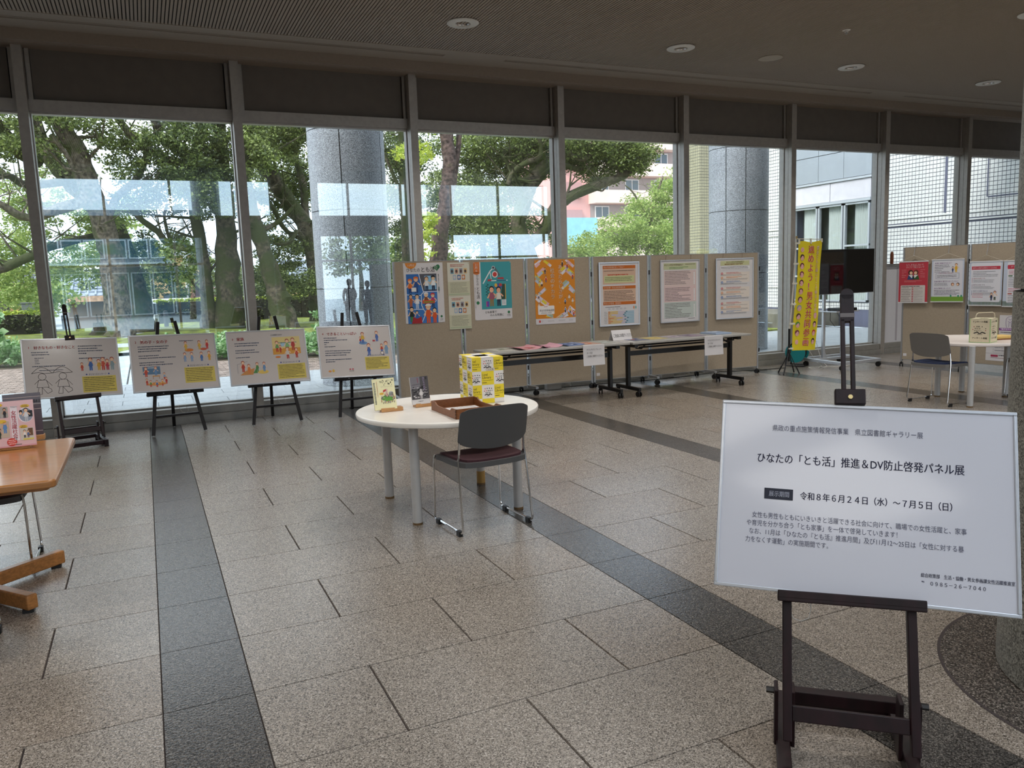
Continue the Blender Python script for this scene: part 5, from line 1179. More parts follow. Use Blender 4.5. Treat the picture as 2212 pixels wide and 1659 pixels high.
for y, c_, s_ in ((h - .245, '#a85a70', '自分を大切にする'), (h - .335, '#8a6a8a', '相手を大切にする'), (h - .42, '#2f4a8a', '気持ちを言葉で伝える')):
    P.rect(.04 * sc, y - .05, .045 * sc, y + .018, c_, 4); P.text(.06 * sc, y, .022, s_, c_, 4, .02, sx=sc); P.greek(.06 * sc, y - .012, w - .1 * sc, 3, .015, '#5a5a68', int(-y * 90), .35, 4)
P.greek(.05 * sc, .165, .22 * sc, 4, .017, '#c8506a', 7, .35, 4); P.person(.335 * sc, .07, .11, '#2f3a5a', '#5a241c', '#f2c9a8', '#2f3a5a', 5); P.person(.385 * sc, .075, .13, '#e8e4e8', '#7a2420', '#f2c9a8', '#3a4a34', 5)
P.emit(t)
t, w, h = hung(1, .504, .95, .920, 1.54, 'hung poster cut by the inner column, red title tab at top')
P = Print(); P.rect(0, 0, w, h, '#c9d3e6', 1); P.rrect(.05, .05, w - .02, h - .02, .02, '#e6e6ee', 2); P.rect(0, 0, w, .075, '#7aa83a', 1); P.rrect(.05, h - .115, w - .05, h - .06, .012, '#c83c50', 3); P.text(.09, h - .098, .032, 'デートDVって', '#f4e8ea', 4, .02)
P.greek(.07, h - .14, .3, 3, .02, '#c84060', 3, .4, 4); P.rect(.065, h - .215, .12, h - .20, '#3f6a44', 4); P.greek(.07, h - .23, .3, 6, .022, '#5a5a68', 4, .35, 4); P.greek(.07, h - .375, .3, 3, .02, '#c84060', 5, .4, 4); P.rect(.065, h - .455, .12, h - .44, '#b04a3a', 4); P.greek(.07, h - .47, .3, 5, .022, '#5a5a68', 6, .35, 4)
P.emit(t)
# lower sheets on the second right board
t, w, h = on_board(1, .46, .72, .50, .80, 'notice_sheet', 'white notice with purple band and line-drawn girl, low on the right board', 'notice', nodes=RN, off=.0165)
MB().box(0, w, 0, .001, 0, h).build('sheet', M_PAPER, t, smooth=False)
P = Print(); P.rect(0, .09, w, .125, '#8a4a9a', 1); P.greek(.02, .118, w - .02, 1, .03, '#e6d8ea', 2, .6, 3); P.greek(.02, .07, w - .06, 1, .02, '#4a3a5a', 3, .6, 3)
for pts in ([(.10, .13), (.085, .19), (.09, .25), (.12, .28), (.16, .285), (.19, .26), (.195, .20), (.18, .13)], [(.115, .22), (.14, .20), (.165, .22)], [(.12, .25), (.14, .235), (.16, .25)], [(.13, .20), (.125, .14)], [(.155, .20), (.16, .14)]): P.line(pts, .004, '#7a52a0', 3)
P.emit(t)
t, w, h = on_board(1, .29, .80, .165, .46, 'notice_sheet', 'white notice with a table and red stamp near the foot of the right board', 'notice', nodes=RN, off=.0165)
MB().box(0, w, 0, .001, 0, h).build('sheet', M_PAPER, t, smooth=False)
P = Print(); P.line([(.10, .12), (w - .05, .12), (w - .05, h - .01), (.10, h - .01), (.10, .12)], .002, '#9a98a4', 1)
for k in range(4): P.line([(.10, .12 + .04 * k), (w - .05, .12 + .04 * k)], .0015, '#9a98a4', 1); P.greek(.12, .15 + .04 * k, w - .1, 1, .022, '#7a7886', k, .5, 2)
P.line([(.22, .12), (.22, h - .01)], .0015, '#9a98a4', 1); P.rrect(.07, .055, .17, .085, .006, '#a83a5a', 2); P.greek(.18, .085, .34, 1, .025, '#4a4656', 8, .7, 2); P.greek(.07, .045, .36, 1, .012, '#8a4a5a', 9, .6, 2); P.rect(0, .10, w, .103, '#8a8894', 1)
P.emit(t)

# ================================================================== TRAINING TABLES
def training_table(x, y, L, label, castors=True):
    t = thing('folding_table', (x, y, 0), 0, label, 'table', 'long folding tables on castors')
    d = .60
    MB().box(0, L, -d / 2, d / 2, .668, .695).build('tabletop', mat('#a8a6a1', .35, 0, 'grey_laminate', grain=.03, gscale=40, coat=.2), t, smooth=False, bevel=.006)
    for sx in (0, 1):
        xx = .115 if sx == 0 else L - .115; s_ = 1 if sx == 0 else -1
        if castors is False and sx == 0: xx = .13
        lg = MB().box(xx - .022, xx + .022, -.03, .03, .115, .62).build('leg', M_BLACKMETAL, t, smooth=False, bevel=.004)
        MB().box(xx - .02, xx + .02, -.27, .27, .072, .115).build('foot', M_BLACKMETAL, t, smooth=False, bevel=.006)
        castor(t, xx, -.24, .034, .2 * s_); castor(t, xx, .24, .034, -.5)
        MB().box(xx - .026, xx + .026, -.2, .2, .62, .668).tube([(xx + s_ * .03, -.1, .665), (xx + s_ * .06, -.1, .60), (xx + s_ * .14, -.1, .59), (xx + s_ * .22, -.1, .655)], .009, 8).build('bracket', M_BLACKMETAL, t)
    MB().box(.13, L - .13, -.012, .012, .50, .56).build('crossbar', M_BLACKMETAL, t, smooth=False)
    MB().tube([(.18, -.16, .615), (L - .18, -.16, .615)], .011, 8).tube([(.18, .12, .615), (L - .18, .12, .615)], .011, 8).build('shelf_rail', M_BLACKMETAL, t)
    return t
TA = training_table(3.56, 8.60, 1.86, 'left folding table with black castor legs, pink leaflets on its left half')
TB = training_table(5.435, 8.56, 1.87, 'right folding table with black castor legs, ending near the yellow banner')
ZT = .6955
def sheet_on(x, y, z, w, d, rz, col, label, name='leaflet', curl=0.0, group='leaflets laid out on the folding tables', th=.003, cat='leaflet', printc=None):
    t = thing(name, (x, y, z), rz, label, cat, group)
    n = 8; vs = []
    for i in range(n + 1):
        u = i / n; zz = curl * (max(0, abs(u - .5) - .2) / .3) ** 2
        vs += [(-w / 2 + w * u, -d / 2, zz), (-w / 2 + w * u, d / 2, zz + curl * .3), (-w / 2 + w * u, -d / 2, zz + th), (-w / 2 + w * u, d / 2, zz + th + curl * .3)]
    fs = []
    for i in range(n):
        a = 4 * i; fs += [(a, a + 1, a + 5, a + 4), (a + 2, a + 6, a + 7, a + 3), (a, a + 4, a + 6, a + 2), (a + 1, a + 3, a + 7, a + 5)]
    fs += [(0, 2, 3, 1), (4 * n, 4 * n + 1, 4 * n + 3, 4 * n + 2)]
    MB()._add(vs, fs).build('sheet', mat(col, .45, 0, 'leaflet_paper', grain=.02), t, smooth=False)
    if printc:
        pr = MB(); rr = random.Random(int(x * 100)); ms = [mat(c, .5, 0, 'ink') for c in printc]
        for k in range(7):
            a, b = rr.uniform(-w * .4, w * .2), rr.uniform(-d * .4, d * .3); zz = th + .0006 + .0002 * k + curl * (max(0, abs((a + .06) / w) - .2) / .3) ** 2 + curl * .3 * .5
            pr._add([(a, b, zz), (a + w * .25, b, zz), (a + w * .25, b + d * .12, zz), (a, b + d * .12, zz)], [(0, 1, 2, 3)], k % len(ms))
        pr.build('print', ms, t, smooth=False, recalc=False)
    return t
sheet_on(3.80, 8.60, ZT, .25, .33, .05, '#c9c7bd', 'pale leaflet at the left end of the left folding table', printc=('#9a9688', '#7a8a6a'))
sheet_on(4.08, 8.55, ZT, .29, .36, .08, '#d99aa2', 'curling pink leaflet, left one of two on the folding table', curl=.022, printc=('#c8606a', '#e0b4a0'))
sheet_on(4.40, 8.58, ZT, .26, .34, .03, '#d8a4b4', 'curling pink leaflet, right one of two on the folding table', curl=.024, printc=('#b86a8a', '#e8c8d0'))
sheet_on(4.72, 8.60, ZT, .25, .33, .0, '#6f86b4', 'blue leaflet beside the pink ones', curl=.010, th=.006, printc=('#3a5a9a', '#c8d0e0'))
sheet_on(4.99, 8.60, ZT, .21, .30, .0, '#caa292', 'flat orange-brown leaflet behind the first taped notice', printc=('#d06a3a', '#e0c8b8'))
sheet_on(5.22, 8.62, ZT, .21, .30, .02, '#b9bdb8', 'flat grey-green leaflet near the table joint', printc=('#8a9a90', '#d0d4d0'))
sheet_on(5.42 - .02, 8.42, ZT, .20, .22, .1, '#c8c4c0', 'small pale leaflet across the joint of the tables', printc=('#a0a0a8',), th=.002)
sheet_on(5.70, 8.62, ZT, .23, .31, .04, '#6f7690', 'dark blue patterned leaflet right of the tent card', printc=('#3a4a7a', '#c0a878', '#b06a50'))
sheet_on(5.98, 8.62, ZT, .25, .31, .0, '#c8b878', 'yellow patterned leaflet on the right table', printc=('#e0c050', '#b08a40', '#f0e0a0'))
sheet_on(6.28, 8.62, ZT, .23, .31, .03, '#a9a3ab', 'grey-mauve leaflet on the right table', printc=('#8a6a8a', '#d8c8d8'))
sheet_on(6.58, 8.60, ZT, .24, .31, .0, '#8a7c90', 'dark mauve leaflet left of the leaflet stack', printc=('#5a4a6a', '#c0a0b0'))
for k in range(3): sheet_on(6.98 + .012 * k, 8.60 + .01 * k, ZT + .0065 * k, .26, .34, .05 - .06 * k, ('#8fa4c0', '#b9c4d4', '#9fb2cc')[k], ('lowest', 'middle', 'topmost')[k] + ' light blue leaflet of the small stack at the right table end', th=.006, printc=('#5a7aa8', '#e0e6ee') if k == 2 else None)
# tent card
tc = thing('tent_card', (5.56, 8.74, ZT), .05, 'white folded tent card standing between the two folding tables', 'sign')
MB()._add([(-.15, -.05, 0), (.15, -.05, 0), (.15, 0, .13), (-.15, 0, .13), (-.15, .05, 0), (.15, .05, 0)], [(0, 1, 2, 3), (3, 2, 5, 4)]).build('card', M_PAPER, tc, smooth=False)
P = Print(0); P.text(-.135, .045, .052, 'ご自由にお取りください', '#2a2a2c', 2, .01, sx=.53); obs = P.emit(tc)
for o in obs: o.rotation_euler = (-math.atan2(.05, .13), 0, 0); o.location = (0, -.0508, -.0)
# notices taped over the table edge
for x, y, lb in ((5.02 - .13, 8.295, 'white notice taped to the front edge of the left folding table'), (6.67, 8.255, 'white notice taped to the front edge of the right folding table')):
    t = thing('taped_notice', (x - .15, y, .455), 0, lb, 'notice', None)
    vs = []; n = 8
    for k in range(n + 1):
        u = k / n; z = .245 * u; yo = -.012 * (1 - u) ** 2
        vs += [(0, yo - .004, z), (.30, yo - .004, z)]
    vs += [(0, -.004, .247), (.30, -.004, .247), (0, .05, .247), (.30, .05, .247)]
    m_ = len(vs) // 2
    MB()._add(vs, [(2 * k, 2 * k + 1, 2 * k + 3, 2 * k + 2) for k in range(m_ - 1)]).build('sheet', M_PAPER, t, recalc=False)
    P = Print(-.0195); P.text(.04, .185, .026, 'チラシやパンフレット、', '#2a2a2c', 2, .02, sx=.8); P.text(.04, .145, .026, 'カードは', '#2a2a2c', 2, .02, sx=.8); P.text(.04, .105, .026, 'ご自由にお取りください。', '#2a2a2c', 2, .02, sx=.8); P.emit(t)

# ================================================================== DISPLAY EASELS WITH PANELS
def easel(x, y, rz, label):
    t = thing('display_easel', (x, y, 0), rz, label, 'easel', 'black wooden easels by the window')
    for s_ in (-1, 1):
        lg = MB().bar((s_ * .262, -.005, .012), (s_ * .085, .345, 1.20), .036, .026, up=(0, 1, 0)).build('leg', M_DARKWOOD, t, smooth=False, bevel=.004)
        MB().cyl((s_ * .263, -.006, 0), (s_ * .261, -.004, .016), .010, 10).build('foot_tip', M_STEEL, lg)
    lg = MB().bar((0, .50, .012), (.0, .33, 1.02), .034, .026, up=(0, 1, 0)).build('leg', M_DARKWOOD, t, smooth=False, bevel=.004)
    MB().cyl((0, .50, 0), (0, .50, .016), .010, 10).build('foot_tip', M_STEEL, lg)
    MB().bar((-.228, .068, .20), (.228, .068, .20), .03, .024).build('crossbar', M_DARKWOOD, t, smooth=False, bevel=.003)
    MB().bar((-.105, .30, 1.02), (.105, .30, 1.02), .04, .02).build('top_bar', M_DARKWOOD, t, smooth=False)
    lg = MB().box(-.285, .285, .055, .135, .425, .445).box(-.285, .285, .045, .060, .425, .475).build('ledge', M_DARKWOOD, t, smooth=False, bevel=.003)
    sc = MB()
    for s_ in (-.12, .14): sc.cyl((s_, .046, .45), (s_, .042, .45), .006, 10)
    sc.build('screw', M_STEEL, lg)
    # loop of cord at the back
    MB().tube([(0.05, .42, .25), (.09, .44, .17), (.14, .45, .15), (.16, .44, .19), (.12, .42, .25)], .002, 5).build('cord', mat('#c8c4bc', .7, 0, 'pale_cord'), t)
    return t
def exhibit_panel(q, label, W=.871, Hh=.624, frame=.014, depth=.018, fm=None, sheet=None, film=True):
    t = bpy.data.objects.new('exhibition_panel', None); COL.objects.link(t)
    yaw, tilt, roll = q['yaw'], q['tilt'], q['roll']
    u = Vector((math.cos(yaw), math.sin(yaw), 0)); n = Vector((math.sin(yaw), -math.cos(yaw), 0)); v = Vector((0, 0, 1)) * math.cos(tilt) - n * math.sin(tilt)
    u2 = u * math.cos(roll) + v * math.sin(roll); v2 = -u * math.sin(roll) + v * math.cos(roll); nn = u2.cross(v2)
    o = Vector((q['X'], q['Y'], q['Z'])) - u2 * W / 2
    Mx = Matrix.Identity(4)
    for i in range(3): Mx[i][0] = u2[i]; Mx[i][1] = -nn[i]; Mx[i][2] = v2[i]; Mx[i][3] = o[i]
    t.matrix_world = Mx; t.empty_display_size = .1
    tag(t, label, 'panel')
    fm = fm or M_SILVER; f = frame; d = depth; w, h = W, Hh
    # front face plane is y=0, frame body goes back (+y)
    fr = MB().box(0, w, 0, d, 0, f).box(0, w, 0, d, h - f, h).box(0, f, 0, d, f, h - f).box(w - f, w, 0, d, f, h - f); fr.build('frame', fm, t, smooth=False, bevel=.002)
    MB().box(f, w - f, .004, d - .002, f, h - f).build('sheet', sheet or M_PAPER, t, smooth=False)
    MB().box(f, w - f, d - .002, d, f, h - f).build('backing_board', mat('#4a4643', .8, 0, 'backing'), t, smooth=False)
    return t, w, h
Q = [dict(X=-.712, Y=9.02, Z=.508, yaw=.215, tilt=.36, roll=-.052), dict(X=.2436, Y=9.129, Z=.476, yaw=.125, tilt=.3235, roll=-.031), dict(X=1.216, Y=9.16, Z=.462, yaw=.03, tilt=.33, roll=-.014), dict(X=2.19, Y=9.0827, Z=.463, yaw=.0, tilt=.36, roll=-.036)]
easel(.222, 9.15, .08, 'black easel under the panel with the blackboard picture'); easel(1.25, 9.155, -.03, 'black easel under the panel with the yellow kitchen picture'); easel(2.20, 9.07, .0, 'black easel under the panel with the wheelchair, nearest the boards')
M_FILM = mat('#cfc8c6', .22, 0, 'laminated_paper', grain=.015, gscale=5, bump=.12, bscale=9, coat=.6)
INKB = '#3a4660'
def body_text(P, x, y, lines, seed, w=.30, lh=.024, c=INKB):
    for k, f in enumerate(lines):
        if f: P.greek(x, y - k * lh, x + w * f, 1, lh, c, seed + k, .42, 3, 1.0)
def msg(P, x, y, w, h, seed, n):
    P.text(x + w * .2, y + h + .012, .022, 'おとなへのメッセージ', INKB, 3, .02, sx=.75); P.ell(x + w * .14, y + h + .02, .008, .008, '#3a4a8a', 3); P.ell(x + w * .80, y + h + .02, .008, .008, '#3a4a8a', 3)
    P.rect(x, y, x + w, y + h, '#d3c05c', 1); P.greek(x + .012, y + h - .012, x + w - .012, n, (h - .02) / n, '#4a4630', seed, .45, 3)
t, w, h = exhibit_panel(Q[0], 'framed picture-book panel numbered 1, two children under umbrellas, leftmost easel', sheet=M_FILM); P = Print(.0032)
P.text(.06, h - .105, .032, '1', '#b8302f', 3, .04); P.text(.11, h - .11, .038, '好きなもの・好きなこと', '#b8302f', 3, .055, sx=.88)
body_text(P, .085, h - .14, [.5, .6], 1); body_text(P, .11, h - .20, [.26, .15, .12, .14], 5, lh=.019); body_text(P, .085, h - .285, [.9], 9, .32, .026); body_text(P, .14, h - .33, [.7], 10, .3, .018)
body_text(P, .50, h - .085, [.75, .6, .76, .62, 0, .8], 12, .30, .026)
for cx_, fl_ in ((.16, 1), (.34, -1)):
    u0 = .262
    arc = [(cx_ - .088 + .176 * k / 10, u0 + .062 * math.sin(PI * k / 10)) for k in range(11)]
    P.line(arc, .004, '#2a2422', 3); P.line([(cx_ - .088, u0), (cx_ - .03, u0 + .012), (cx_ + .02, u0 - .004), (cx_ + .088, u0)], .004, '#2a2422', 3)
    P.line([(cx_ + .034 * math.cos(a * PI / 6), u0 - .036 + .034 * math.sin(a * PI / 6)) for a in range(13)], .0035, '#2a2422', 3)
    P.line([(cx_ - .034, u0 - .07), (cx_ - .052, u0 - .145), (cx_ + .052, u0 - .145), (cx_ + .034, u0 - .07), (cx_ - .034, u0 - .07)], .0035, '#2a2422', 3)
    P.line([(cx_ - .035, u0 - .145), (cx_ - .05, u0 - .20), (cx_ - .05, u0 - .215), (cx_ - .012, u0 - .215), (cx_ - .008, u0 - .145), (cx_ + .035, u0 - .21), (cx_ + .075, u0 - .19), (cx_ + .07, u0 - .165), (cx_ + .038, u0 - .145)], .0035, '#2a2422', 3)
    P.line([(cx_ - .03, u0 - .07), (cx_ - .07, u0 - .11)], .0035, '#2a2422', 3); P.line([(cx_ + .03, u0 - .07), (cx_ + .08, u0 - .13)], .0035, '#2a2422', 3)
for x, s_, hh in ((.52, '#c8503a', .09), (.60, '#3f6ab0', .14), (.675, '#d8a83a', .12), (.715, '#c8503a', .14), (.755, '#b83a4a', .12), (.80, '#8aa0a8', .14)): P.person(x, .27, hh, s_, '#a04a3a', '#f0c8a8', s_, 4)
msg(P, .51, .04, .31, .17, 30, 8); P.emit(t)
t, w, h = exhibit_panel(Q[1], 'framed picture-book panel numbered 2 with a blackboard picture at lower left', sheet=M_FILM); P = Print(.0032)
P.text(.06, h - .09, .032, '2', '#b8302f', 3, .04); P.text(.11, h - .095, .040, '男の子・女の子', '#b8302f', 3, .055, sx=.98)
body_text(P, .085, h - .125, [.85, .8, .62, 0, .55, 1, 0, .68, .9], 3, .36, .025)
P.rect(.11, .19, .28, .275, '#5c7fa0', 1); P.greek(.16, .265, .24, 1, .014, '#dfe8ee', 3, .6, 2); P.person(.14, .165, .11, '#c8503a', '#a04a3a', '#f0c8a8', '#c8503a', 4); P.person(.235, .175, .10, '#6a92c0', '#c86a3a', '#f0c8a8', '#6a92c0', 4); P.rect(.20, .165, .27, .175, '#d89a4a', 9); P.line([(.205, .165), (.205, .14)], .004, '#a86a3a', 9); P.line([(.265, .165), (.265, .14)], .004, '#a86a3a', 9)
P.ell(.23, .085, .10, .018, '#d8924a', 3)
for k, (x, y) in enumerate(((.14, .075), (.175, .055), (.235, .05), (.29, .06), (.33, .08), (.315, .13))): P.person(x, y, .075, ('#b8453a', '#6a9a4a', '#4a72b0', '#d8a04a', '#b83a3a', '#88a8c8')[k], '#a04a3a', '#f0c8a8', '#c8503a', 5)
body_text(P, .50, h - .075, [.6], 20, .32, .02)
for x, y, s_ in ((.56, h - .19, '#d8b04a'), (.70, h - .185, '#d8b04a'), (.78, h - .18, '#c83a3a'), (.54, h - .315, '#8aa4c8'), (.61, h - .315, '#8aa4c8'), (.71, h - .315, '#4a72b0'), (.79, h - .31, '#d8a03a')): P.person(x, y, .105, s_, '#a04a3a', '#f0c8a8', s_, 4)
P.ell(.59, h - .185, .045, .018, '#d8803a', 3); P.ell(.74, h - .18, .035, .014, '#c85a3a', 3)
msg(P, .52, .075, .31, .17, 40, 8); P.emit(t)
t, w, h = exhibit_panel(Q[2], 'framed picture-book panel numbered 3 with a yellow kitchen picture', sheet=M_FILM); P = Print(.0032)
P.text(.06, h - .105, .032, '3', '#b8302f', 3, .04); P.text(.11, h - .11, .042, '家族', '#b8302f', 3, .055, sx=.98)
body_text(P, .085, h - .14, [.88, .8, 0, .85, .85, 0, .5], 3, .30, .027)
P.rect(.49, .33, .80, h - .09, '#e0cc8a', 1); P.rect(.49, .33, .80, .40, '#d89a3c', 2); P.rect(.58, .42, .69, .46, '#a8c8dc', 2); P.greek(.56, .47, .78, 1, .02, '#4a7a8a', 4, .6, 3); P.text(.48, h - .07, .018, 'どんな家族がいるかな？', INKB, 3, .01, sx=.7)
for x, y, hh, s_ in ((.54, .36, .13, '#6a9a5a'), (.575, .35, .09, '#b8402c'), (.655, .36, .15, '#88b878'), (.72, .37, .15, '#b83a3a'), (.65, .275, .14, '#d8d0c8'), (.75, .28, .12, '#c8503a')): P.person(x, y, hh, s_, '#a04a3a', '#f0c8a8', '#b8402c', 4)
P.ell(.54, .30, .03, .012, '#d8803a', 3)
P.poly([(.11, .115), (.25, .115), (.27, .19), (.17, .16)], '#c88a4a', 2); P.poly([(.25, .13), (.30, .13), (.29, .19)], '#4f8a4a', 2); P.ell(.36, .14, .06, .022, '#e0c060', 2)
for x, y, hh, s_ in ((.15, .15, .13, '#b8402c'), (.21, .13, .11, '#d87a3a'), (.30, .145, .11, '#4f8a4a'), (.375, .145, .11, '#6a92c0')): P.person(x, y, hh, s_, '#a04a3a', '#f0c8a8', s_, 4)
P.line([(.09, .14), (.09, .24), (.13, .25), (.20, .27)], .003, '#7a7a88', 3)
msg(P, .52, .04, .31, .175, 50, 9); P.emit(t)
t, w, h = exhibit_panel(Q[3], 'framed picture-book panel numbered 4 with helper figures and a wheelchair', sheet=M_FILM); P = Print(.0032)
P.text(.06, h - .105, .032, '4', '#b8302f', 3, .04); P.text(.11, h - .11, .040, 'できることいっぱい', '#b8302f', 3, .055, sx=.98)
body_text(P, .075, h - .14, [.5, .9, .18, .1, .42, 0, 1, .98, .8, 0, 1, .35], 3, .30, .026)
for x, y, hh, s_ in ((.53, h - .22, .14, '#d8b03a'), (.50, h - .215, .08, '#b83a3a'), (.70, h - .20, .13, '#4a6ab0'), (.59, h - .37, .15, '#3f62a8'), (.80, h - .36, .16, '#7a9ab8'), (.745, h - .34, .11, '#b8402c')): P.person(x, y, hh, s_, '#a04a3a', '#f0c8a8', '#4a6ab0' if s_ != '#7a9ab8' else s_, 4)
P.ell(.53, h - .215, .05, .02, '#6a92c0', 3); P.rect(.645, h - .20, .675, h - .18, '#b83a4a', 3); P.ell(.745, h - .345, .022, .022, '#5a4a48', 9); P.ell(.745, h - .345, .016, .016, '#e8e0dc', 10)
P.ell(.11, .08, .018, .012, '#d8924a', 3); P.ell(.15, .085, .014, .018, '#d8b04a', 3); P.ell(.345, .095, .011, .009, '#b83a4a', 3); P.ell(.375, .095, .011, .009, '#b83a4a', 3); P.greek(.335, .078, .39, 1, .014, '#3a2a2a', 3, .6, 3)
msg(P, .53, .08, .29, .155, 60, 8); P.emit(t)
# clear wrinkled film hanging over the corner of panel 2: small crumpled strip
fl_ = thing('plastic_film', (0.03, 9.24, 1.0), .12, 'crumpled clear film stuck over the title of panel 2', 'film')
vs = []; n = 10
for k in range(n + 1):
    for j in range(4): vs.append((-.10 + .24 * k / n, -.012 - .012 * math.sin(k * 1.7 + j * 2.2), .05 + .055 * (j / 3 - .5) * (1.3 - abs(k / n - .5)) - .05 * k / n + .0))
MB()._add(vs, [(k * 4 + j, k * 4 + j + 1, (k + 1) * 4 + j + 1, (k + 1) * 4 + j) for k in range(n) for j in range(3)]).build('film_sheet', M_GLASS2, fl_)

# studio easels (mast with slot, clamp, ledge, sled base)
def studio_easel(x, y, rz, label, m=M_MAHOG, zl=.543):
    """origin on the floor under the ledge centre, -y towards the viewer side"""
    t = thing('studio_easel', (x, y, 0), rz, label, 'easel', 'dark red studio easels')
    T = .362
    def pl(u, v, off=0.0):   # point in the leaning plane, off = behind it
        return Vector((u, math.sin(T) * v + math.cos(T) * off, zl + math.cos(T) * v - math.sin(T) * off))
    up = (0, -math.cos(T), math.sin(T))
    for u in (-.208, .143):
        MB().bar(pl(u, -.425, .018), pl(u, -.004, .018), .027, .03, up=up).build('upright', m, t, smooth=False, bevel=.003)
    MB().bar(pl(-.236, -.004, .0), pl(.180, -.004, .0), .028, .055, up=up).bar(pl(-.236, .004, -.022), pl(.180, .004, -.022), .024, .012, up=up).build('ledge', m, t, smooth=False, bevel=.003)
    ms = MB()
    for u in (-.0305, -.002): ms.bar(pl(u, .05, .035), pl(u, .90, .035), .0135, .02, up=up)
    ms.bar(pl(-.016, .89, .035), pl(-.016, .985, .035), .042, .02, up=up); ms.cyl(pl(-.016, .985, .025), pl(-.016, .985, .045), .021, 20); ms.bar(pl(-.19, .03, .035), pl(.13, .03, .035), .035, .02, up=up)
    ms.build('mast', m, t, smooth=False, bevel=.002)
    MB().bar(pl(-.038, .912, .0245), pl(.006, .912, .0245), .014, .001, up=up).build('tape', mat('#6a6260', .5, 0, 'grey_tape'), t, smooth=False)
    cl = MB().bar(pl(-.0615, .630, .004), pl(.0295, .630, .004), .05, .032, up=up).build('clamp', m, t, smooth=False, bevel=.003)
    MB().cyl(pl(-.016, .628, -.012), pl(-.016, .628, -.018), .007, 16).build('brass_screw', mat('#b8a878', .3, .8, 'brass'), cl)
    # sled base
    for u in (-.215, .150):
        MB().box(u - .021, u + .021, -.215, .30, .02, .07).box(u - .021, u + .021, -.215, -.17, .0, .02).box(u - .021, u + .021, .25, .30, .0, .02).build('sled_foot', m, t, smooth=False, bevel=.004)
        s_ = -1 if u < 0 else 1
        MB().box(u + s_ * .022 - .006, u + s_ * .022 + .006, -.02, .05, .05, .235).box(u - s_ * .028 - .006, u - s_ * .028 + .006, -.02, .05, .05, .235).build('side_cheek', m, t, smooth=False, bevel=.003)
        MB().cyl((u + s_ * .028, .02, .215), (u + s_ * .052, .02, .215), .010, 6).build('wing_bolt', M_BLACKMETAL, t)
    MB().bar(pl(-.195, -.345, .02), pl(.130, -.345, .02), .045, .022, up=up).build('crossbar', m, t, smooth=False, bevel=.003)
    MB().box(-.195, .130, -.20, -.16, .025, .065).build('base_bar', m, t, smooth=False, bevel=.003)
    MB().box(-.195, .130, .09, .13, .14, .18).build('base_bar', m, t, smooth=False, bevel=.003)
    MB().box(-.215, .150, .255, .295, .03, .065).build('base_bar', m, t, smooth=False, bevel=.003)
    return t
studio_easel(1.884, 1.65, -.7263, 'dark red wooden easel in the right foreground holding the big white sign')
studio_easel(-.665, 9.035, .215, 'dark red wooden easel at the left under the panel with the umbrella children', M_MAHOG, .503)
t, w, h = exhibit_panel(dict(X=1.884, Y=1.65, Z=.5429, yaw=-.7263, tilt=.362, roll=-.0345), 'big white information sign with dark blue lettering in the right foreground', .8596, .6032, .011, .02, sheet=mat('#c8c8d0', .28, 0, 'glossy_white_sheet', grain=.008, gscale=3, coat=.5))
t.name = 'information_sign'
f2 = MB()
for k in (.0035, .0075): f2.box(k - .0006, w - k + .0006, -.0008, 0, k - .0006, k + .0006).box(k - .0006, w - k + .0006, -.0008, 0, h - k - .0006, h - k + .0006).box(k - .0006, k + .0006, -.0008, 0, k, h - k).box(w - k - .0006, w - k + .0006, -.0008, 0, k, h - k)
f2.build('frame_ridge', M_STEEL, t, smooth=False)
P = Print(.0034); NV = '#23254a'; GR = '#4a4c62'
P.text(.160, .509, .0222, '県政の重点施策情報発信事業　県立図書館ギャラリー展', GR, 2, 0, sx=.80)
P.text(.115, .405, .0340, 'ひなたの「とも活」推進＆DV防止啓発パネル展', NV, 2, .022, sx=.83)
P.rect(.143, .286, .230, .321, '#161a2c', 1); P.text(.157, .2965, .0195, '展示期間', '#c8cad6', 3, .02, sx=.80)
P.text(.2505, .2935, .0268, '令和８年６月２４日（水）～７月５日（日）', NV, 2, .03, sx=.835)
for y, x, s_ in ((.2255, .108, '女性も男性もともにいきいきと活躍できる社会に向けて、職場での女性活躍と、家事'), (.1995, .092, 'や育児を分かち合う「とも家事」を一体で啓発していきます！'), (.1735, .100, 'なお、11月は「ひなたの『とも活』推進月間」及び11月12～25日は「女性に対する暴'), (.1475, .090, '力をなくす運動」の実施期間です。')):
    P.text(x, y, .0203, s_, GR, 2, 0, sx=.795)
P.text(.597, .0905, .0134, '総合政策部　生活・協働・男女参画課女性活躍推進室', GR, 2, .03, sx=.77)
P.text(.599, .0675, .0150, '℡　０９８５－２６－７０４０', NV, 2, .02, sx=.84)
P.emit(t)
cdl = thing('cord_loop', (1.80, 1.80, .50), -.7263, 'thin white cord loop hanging below the big white sign', 'cord')
MB().tube([(-.03, 0, .03), (-.034, 0, -.03), (-.024, 0, -.055), (0, 0, -.062), (.022, 0, -.05), (.028, 0, -.02), (.026, 0, .03)], .0015, 6).build('cord', mat('#dcdad6', .7, 0, 'pale_cord'), cdl)

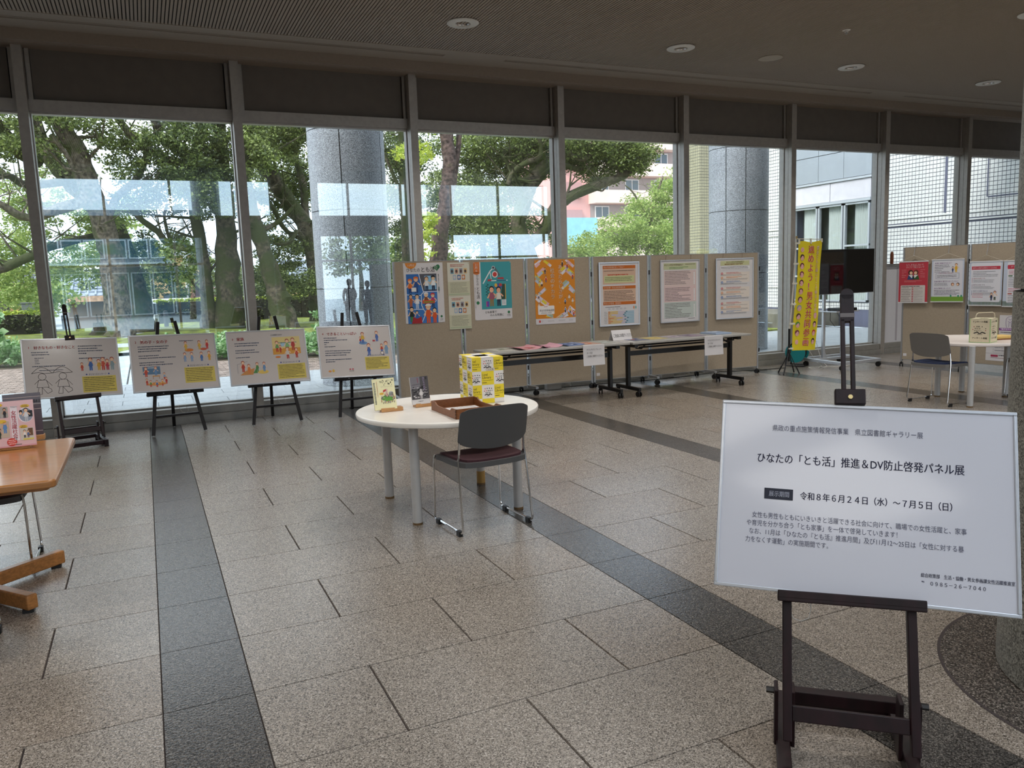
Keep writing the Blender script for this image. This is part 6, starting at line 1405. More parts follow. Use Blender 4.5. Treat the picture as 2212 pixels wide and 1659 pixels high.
# ================================================================== CHAIRS
def chair(x, y, rz, seatcol, label, shell=M_GREYPL, group='stacking chairs with chrome sled frames'):
    """faces +Y; backrest at -Y"""
    t = thing('stacking_chair', (x, y, 0), rz, label, 'chair', group)
    def sm(pts, n=4):
        pts = [Vector(p) for p in pts]; out = []
        for i in range(len(pts) - 1):
            p0 = pts[max(i - 1, 0)]; p1 = pts[i]; p2 = pts[i + 1]; p3 = pts[min(i + 2, len(pts) - 1)]
            for k in range(n):
                u = k / n; out.append(0.5 * ((2 * p1) + (p2 - p0) * u + (2 * p0 - 5 * p1 + 4 * p2 - p3) * u * u + (3 * p1 - p0 - 3 * p2 + p3) * u ** 3))
        return out + [pts[-1]]
    for s in (-1, 1):
        X = .243 * s
        fr = [(X * .93, .20, .44), (X * .97, .205, .38), (X * .99, .213, .10), (X, .215, .045), (X, .20, .026), (X, .16, .024), (X, -.15, .024), (X, -.185, .026), (X, -.205, .045), (X * .995, -.20, .10), (X * .96, -.165, .40), (X * .93, -.155, .50), (X * .91, -.160, .575), (X * .90, -.163, .60)]
        MB().tube(sm(fr, 3), .0068, 8).build('leg_frame', M_CHROME, t)
        MB().tube(sm([(X * .90, -.163, .60), (X * .915, -.158, .53), (X * .93, -.150, .475), (X * .92, -.12, .450), (X * .88, -.06, .437), (X * .85, .10, .435)], 3), .0068, 8).build('back_frame', M_CHROME, t)
        for yy in (.15, -.155):
            MB().box(X - .013, X + .013, yy - .022, yy + .022, 0, .034).build('glide', M_BLACK, t, smooth=False, bevel=.003)
    MB().tube([(-.215, .10, .432), (.215, .10, .432)], .007, 8).tube([(-.215, -.08, .432), (.215, -.08, .432)], .007, 8).build('cross_tube', M_CHROME, t)
    # seat: shell rim and upholstered pad
    def pad(w, d, z0, z1, dip, n=10, inset=0):
        mb = MB(); vs = []; fs = []; N = n + 1
        for j in range(N):
            for i in range(N):
                u = i / n * 2 - 1; v = j / n * 2 - 1
                k = 1 - .10 * (abs(u) ** 6) * 0; wx = w / 2 * (1 - .10 * max(0, v) ** 3 * 0 - .06 * max(0, -v) ** 2)
                px = u * wx; py = v * d / 2
                c_ = max(0, abs(u) ** 4 + abs(v) ** 4 - 1); px *= 1 - .09 * c_; py *= 1 - .09 * c_
                zz = z1 - dip * (1 - u * u) * (1 - .5 * abs(v)) - .018 * max(0, v) ** 3
                vs.append((px, py, zz))
        top = len(vs)
        for (px, py, zz) in list(vs): vs.append((px, py, zz - (z1 - z0)))
        for j in range(n):
            for i in range(n):
                a = j * N + i; fs.append((a, a + 1, a + N + 1, a + N)); fs.append((top + a, top + a + N, top + a + N + 1, top + a + 1))
        ed = [i for i in range(N)] + [j * N + n for j in range(1, N)] + [n * N + i for i in range(n - 1, -1, -1)] + [j * N for j in range(n - 1, 0, -1)]
        for k in range(len(ed)):
            a, b = ed[k], ed[(k + 1) % len(ed)]; fs.append((a, top + a, top + b, b))
        return mb._add(vs, fs)
    MBs = pad(.485, .45, .425, .457, .010); MBs.build('seat_shell', shell, t)
    p2 = pad(.435, .41, .450, .470, .012); p2.build('seat_pad', mat(seatcol, .9, 0, 'seat_fabric', grain=.12, gscale=150, bump=.2, bscale=400), t)
    # backrest: curved shell
    n, m_ = 28, 18; vs = []; fs = []; N = n + 1
    for side in (0, 1):
        for j in range(m_ + 1):
            for i in range(N):
                u = i / n * 2 - 1; v = j / m_
                wx = .236 * (1 - .02 * v)
                zt = .792 - .010 * abs(u) ** 2.2; zb = .562 - .036 * (1 - u * u)
                z = zb + (zt - zb) * v
                c_ = max(0.0, abs(u) ** 9 + abs(v * 2 - 1) ** 9 - 1)
                px = u * wx * (1 - .055 * c_); z = z - (v - .5) * .045 * c_ * (1 if v > .5 else .5)
                py = -.165 - .055 * v - .045 * (1 - u * u) + (.0 if side == 0 else .0065)
                vs.append((px, py, z))
    K = (m_ + 1) * N
    for j in range(m_):
        for i in range(n):
            a = j * N + i; fs.append((a, a + 1, a + N + 1, a + N)); fs.append((K + a, K + a + N, K + a + N + 1, K + a + 1))
    ed = [i for i in range(N)] + [j * N + n for j in range(1, m_ + 1)] + [m_ * N + i for i in range(n - 1, -1, -1)] + [j * N for j in range(m_ - 1, 0, -1)]
    for k in range(len(ed)):
        a, b = ed[k], ed[(k + 1) % len(ed)]; fs.append((a, K + a, K + b, b))
    MB()._add(vs, fs).build('backrest', shell, t)
    return t
chair(1.845, 4.555, math.radians(4.5), '#43242a', 'grey-backed chair with maroon seat in front of the round table')
chair(7.935, 5.95, math.radians(-88), '#1c2b4e', 'warm grey chair with navy seat at the far round table', M_GREYPL2)
chair(9.00, 5.53, math.radians(92), '#1c2b4e', 'chair with navy seat mostly hidden by the inner column', M_GREYPL2)
chair(-.945, 5.27, math.radians(180), '#43242a', 'chair with maroon seat pushed under the wooden table from behind')
chair(-.985, 4.03, math.radians(2), '#43242a', 'chair at the left edge of which only a chrome leg shows')

# ================================================================== ROUND TABLES
def round_table(x, y, r, z, legs, label, tape=None, m=M_WHITE):
    t = thing('round_table', (x, y, 0), 0, label, 'table', 'round white tables')
    prof = [(0, z - .034), (r - .02, z - .036), (r - .004, z - .030), (r, z - .010), (r - .004, z - .002), (r - .016, z + .0015), (r - .030, z), (0, z)]
    MB().lathe(prof, 96).build('tabletop', m, t)
    for i, (lx, ly) in enumerate(legs):
        lg = MB().cyl((lx, ly, .014), (lx, ly, z - .026), .031, 28).build('leg', M_LEGPAINT, t)
        MB().cyl((lx, ly, .0), (lx, ly, .014), .0325, 28).build('leg_ring', mat('#6b5232', .7, 0, 'brown_foot_felt', grain=.2, gscale=60), lg)
        if tape == i: MB().cyl((lx, ly, .012), (lx, ly, .105), .0322, 28).build('tape', mat('#a98446', .5, 0, 'brown_tape'), lg)
    return t
RT = (1.83, 5.09)
round_table(RT[0], RT[1], .625, .68, [(-.345, .36), (-.362, -.345), (.372, .363), (.342, -.368)], 'round white table in the middle with books, tray and yellow box', 2)
round_table(8.42, 5.93, .60, .68, [(-.50 + .0, -.36), (-.13, .31), (.41, -.14), (.02, -.52)][:3] + [(.36, .36)], 'round white table at right, partly behind the inner column', None, mat('#e2d8d2', .35, 0, 'pinkish_white_laminate', grain=.02, gscale=10, coat=.2))
ZR = .681

# yellow and white checkered survey box
def carton(x, y, rz, w, d, h, label, name='cardboard_box', m=None, hole=True):
    t = thing(name, (x, y, ZR), rz, label, 'box')
    m = m or M_PAPER
    mb = MB()
    mb.box(0, w, 0, .003, 0, h).box(0, w, d - .003, d, 0, h).box(0, .003, .003, d - .003, 0, h).box(w - .003, w, .003, d - .003, 0, h).box(0, w, 0, d, 0, .002)
    mb.build('carton_wall', m, t, smooth=False)
    a, b, c_, e = w * .28, w * .72, d * .3, d * .7
    MB().box(0, w, 0, c_, h - .003, h).box(0, w, e, d, h - .003, h).box(0, a, c_, e, h - .003, h).box(b, w, c_, e, h - .003, h).build('carton_top', m, t, smooth=False)
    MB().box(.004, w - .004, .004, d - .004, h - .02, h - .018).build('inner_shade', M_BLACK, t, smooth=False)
    return t
YEL = '#e6cf2c'
bx = carton(2.018, 5.08, math.radians(-5.5), .228, .33, .322, 'tall box papered in yellow and white squares on the round table', 'survey_box', mat('#e4e0dc', .5, 0, 'box_paper', grain=.01))
def squares(P, w, h, px, py, x0, y0, par):
    j = 0; y = y0
    while y < h:
        x = x0; i = 0
        while x < w:
            xa, xb, ya, yb = max(x, 0), min(x + px, w), max(y, 0), min(y + py, h)
            if xb - xa > .004 and yb - ya > .004:
                if (i + j + par) % 2 == 0:
                    P.rect(xa, ya, xb, yb, YEL, 1)
                    if xb - xa > px * .6 and yb - ya > py * .9:
                        full = xa == x
                        P.text(xa + .004, y + py * .66, px * .28, 'Livel' if full else 'vel', '#2a261c', 3, .0, sx=.9); P.text(xa + .004, y + py * .45, px * .28, 'Library' if full else 'brary', '#2a261c', 3, .0, sx=.9)
                        P.greek(xa + .004, y + py * .34, xb - .003, 1, .008, '#5a5020', 3, .35, 3); P.rect(xa + .004, y + py * .14, xa + px * .4, y + py * .18, '#2a261c', 3)
                else:
                    if xb - xa > px * .6 and yb - ya > py * .8:
                        cx_ = x + px / 2; cx_ = min(max(cx_, xa + px * .3), xb - px * .3)
                        for q, (dx, dy, c) in enumerate(((-.25, .72, '#c84a5a'), (-.08, .74, '#4a4a4a'), (.1, .74, '#3a3a3a'), (.27, .72, '#4a4a4a'), (-.3, .55, '#c84a5a'), (-.15, .56, '#d87a5a'), (0, .56, '#3a3a3a'), (.14, .56, '#3a3a3a'), (.3, .57, '#8a8a8a'), (-.18, .42, '#4a4a4a'), (-.04, .42, '#3a3a3a'), (.12, .43, '#3a3a3a'))):
                            P.ell(cx_ + dx * px, y + dy * py, px * .045, py * .045, c, 3, 6)
                        for s_ in (-1, 1): P.line([(cx_ + s_ * px * .02, y + py * .24), (cx_ + s_ * px * .12, y + py * .32), (cx_ + s_ * px * .28, y + py * .26)], px * .07, '#2a2628', 3)
                        P.greek(cx_ - px * .14, y + py * .19, cx_ + px * .14, 1, .007, '#6a6a6a', 5, .5, 3)
            x += px; i += 1
        y += py; j += 1
f1 = bpy.data.objects.new('front_print', None)
P = Print(-.0006); squares(P, .228, .322, .0905, .0965, -.024, .322 - 4 * .0965, 0 if False else 1)
P.rect(.104, .2265, .165, .247, '#b8aa98', 5); P.rect(.106, .2285, .163, .245, '#e6ded0', 6); P.text(.112, .2315, .013, '回収箱', '#4a4038', 7, .02, sx=1.15)
P.emit(bx)
P = Print(-.0006); squares(P, .33, .322, .1235, .0965, .33 - .1235 * 3 + .0, .322 - 4 * .0965, 0)
for o in P.emit(bx): o.rotation_euler = (0, 0, -PI / 2); o.location = (0, .33, 0)
topP = MB()
for i in range(3):
    for j in range(3):
        if (i + j) % 2 == 0 and not (i == 1 and j == 1): topP._add([(.076 * i, .11 * j, .3226), (.076 * (i + 1), .11 * j, .3226), (.076 * (i + 1), .11 * (j + 1), .3226), (.076 * i, .11 * (j + 1), .3226)], [(0, 1, 2, 3)])
topP.build('print', mat(YEL, .6, name='ink'), bx, smooth=False, recalc=False)

# wooden tray with papers
tr = thing('wooden_tray', (1.70, 4.585, ZR), math.radians(.5), 'brown wooden tray with scooped sides in front of the yellow box', 'tray')
w, d, h = .315, .455, .062
def scoop(L, h, dip):   # outline of a side with a dipped middle
    return [(0, 0), (L, 0), (L, h), (L * .84, h), (L * .78, h - dip * .8), (L * .72, h - dip), (L * .28, h - dip), (L * .22, h - dip * .8), (L * .16, h), (0, h)]
def side(mb_name, poly, mtx):
    o = MB().prism(poly, 0, .009, 'y').build(mb_name, M_TRAYWOOD, tr, smooth=False); o.matrix_local = mtx; return o
MB().box(0, w, 0, .009, 0, h).build('tray_side', M_TRAYWOOD, tr, smooth=False)
MB().box(0, w, d - .009, d, 0, h).build('tray_side', M_TRAYWOOD, tr, smooth=False)
side('tray_side', [(a, b) for a, b in scoop(d, h, .020)], Matrix.Translation((.009, 0, 0)) @ Matrix.Rotation(PI / 2, 4, 'Z'))
side('tray_side', [(a, b) for a, b in scoop(d, h, .020)], Matrix.Translation((w, 0, 0)) @ Matrix.Rotation(PI / 2, 4, 'Z'))
MB().box(.009, w - .009, .009, d - .009, .002, .008).build('tray_bottom', M_TRAYWOOD, tr, smooth=False)
for z in (.012, .030, .048): MB().box(-.0008, .0, -.0004, .009, z - .006, z + .004).build('joint', mat('#3a2212', .6, 0, 'dark_joint'), tr, smooth=False)
for k in range(3):
    p_ = thing('survey_sheet', (1.86 + .004 * k, 4.80 + .006 * k, ZR + .0095 + .0018 * k), .02 - .03 * k, ('lowest', 'middle', 'topmost')[k] + ' white survey sheet lying in the wooden tray', 'paper', 'survey sheets in the tray')
    MB().box(-.105, .105, -.148, .148, 0, .0014).build('sheet', M_PAPER, p_, smooth=False)
    if k == 2:
        pr = MB(); r_ = random.Random(4)
        for q in range(9):
            yy = .13 - q * .022; xx = -.09
            while xx < .08: ww = r_.uniform(.01, .03); pr._add([(xx, yy, .0018), (xx + ww, yy, .0018), (xx + ww, yy + .005, .0018), (xx, yy + .005, .0018)], [(0, 1, 2, 3)]); xx += ww + .004
        pr.build('print', mat('#8a7f7a', .6, name='ink'), p_, smooth=False, recalc=False)

# books on little wooden stands
def book(x, y, z, yaw, tilt, W, H_, thick, cover, label, roll=0.0, stand=True, sw=None):
    """front bottom centre at x,y,z"""
    t = bpy.data.objects.new('book', None); COL.objects.link(t)
    u = Vector((math.cos(yaw), math.sin(yaw), 0)); n = Vector((math.sin(yaw), -math.cos(yaw), 0)); v = Vector((0, 0, 1)) * math.cos(tilt) - n * math.sin(tilt)
    u2 = u * math.cos(roll) + v * math.sin(roll); v2 = -u * math.sin(roll) + v * math.cos(roll); nn = u2.cross(v2); o = Vector((x, y, z)) - u2 * W / 2
    Mx = Matrix.Identity(4)
    for i in range(3): Mx[i][0] = u2[i]; Mx[i][1] = -nn[i]; Mx[i][2] = v2[i]; Mx[i][3] = o[i]
    t.matrix_world = Mx; tag(t, label, 'book')
    cm = mat(cover, .35, 0, 'book_cover', coat=.3)
    MB().box(0, W, 0, .0015, 0, H_).box(0, W, thick - .0015, thick, 0, H_).box(0, .0015, 0, thick, 0, H_).build('cover', cm, t, smooth=False)
    MB().box(.0015, W - .003, .0015, thick - .0015, .002, H_ - .002).build('pages', mat('#e2d9c2', .8, 0, 'book_pages', grain=.04, gscale=300), t, smooth=False)
    return t, Print(-.0008)
def stand(x, y, z, yaw, W, label, d=.05, h=.026, back=.10, bw=.5):
    t = thing('book_stand', (x, y, z), yaw, label, 'book stand', 'small wooden book stands')
    MB().box(-W / 2, W / 2, -.012, d, 0, h).build('stand_base', M_BEECH, t, smooth=False, bevel=.001)
    MB().bar((0, d - .006, h - .002), (0, d + .03, h + back), W * bw, .008, up=(0, 1, 0)).build('stand_back', M_BEECH, t, smooth=False)
    return t
stand(1.452, 5.143, ZR, .0, .148, 'low wooden stand under the cream book with the crowd drawing')
t, P = book(1.41, 5.139, ZR + .018, -.16, .30, .150, .212, .016, '#e4dda8', 'cream book with colourful crowd drawing on the round table', .03)
P.text(.006, .175, .0145, '男女共同参画社会の基本', '#2a4a6a', 3, .03, vertical=True, pitch=.95); P.text(.027, .190, .008, 'これからの社会を考えるために', '#c84a2a', 3, .02, vertical=True)
rr = random.Random(3)
for k in range(26): x_ = .05 + rr.random() * .09; y_ = .160 + rr.random() * .035; P.rect(x_, y_, x_ + .003, y_ + rr.uniform(.004, .012), '#3a3a34', 3)
for k in range(8): P.line([(.06 + k * .010, .15), (.06 + k * .010, .16)], .0012, '#6a6a5a', 3)
P.ell(.098, .075, .044, .022, '#5f9a3a', 3); P.rect(.085, .085, .098, .138, '#c8a8a0', 4); P.ell(.12, .105, .016, .016, '#b8b8b4', 4); P.rect(.106, .085, .134, .112, '#a8aaa4', 4); P.poly([(.068, .115), (.088, .125), (.088, .138), (.068, .130)], '#b83a34', 5); P.ell(.057, .108, .015, .008, '#d8a83a', 4)
for k in range(46):
    a = rr.uniform(0, 6.28); q = rr.uniform(.6, 1.25); P.person(.098 + .040 * q * math.cos(a), .062 + .030 * q * math.sin(a), .015, rr.choice(['#b83a34', '#2f5a9a', '#e8e8e0', '#3f8a4a', '#3a3a44', '#d88a3a']), '#2a1a14', '#e8b890', rr.choice(['#2a3a5a', '#5a4a3a']), 6, arms=False)
P.emit(t)
stand(1.70, 5.20, ZR, .02, .13, 'wooden stand under the black and white book', d=.06, back=.135, bw=.98)
t, P = book(1.675, 5.187, ZR + .022, -.05, .14, .128, .19, .014, '#d9d6d6', 'book with black and white classroom photo on the round table', .03)
P.rect(.002, .034, .128, .190, '#4c494c', 1); P.rect(.002, .105, .07, .19, '#77747a', 2)
for k in range(60): x_ = rr.uniform(.004, .11); y_ = rr.uniform(.038, .12); P.rect(x_, y_, min(x_ + rr.uniform(.004, .016), .127), y_ + rr.uniform(.002, .01), rr.choice(['#1c1a1e', '#2c2a2e', '#9a9698', '#c8c4c6', '#141316']), 3)
P.line([(.01, .135), (.075, .14)], .002, '#1c1a1e', 3); P.line([(.01, .105), (.08, .11)], .002, '#1c1a1e', 3); P.person(.07, .036, .075, '#d8d4d4', '#1c1a1e', '#c8c4c4', '#b8b4b4', 4)
P.text(.088, .172, .0165, '女たちの時代', '#c8b8d8', 8, .03, vertical=True, pitch=.95); P.text(.05, .172, .008, '聞き書き', '#c83a6a', 8, .03, vertical=True); P.text(.108, .178, .010, '記録', '#141316', 8, .03, vertical=True); P.greek(.045, .022, .085, 1, .008, '#5a5a5a', 4, .6, 4)
P.emit(t)
ps = thing('loose_papers', (1.90, 5.29, ZR), .05, 'thin leaflets lying flat behind the wooden tray', 'paper')
MB().box(-.10, .10, -.07, .07, 0, .002).box(-.08, .12, -.05, .06, .0022, .004).build('sheet', M_PAPER, ps, smooth=False)

# cream survey form box on the far table
b2 = carton(8.045, 5.70, math.radians(-74), .205, .205, .255, 'cream box for survey forms on the right round table', 'form_box', mat('#d5c9ad', .6, 0, 'cream_card', grain=.03))
M_GRN = mat('#a9c48a', .6, 0, 'green_edge_tape')
MB().box(-.001, .008, -.001, .0, 0, .255).box(.197, .206, -.001, 0, 0, .255).box(0, .205, -.001, 0, 0, .006).box(.205, .206, 0, .008, 0, .255).box(.205, .206, .197, .205, 0, .255).box(.205, .206, 0, .205, 0, .006).box(0, .205, 0, .008, .2552, .2556).box(0, .205, .197, .205, .2552, .2556).build('edge_tape', M_GRN, b2, smooth=False)
def form_side(P, w):
    P.text(.028, .215, .023, 'アンケート用紙', '#2a2422', 3, .035, sx=.93); P.text(.028, .040, .023, 'アンケート用紙', '#2a2422', 3, .035, sx=.93)
    P.text(.066, .165, .018, '広読', '#3a3432', 3, .02); P.text(.05, .143, .017, 'がんせ', '#3a3432', 3, .02, sx=1.2); P.text(.045, .122, .015, 'ゆるらじ', '#3a3432', 3, .02, sx=1.3)
    for dx, dy, c in ((.045, .17, '#b8505a'), (.035, .14, '#b8505a'), (.16, .13, '#b8505a'), (.125, .17, '#3a3432'), (.16, .15, '#5a5450')): P.ell(dx, dy, .005, .005, c, 3, 6)
    for s_ in (-1, 1): P.line([(.102 + s_ * .004, .098), (.102 + s_ * .025, .112), (.102 + s_ * .055, .100)], .010, '#2a2628', 3)
    P.greek(.08, .09, .13, 1, .010, '#5a5450', 5, .6, 3)
P = Print(-.0012); form_side(P, .205); P.emit(b2)
P = Print(-.0012); form_side(P, .205)
for o in P.emit(b2): o.rotation_euler = (0, 0, PI / 2); o.location = (.2055, 0, 0)
ct = thing('paper_tray', (8.60, 5.74, ZR), -.2, 'tan tray with dark rim beside the cream form box', 'tray')
MB().box(-.16, .16, -.12, .12, .0, .012).build('tray_bottom', M_TRAYWOOD, ct, smooth=False)
MB().box(-.15, .15, -.11, .11, .013, .035).build('envelope_pile', mat('#c9a860', .7, 0, 'manila_paper', grain=.03), ct, smooth=False)
hl = thing('wire_stand', (8.88, 6.10, ZR), -.3, 'thin cream metal hoop stand behind the form box', 'stand')
MB().tube([(-.12, 0, .006), (-.12, 0, .235), (-.11, 0, .258), (-.09, 0, .268), (.09, 0, .268), (.11, 0, .258), (.12, 0, .235), (.12, 0, .006)], .005, 8).tube([(-.12, -.06, .005), (-.12, .06, .005)], .005, 8).tube([(.12, -.06, .005), (.12, .06, .005)], .005, 8).build('hoop', mat('#c8bfa4', .5, 0, 'cream_tube'), hl)

# ================================================================== WOODEN TABLE AT LEFT
wt = thing('wooden_table', (-1.03, 4.72, 0), 0, 'honey-coloured wooden table entering at the left edge', 'table')
MB().prism([(a, b) for a, b in rbox(1.17, 1.18, 0, .035, 4)], .660, .698, 'z').build('tabletop', mat('#a56f3c', .28, 0, 'varnished_wood', grain=.18, gscale=7, stretch=(1, 9, 9), coat=.3), wt, bevel=.008)
MB().prism([(a, b) for a, b in rbox(1.10, 1.11, 0, .03, 4)], .645, .660, 'z').build('apron', M_WOOD, wt)
for a in (40, 140, 231, 309):
    A = math.radians(a); c_, s_ = math.cos(A), math.sin(A); ox_, oy_ = .09, .04
    MB().bar((ox_, oy_, .055), (ox_ + c_ * .50, oy_ + s_ * .50, .055), .055, .075, up=(0, 0, 1)).build('foot_beam', M_WOOD, wt, smooth=False, bevel=.008)
    MB().box(ox_ + c_ * .46 - .025, ox_ + c_ * .46 + .025, oy_ + s_ * .46 - .025, oy_ + s_ * .46 + .025, 0, .018).build('foot_pad', M_BLACK, wt, smooth=False)
MB().box(.03, .15, -.02, .10, .09, .65).build('pedestal', M_WOOD, wt, smooth=False, bevel=.006)
ZW = .699
stand(-.745, 5.09, ZW, .0, .19, 'wooden stand under the pink cover book at the left', d=.05, h=.028)
t, P = book(-.712, 5.07, ZW + .016, .02, .17, .190, .255, .018, '#dcb4b8', 'pink book with round photo insets standing on the wooden table')
P.rect(.078, .035, .112, .225, '#e4dce2', 1); P.text(.0805, .178, .0275, '女性活躍社会', '#c8304a', 4, .03, vertical=True, pitch=.94, sx=.95); P.text(.081, .217, .010, 'できるよう！', '#3a3a4a', 4, .02, sx=.6); P.text(.092, .045, .009, '著者', '#5a5a6a', 4, .02, vertical=True)
P.ell(.150, .172, .036, .042, '#eee4e8', 1, 20); P.ell(.152, .172, .033, .038, '#8f98aa', 2, 20); P.rect(.155, .16, .184, .195, '#20242e', 3); P.person(.153, .136, .075, '#d8dce2', '#2a1a18', '#eac0a0', '#b8bcc4', 4); P.ell(.128, .19, .008, .012, '#2a1a18', 4); P.ell(.128, .182, .006, .008, '#eac0a0', 5)
P.ell(.150, .222, .022, .009, '#e0b83a', 5); P.ell(.135, .108, .020, .009, '#e0b83a', 5); P.greek(.135, .226, .165, 2, .007, '#4a3a20', 3, .5, 6); P.greek(.122, .112, .148, 2, .007, '#4a3a20', 4, .5, 6)
P.rrect(.117, .032, .182, .100, .006, '#c9c4bc', 2); P.rect(.155, .055, .178, .097, '#6a4a30', 3); P.person(.138, .045, .045, '#e4e4e4', '#2a1a18', '#eac0a0', '#2a3040', 4); P.person(.155, .045, .042, '#4a6a9a', '#5a3a24', '#eac0a0', '#6a4a5a', 4); P.rect(.13, .033, .18, .042, '#d8c860', 4)
P.rrect(.0, .165, .068, .225, .004, '#a8a49e', 2); P.person(.052, .165, .055, '#20222a', '#20181a', '#c89a80', '#20222a', 4); P.rect(.0, .165, .03, .2, '#3a4a5a', 3); P.ell(.02, .236, .025, .010, '#e0b83a', 5)
P.rrect(.0, .055, .068, .145, .004, '#bfae9c', 2); P.person(.048, .08, .07, '#5a8ac0', '#c8a890', '#d8a890', '#5a8ac0', 4); P.person(.02, .05, .06, '#2f3a2c', '#20181a', '#d8a890', '#2f3a2c', 5); P.ell(.035, .145, .022, .010, '#e0b83a', 6)
P.ell(.075, .028, .024, .022, '#c8342a', 7); P.greek(.058, .040, .095, 3, .010, '#f0c8c0', 5, .5, 8); P.rect(.0, .0, .19, .008, '#d49aa2', 1); P.greek(.085, .014, .12, 1, .008, '#3a3a3a', 8, .6, 2)
P.emit(t)
stand(-.70, 5.34, ZW, .0, .19, 'wooden stand under the purple-grey book at the left', d=.05, h=.028)
t, P = book(-.705, 5.345, ZW + .016, .02, .17, .190, .262, .022, '#4f4650', 'purple-grey book standing behind the pink one')
for y in (.035, .165, .195, .238): P.rect(.0, y, .19, y + .003, '#b8a8a4', 2)
P.text(.045, .205, .022, '男女共同参画社会基本法', '#1c181c', 3, .03, sx=.6); P.rect(.15, .18, .155, .185, '#1c181c', 3); P.emit(t)
fd = thing('floor_cover', (-1.16, 5.82, .0005), 0, 'small round brass floor outlet cover near the left edge', 'floor outlet')
MB().lathe([(.085, 0), (.085, .002), (.075, .0035), (0, .0035)], 30).build('cover_plate', mat('#c8b478', .4, .5, 'worn_brass', grain=.25, gscale=30), fd)
MB().lathe([(.05, .0036), (.05, .0046), (.0, .0046)], 24).build('inner_plate', mat('#a89458', .45, .5, 'worn_brass_dark', grain=.25, gscale=30), fd)

# ================================================================== TELEVISION ON TROLLEY
tvs = thing('television_trolley', (9.75, 9.05, 0), 0, 'silver wheeled trolley carrying the black television', 'trolley')
S = M_SILVER
MB().bar((-.36, .38, .105), (-.43, -.47, .105), .05, .045).build('base_beam', S, tvs, smooth=False, bevel=.004)
MB().bar((-.45, -.47, .105), (.40, -.42, .105), .05, .045).build('base_beam', S, tvs, smooth=False, bevel=.004)
MB().bar((.38, -.42, .105), (.46, .42, .105), .05, .045).build('base_beam', S, tvs, smooth=False, bevel=.004)
MB().bar((-.36, .40, .105), (.46, .42, .105), .05, .045).build('base_beam', S, tvs, smooth=False, bevel=.004)
for x, y in ((-.35, .33), (-.43, -.46), (.38, -.41), (.44, .40)): castor(tvs, x, y, .038, .5)
MB().bar((-.38, .12, .11), (.42, .14, .11), .05, .04).build('cross_beam', S, tvs, smooth=False, bevel=.004)
for x in (-.20, .20):
    MB().box(x - .022, x + .022, .11, .15, .11, 1.55).prism([(x - .02, .12), (x + .09, .12), (x - .02, .30)], .115, .145, 'y').build('post', S, tvs, smooth=False, bevel=.003)
MB().box(-.24, .24, -.16, .17, .845, .862).build('shelf', S, tvs, smooth=False, bevel=.003)
MB().box(-.18, .18, .085, .11, 1.30, 1.42).build('mount', M_BLACKMETAL, tvs, smooth=False)
tv = thing('television', (9.865, 9.02, 1.12), -.018, 'black flat television with dark glossy screen on the trolley', 'television')
MB().box(-.553, .553, 0, .045, 0, .677).build('casing', M_BLACK, tv, smooth=False, bevel=.004)
MB().box(-.25, .25, .045, .075, .1, .5).build('rear_housing', M_BLACK, tv, smooth=False, bevel=.01)
MB().box(-.545, .545, -.0015, .0, .012, .667).build('screen', mat('#050507', .06, 0, 'glossy_screen', coat=.6), tv, smooth=False)
MB().box(-.553, .553, -.002, .0, 0, .006).build('lower_trim', M_STEEL, tv, smooth=False)
pl_ = thing('disc_player', (9.74, 9.03, .8625), 0, 'flat black player on the trolley shelf', 'player')
MB().box(-.17, .20, -.14, .10, 0, .045).build('casing', M_BLACK, pl_, smooth=False, bevel=.005)
MB().box(-.15, .16, -.1415, -.14, .012, .03).build('tray_door', M_BLACKMETAL, pl_, smooth=False)
cb = thing('tv_cable', (9.75, 9.05, 0), 0, 'black cable sagging between television and shelf', 'cable', 'cables at the television')
MB().tube([(-.22, .0, 1.12), (-.24, -.02, .95), (-.22, -.02, .84), (-.20, -.0, .72), (-.10, .0, .62), (.02, .0, .60), (.12, .0, .66), (.17, .0, .76), (.18, .08, .85)], .004, 6).tube([(-.02, .05, .845), (.03, .05, .78), (.12, .05, .74), (.18, .09, .76)], .003, 6).build('cord', M_BLACK, cb)

# banner on pole with tripod foot
bn = thing('banner_stand', (8.535, 8.85, 0), 0, 'black tripod and white pole carrying the yellow banner', 'banner stand')
MB().tube([(0, 0, .18), (.0, 0, .66)], .017, 12).tube([(-.0, 0, .30), (0, 0, .36)], .026, 12).build('socket', M_BLACK, bn)
for a in (20, 110, 200, 290):
    A = math.radians(a); lg = MB().tube([(0, 0, .32), (.11 * math.cos(A), .11 * math.sin(A), .10)], .006, 8).build('leg', M_BLACK, bn)
    MB().tube([(.11 * math.cos(A), .11 * math.sin(A), .11), (.165 * math.cos(A), .165 * math.sin(A), .004)], .011, 8).build('leg_tip', M_BLACK, lg)
MB().tube([(0, 0, .60), (.07, 0, 1.30), (.115, 0, 1.99)], [.012, .011, .008], 10).build('pole', mat('#d2ccc0', .4, 0, 'white_pole'), bn)
MB().tube([(.10, 0, 1.955), (.64, .02, 1.945)], .005, 8).build('cross_rod', mat('#c8bda0', .4, 0, 'cream_rod'), bn)
MB().cyl((.113, -.005, 1.96), (.113, -.005, 1.995), .014, 10).build('joint', mat('#a8905c', .5, 0, 'tan_joint'), bn)
fl2 = thing('banner', (8.535, 8.84, 0), 0, 'tall yellow banner with red lettering and rows of drawn faces', 'banner')
def bxz(u, v):    # cloth: u 0..1, v 0..1 from bottom
    v0 = .335; v1 = 1.915
    z = v0 + (v1 - v0) * v + (.012 * math.sin(u * 9) if v > .95 else 0) - .02 * u * (1 - v)
    x = .075 + .085 * v * 1.0 + u * .455 + (-.0)
    y = .012 * math.sin(v * 7 + u * 2.5) + .010 * math.sin(u * 6 + 1)
    return x - .02 * (1 - v), y, z
nu, nv = 8, 24
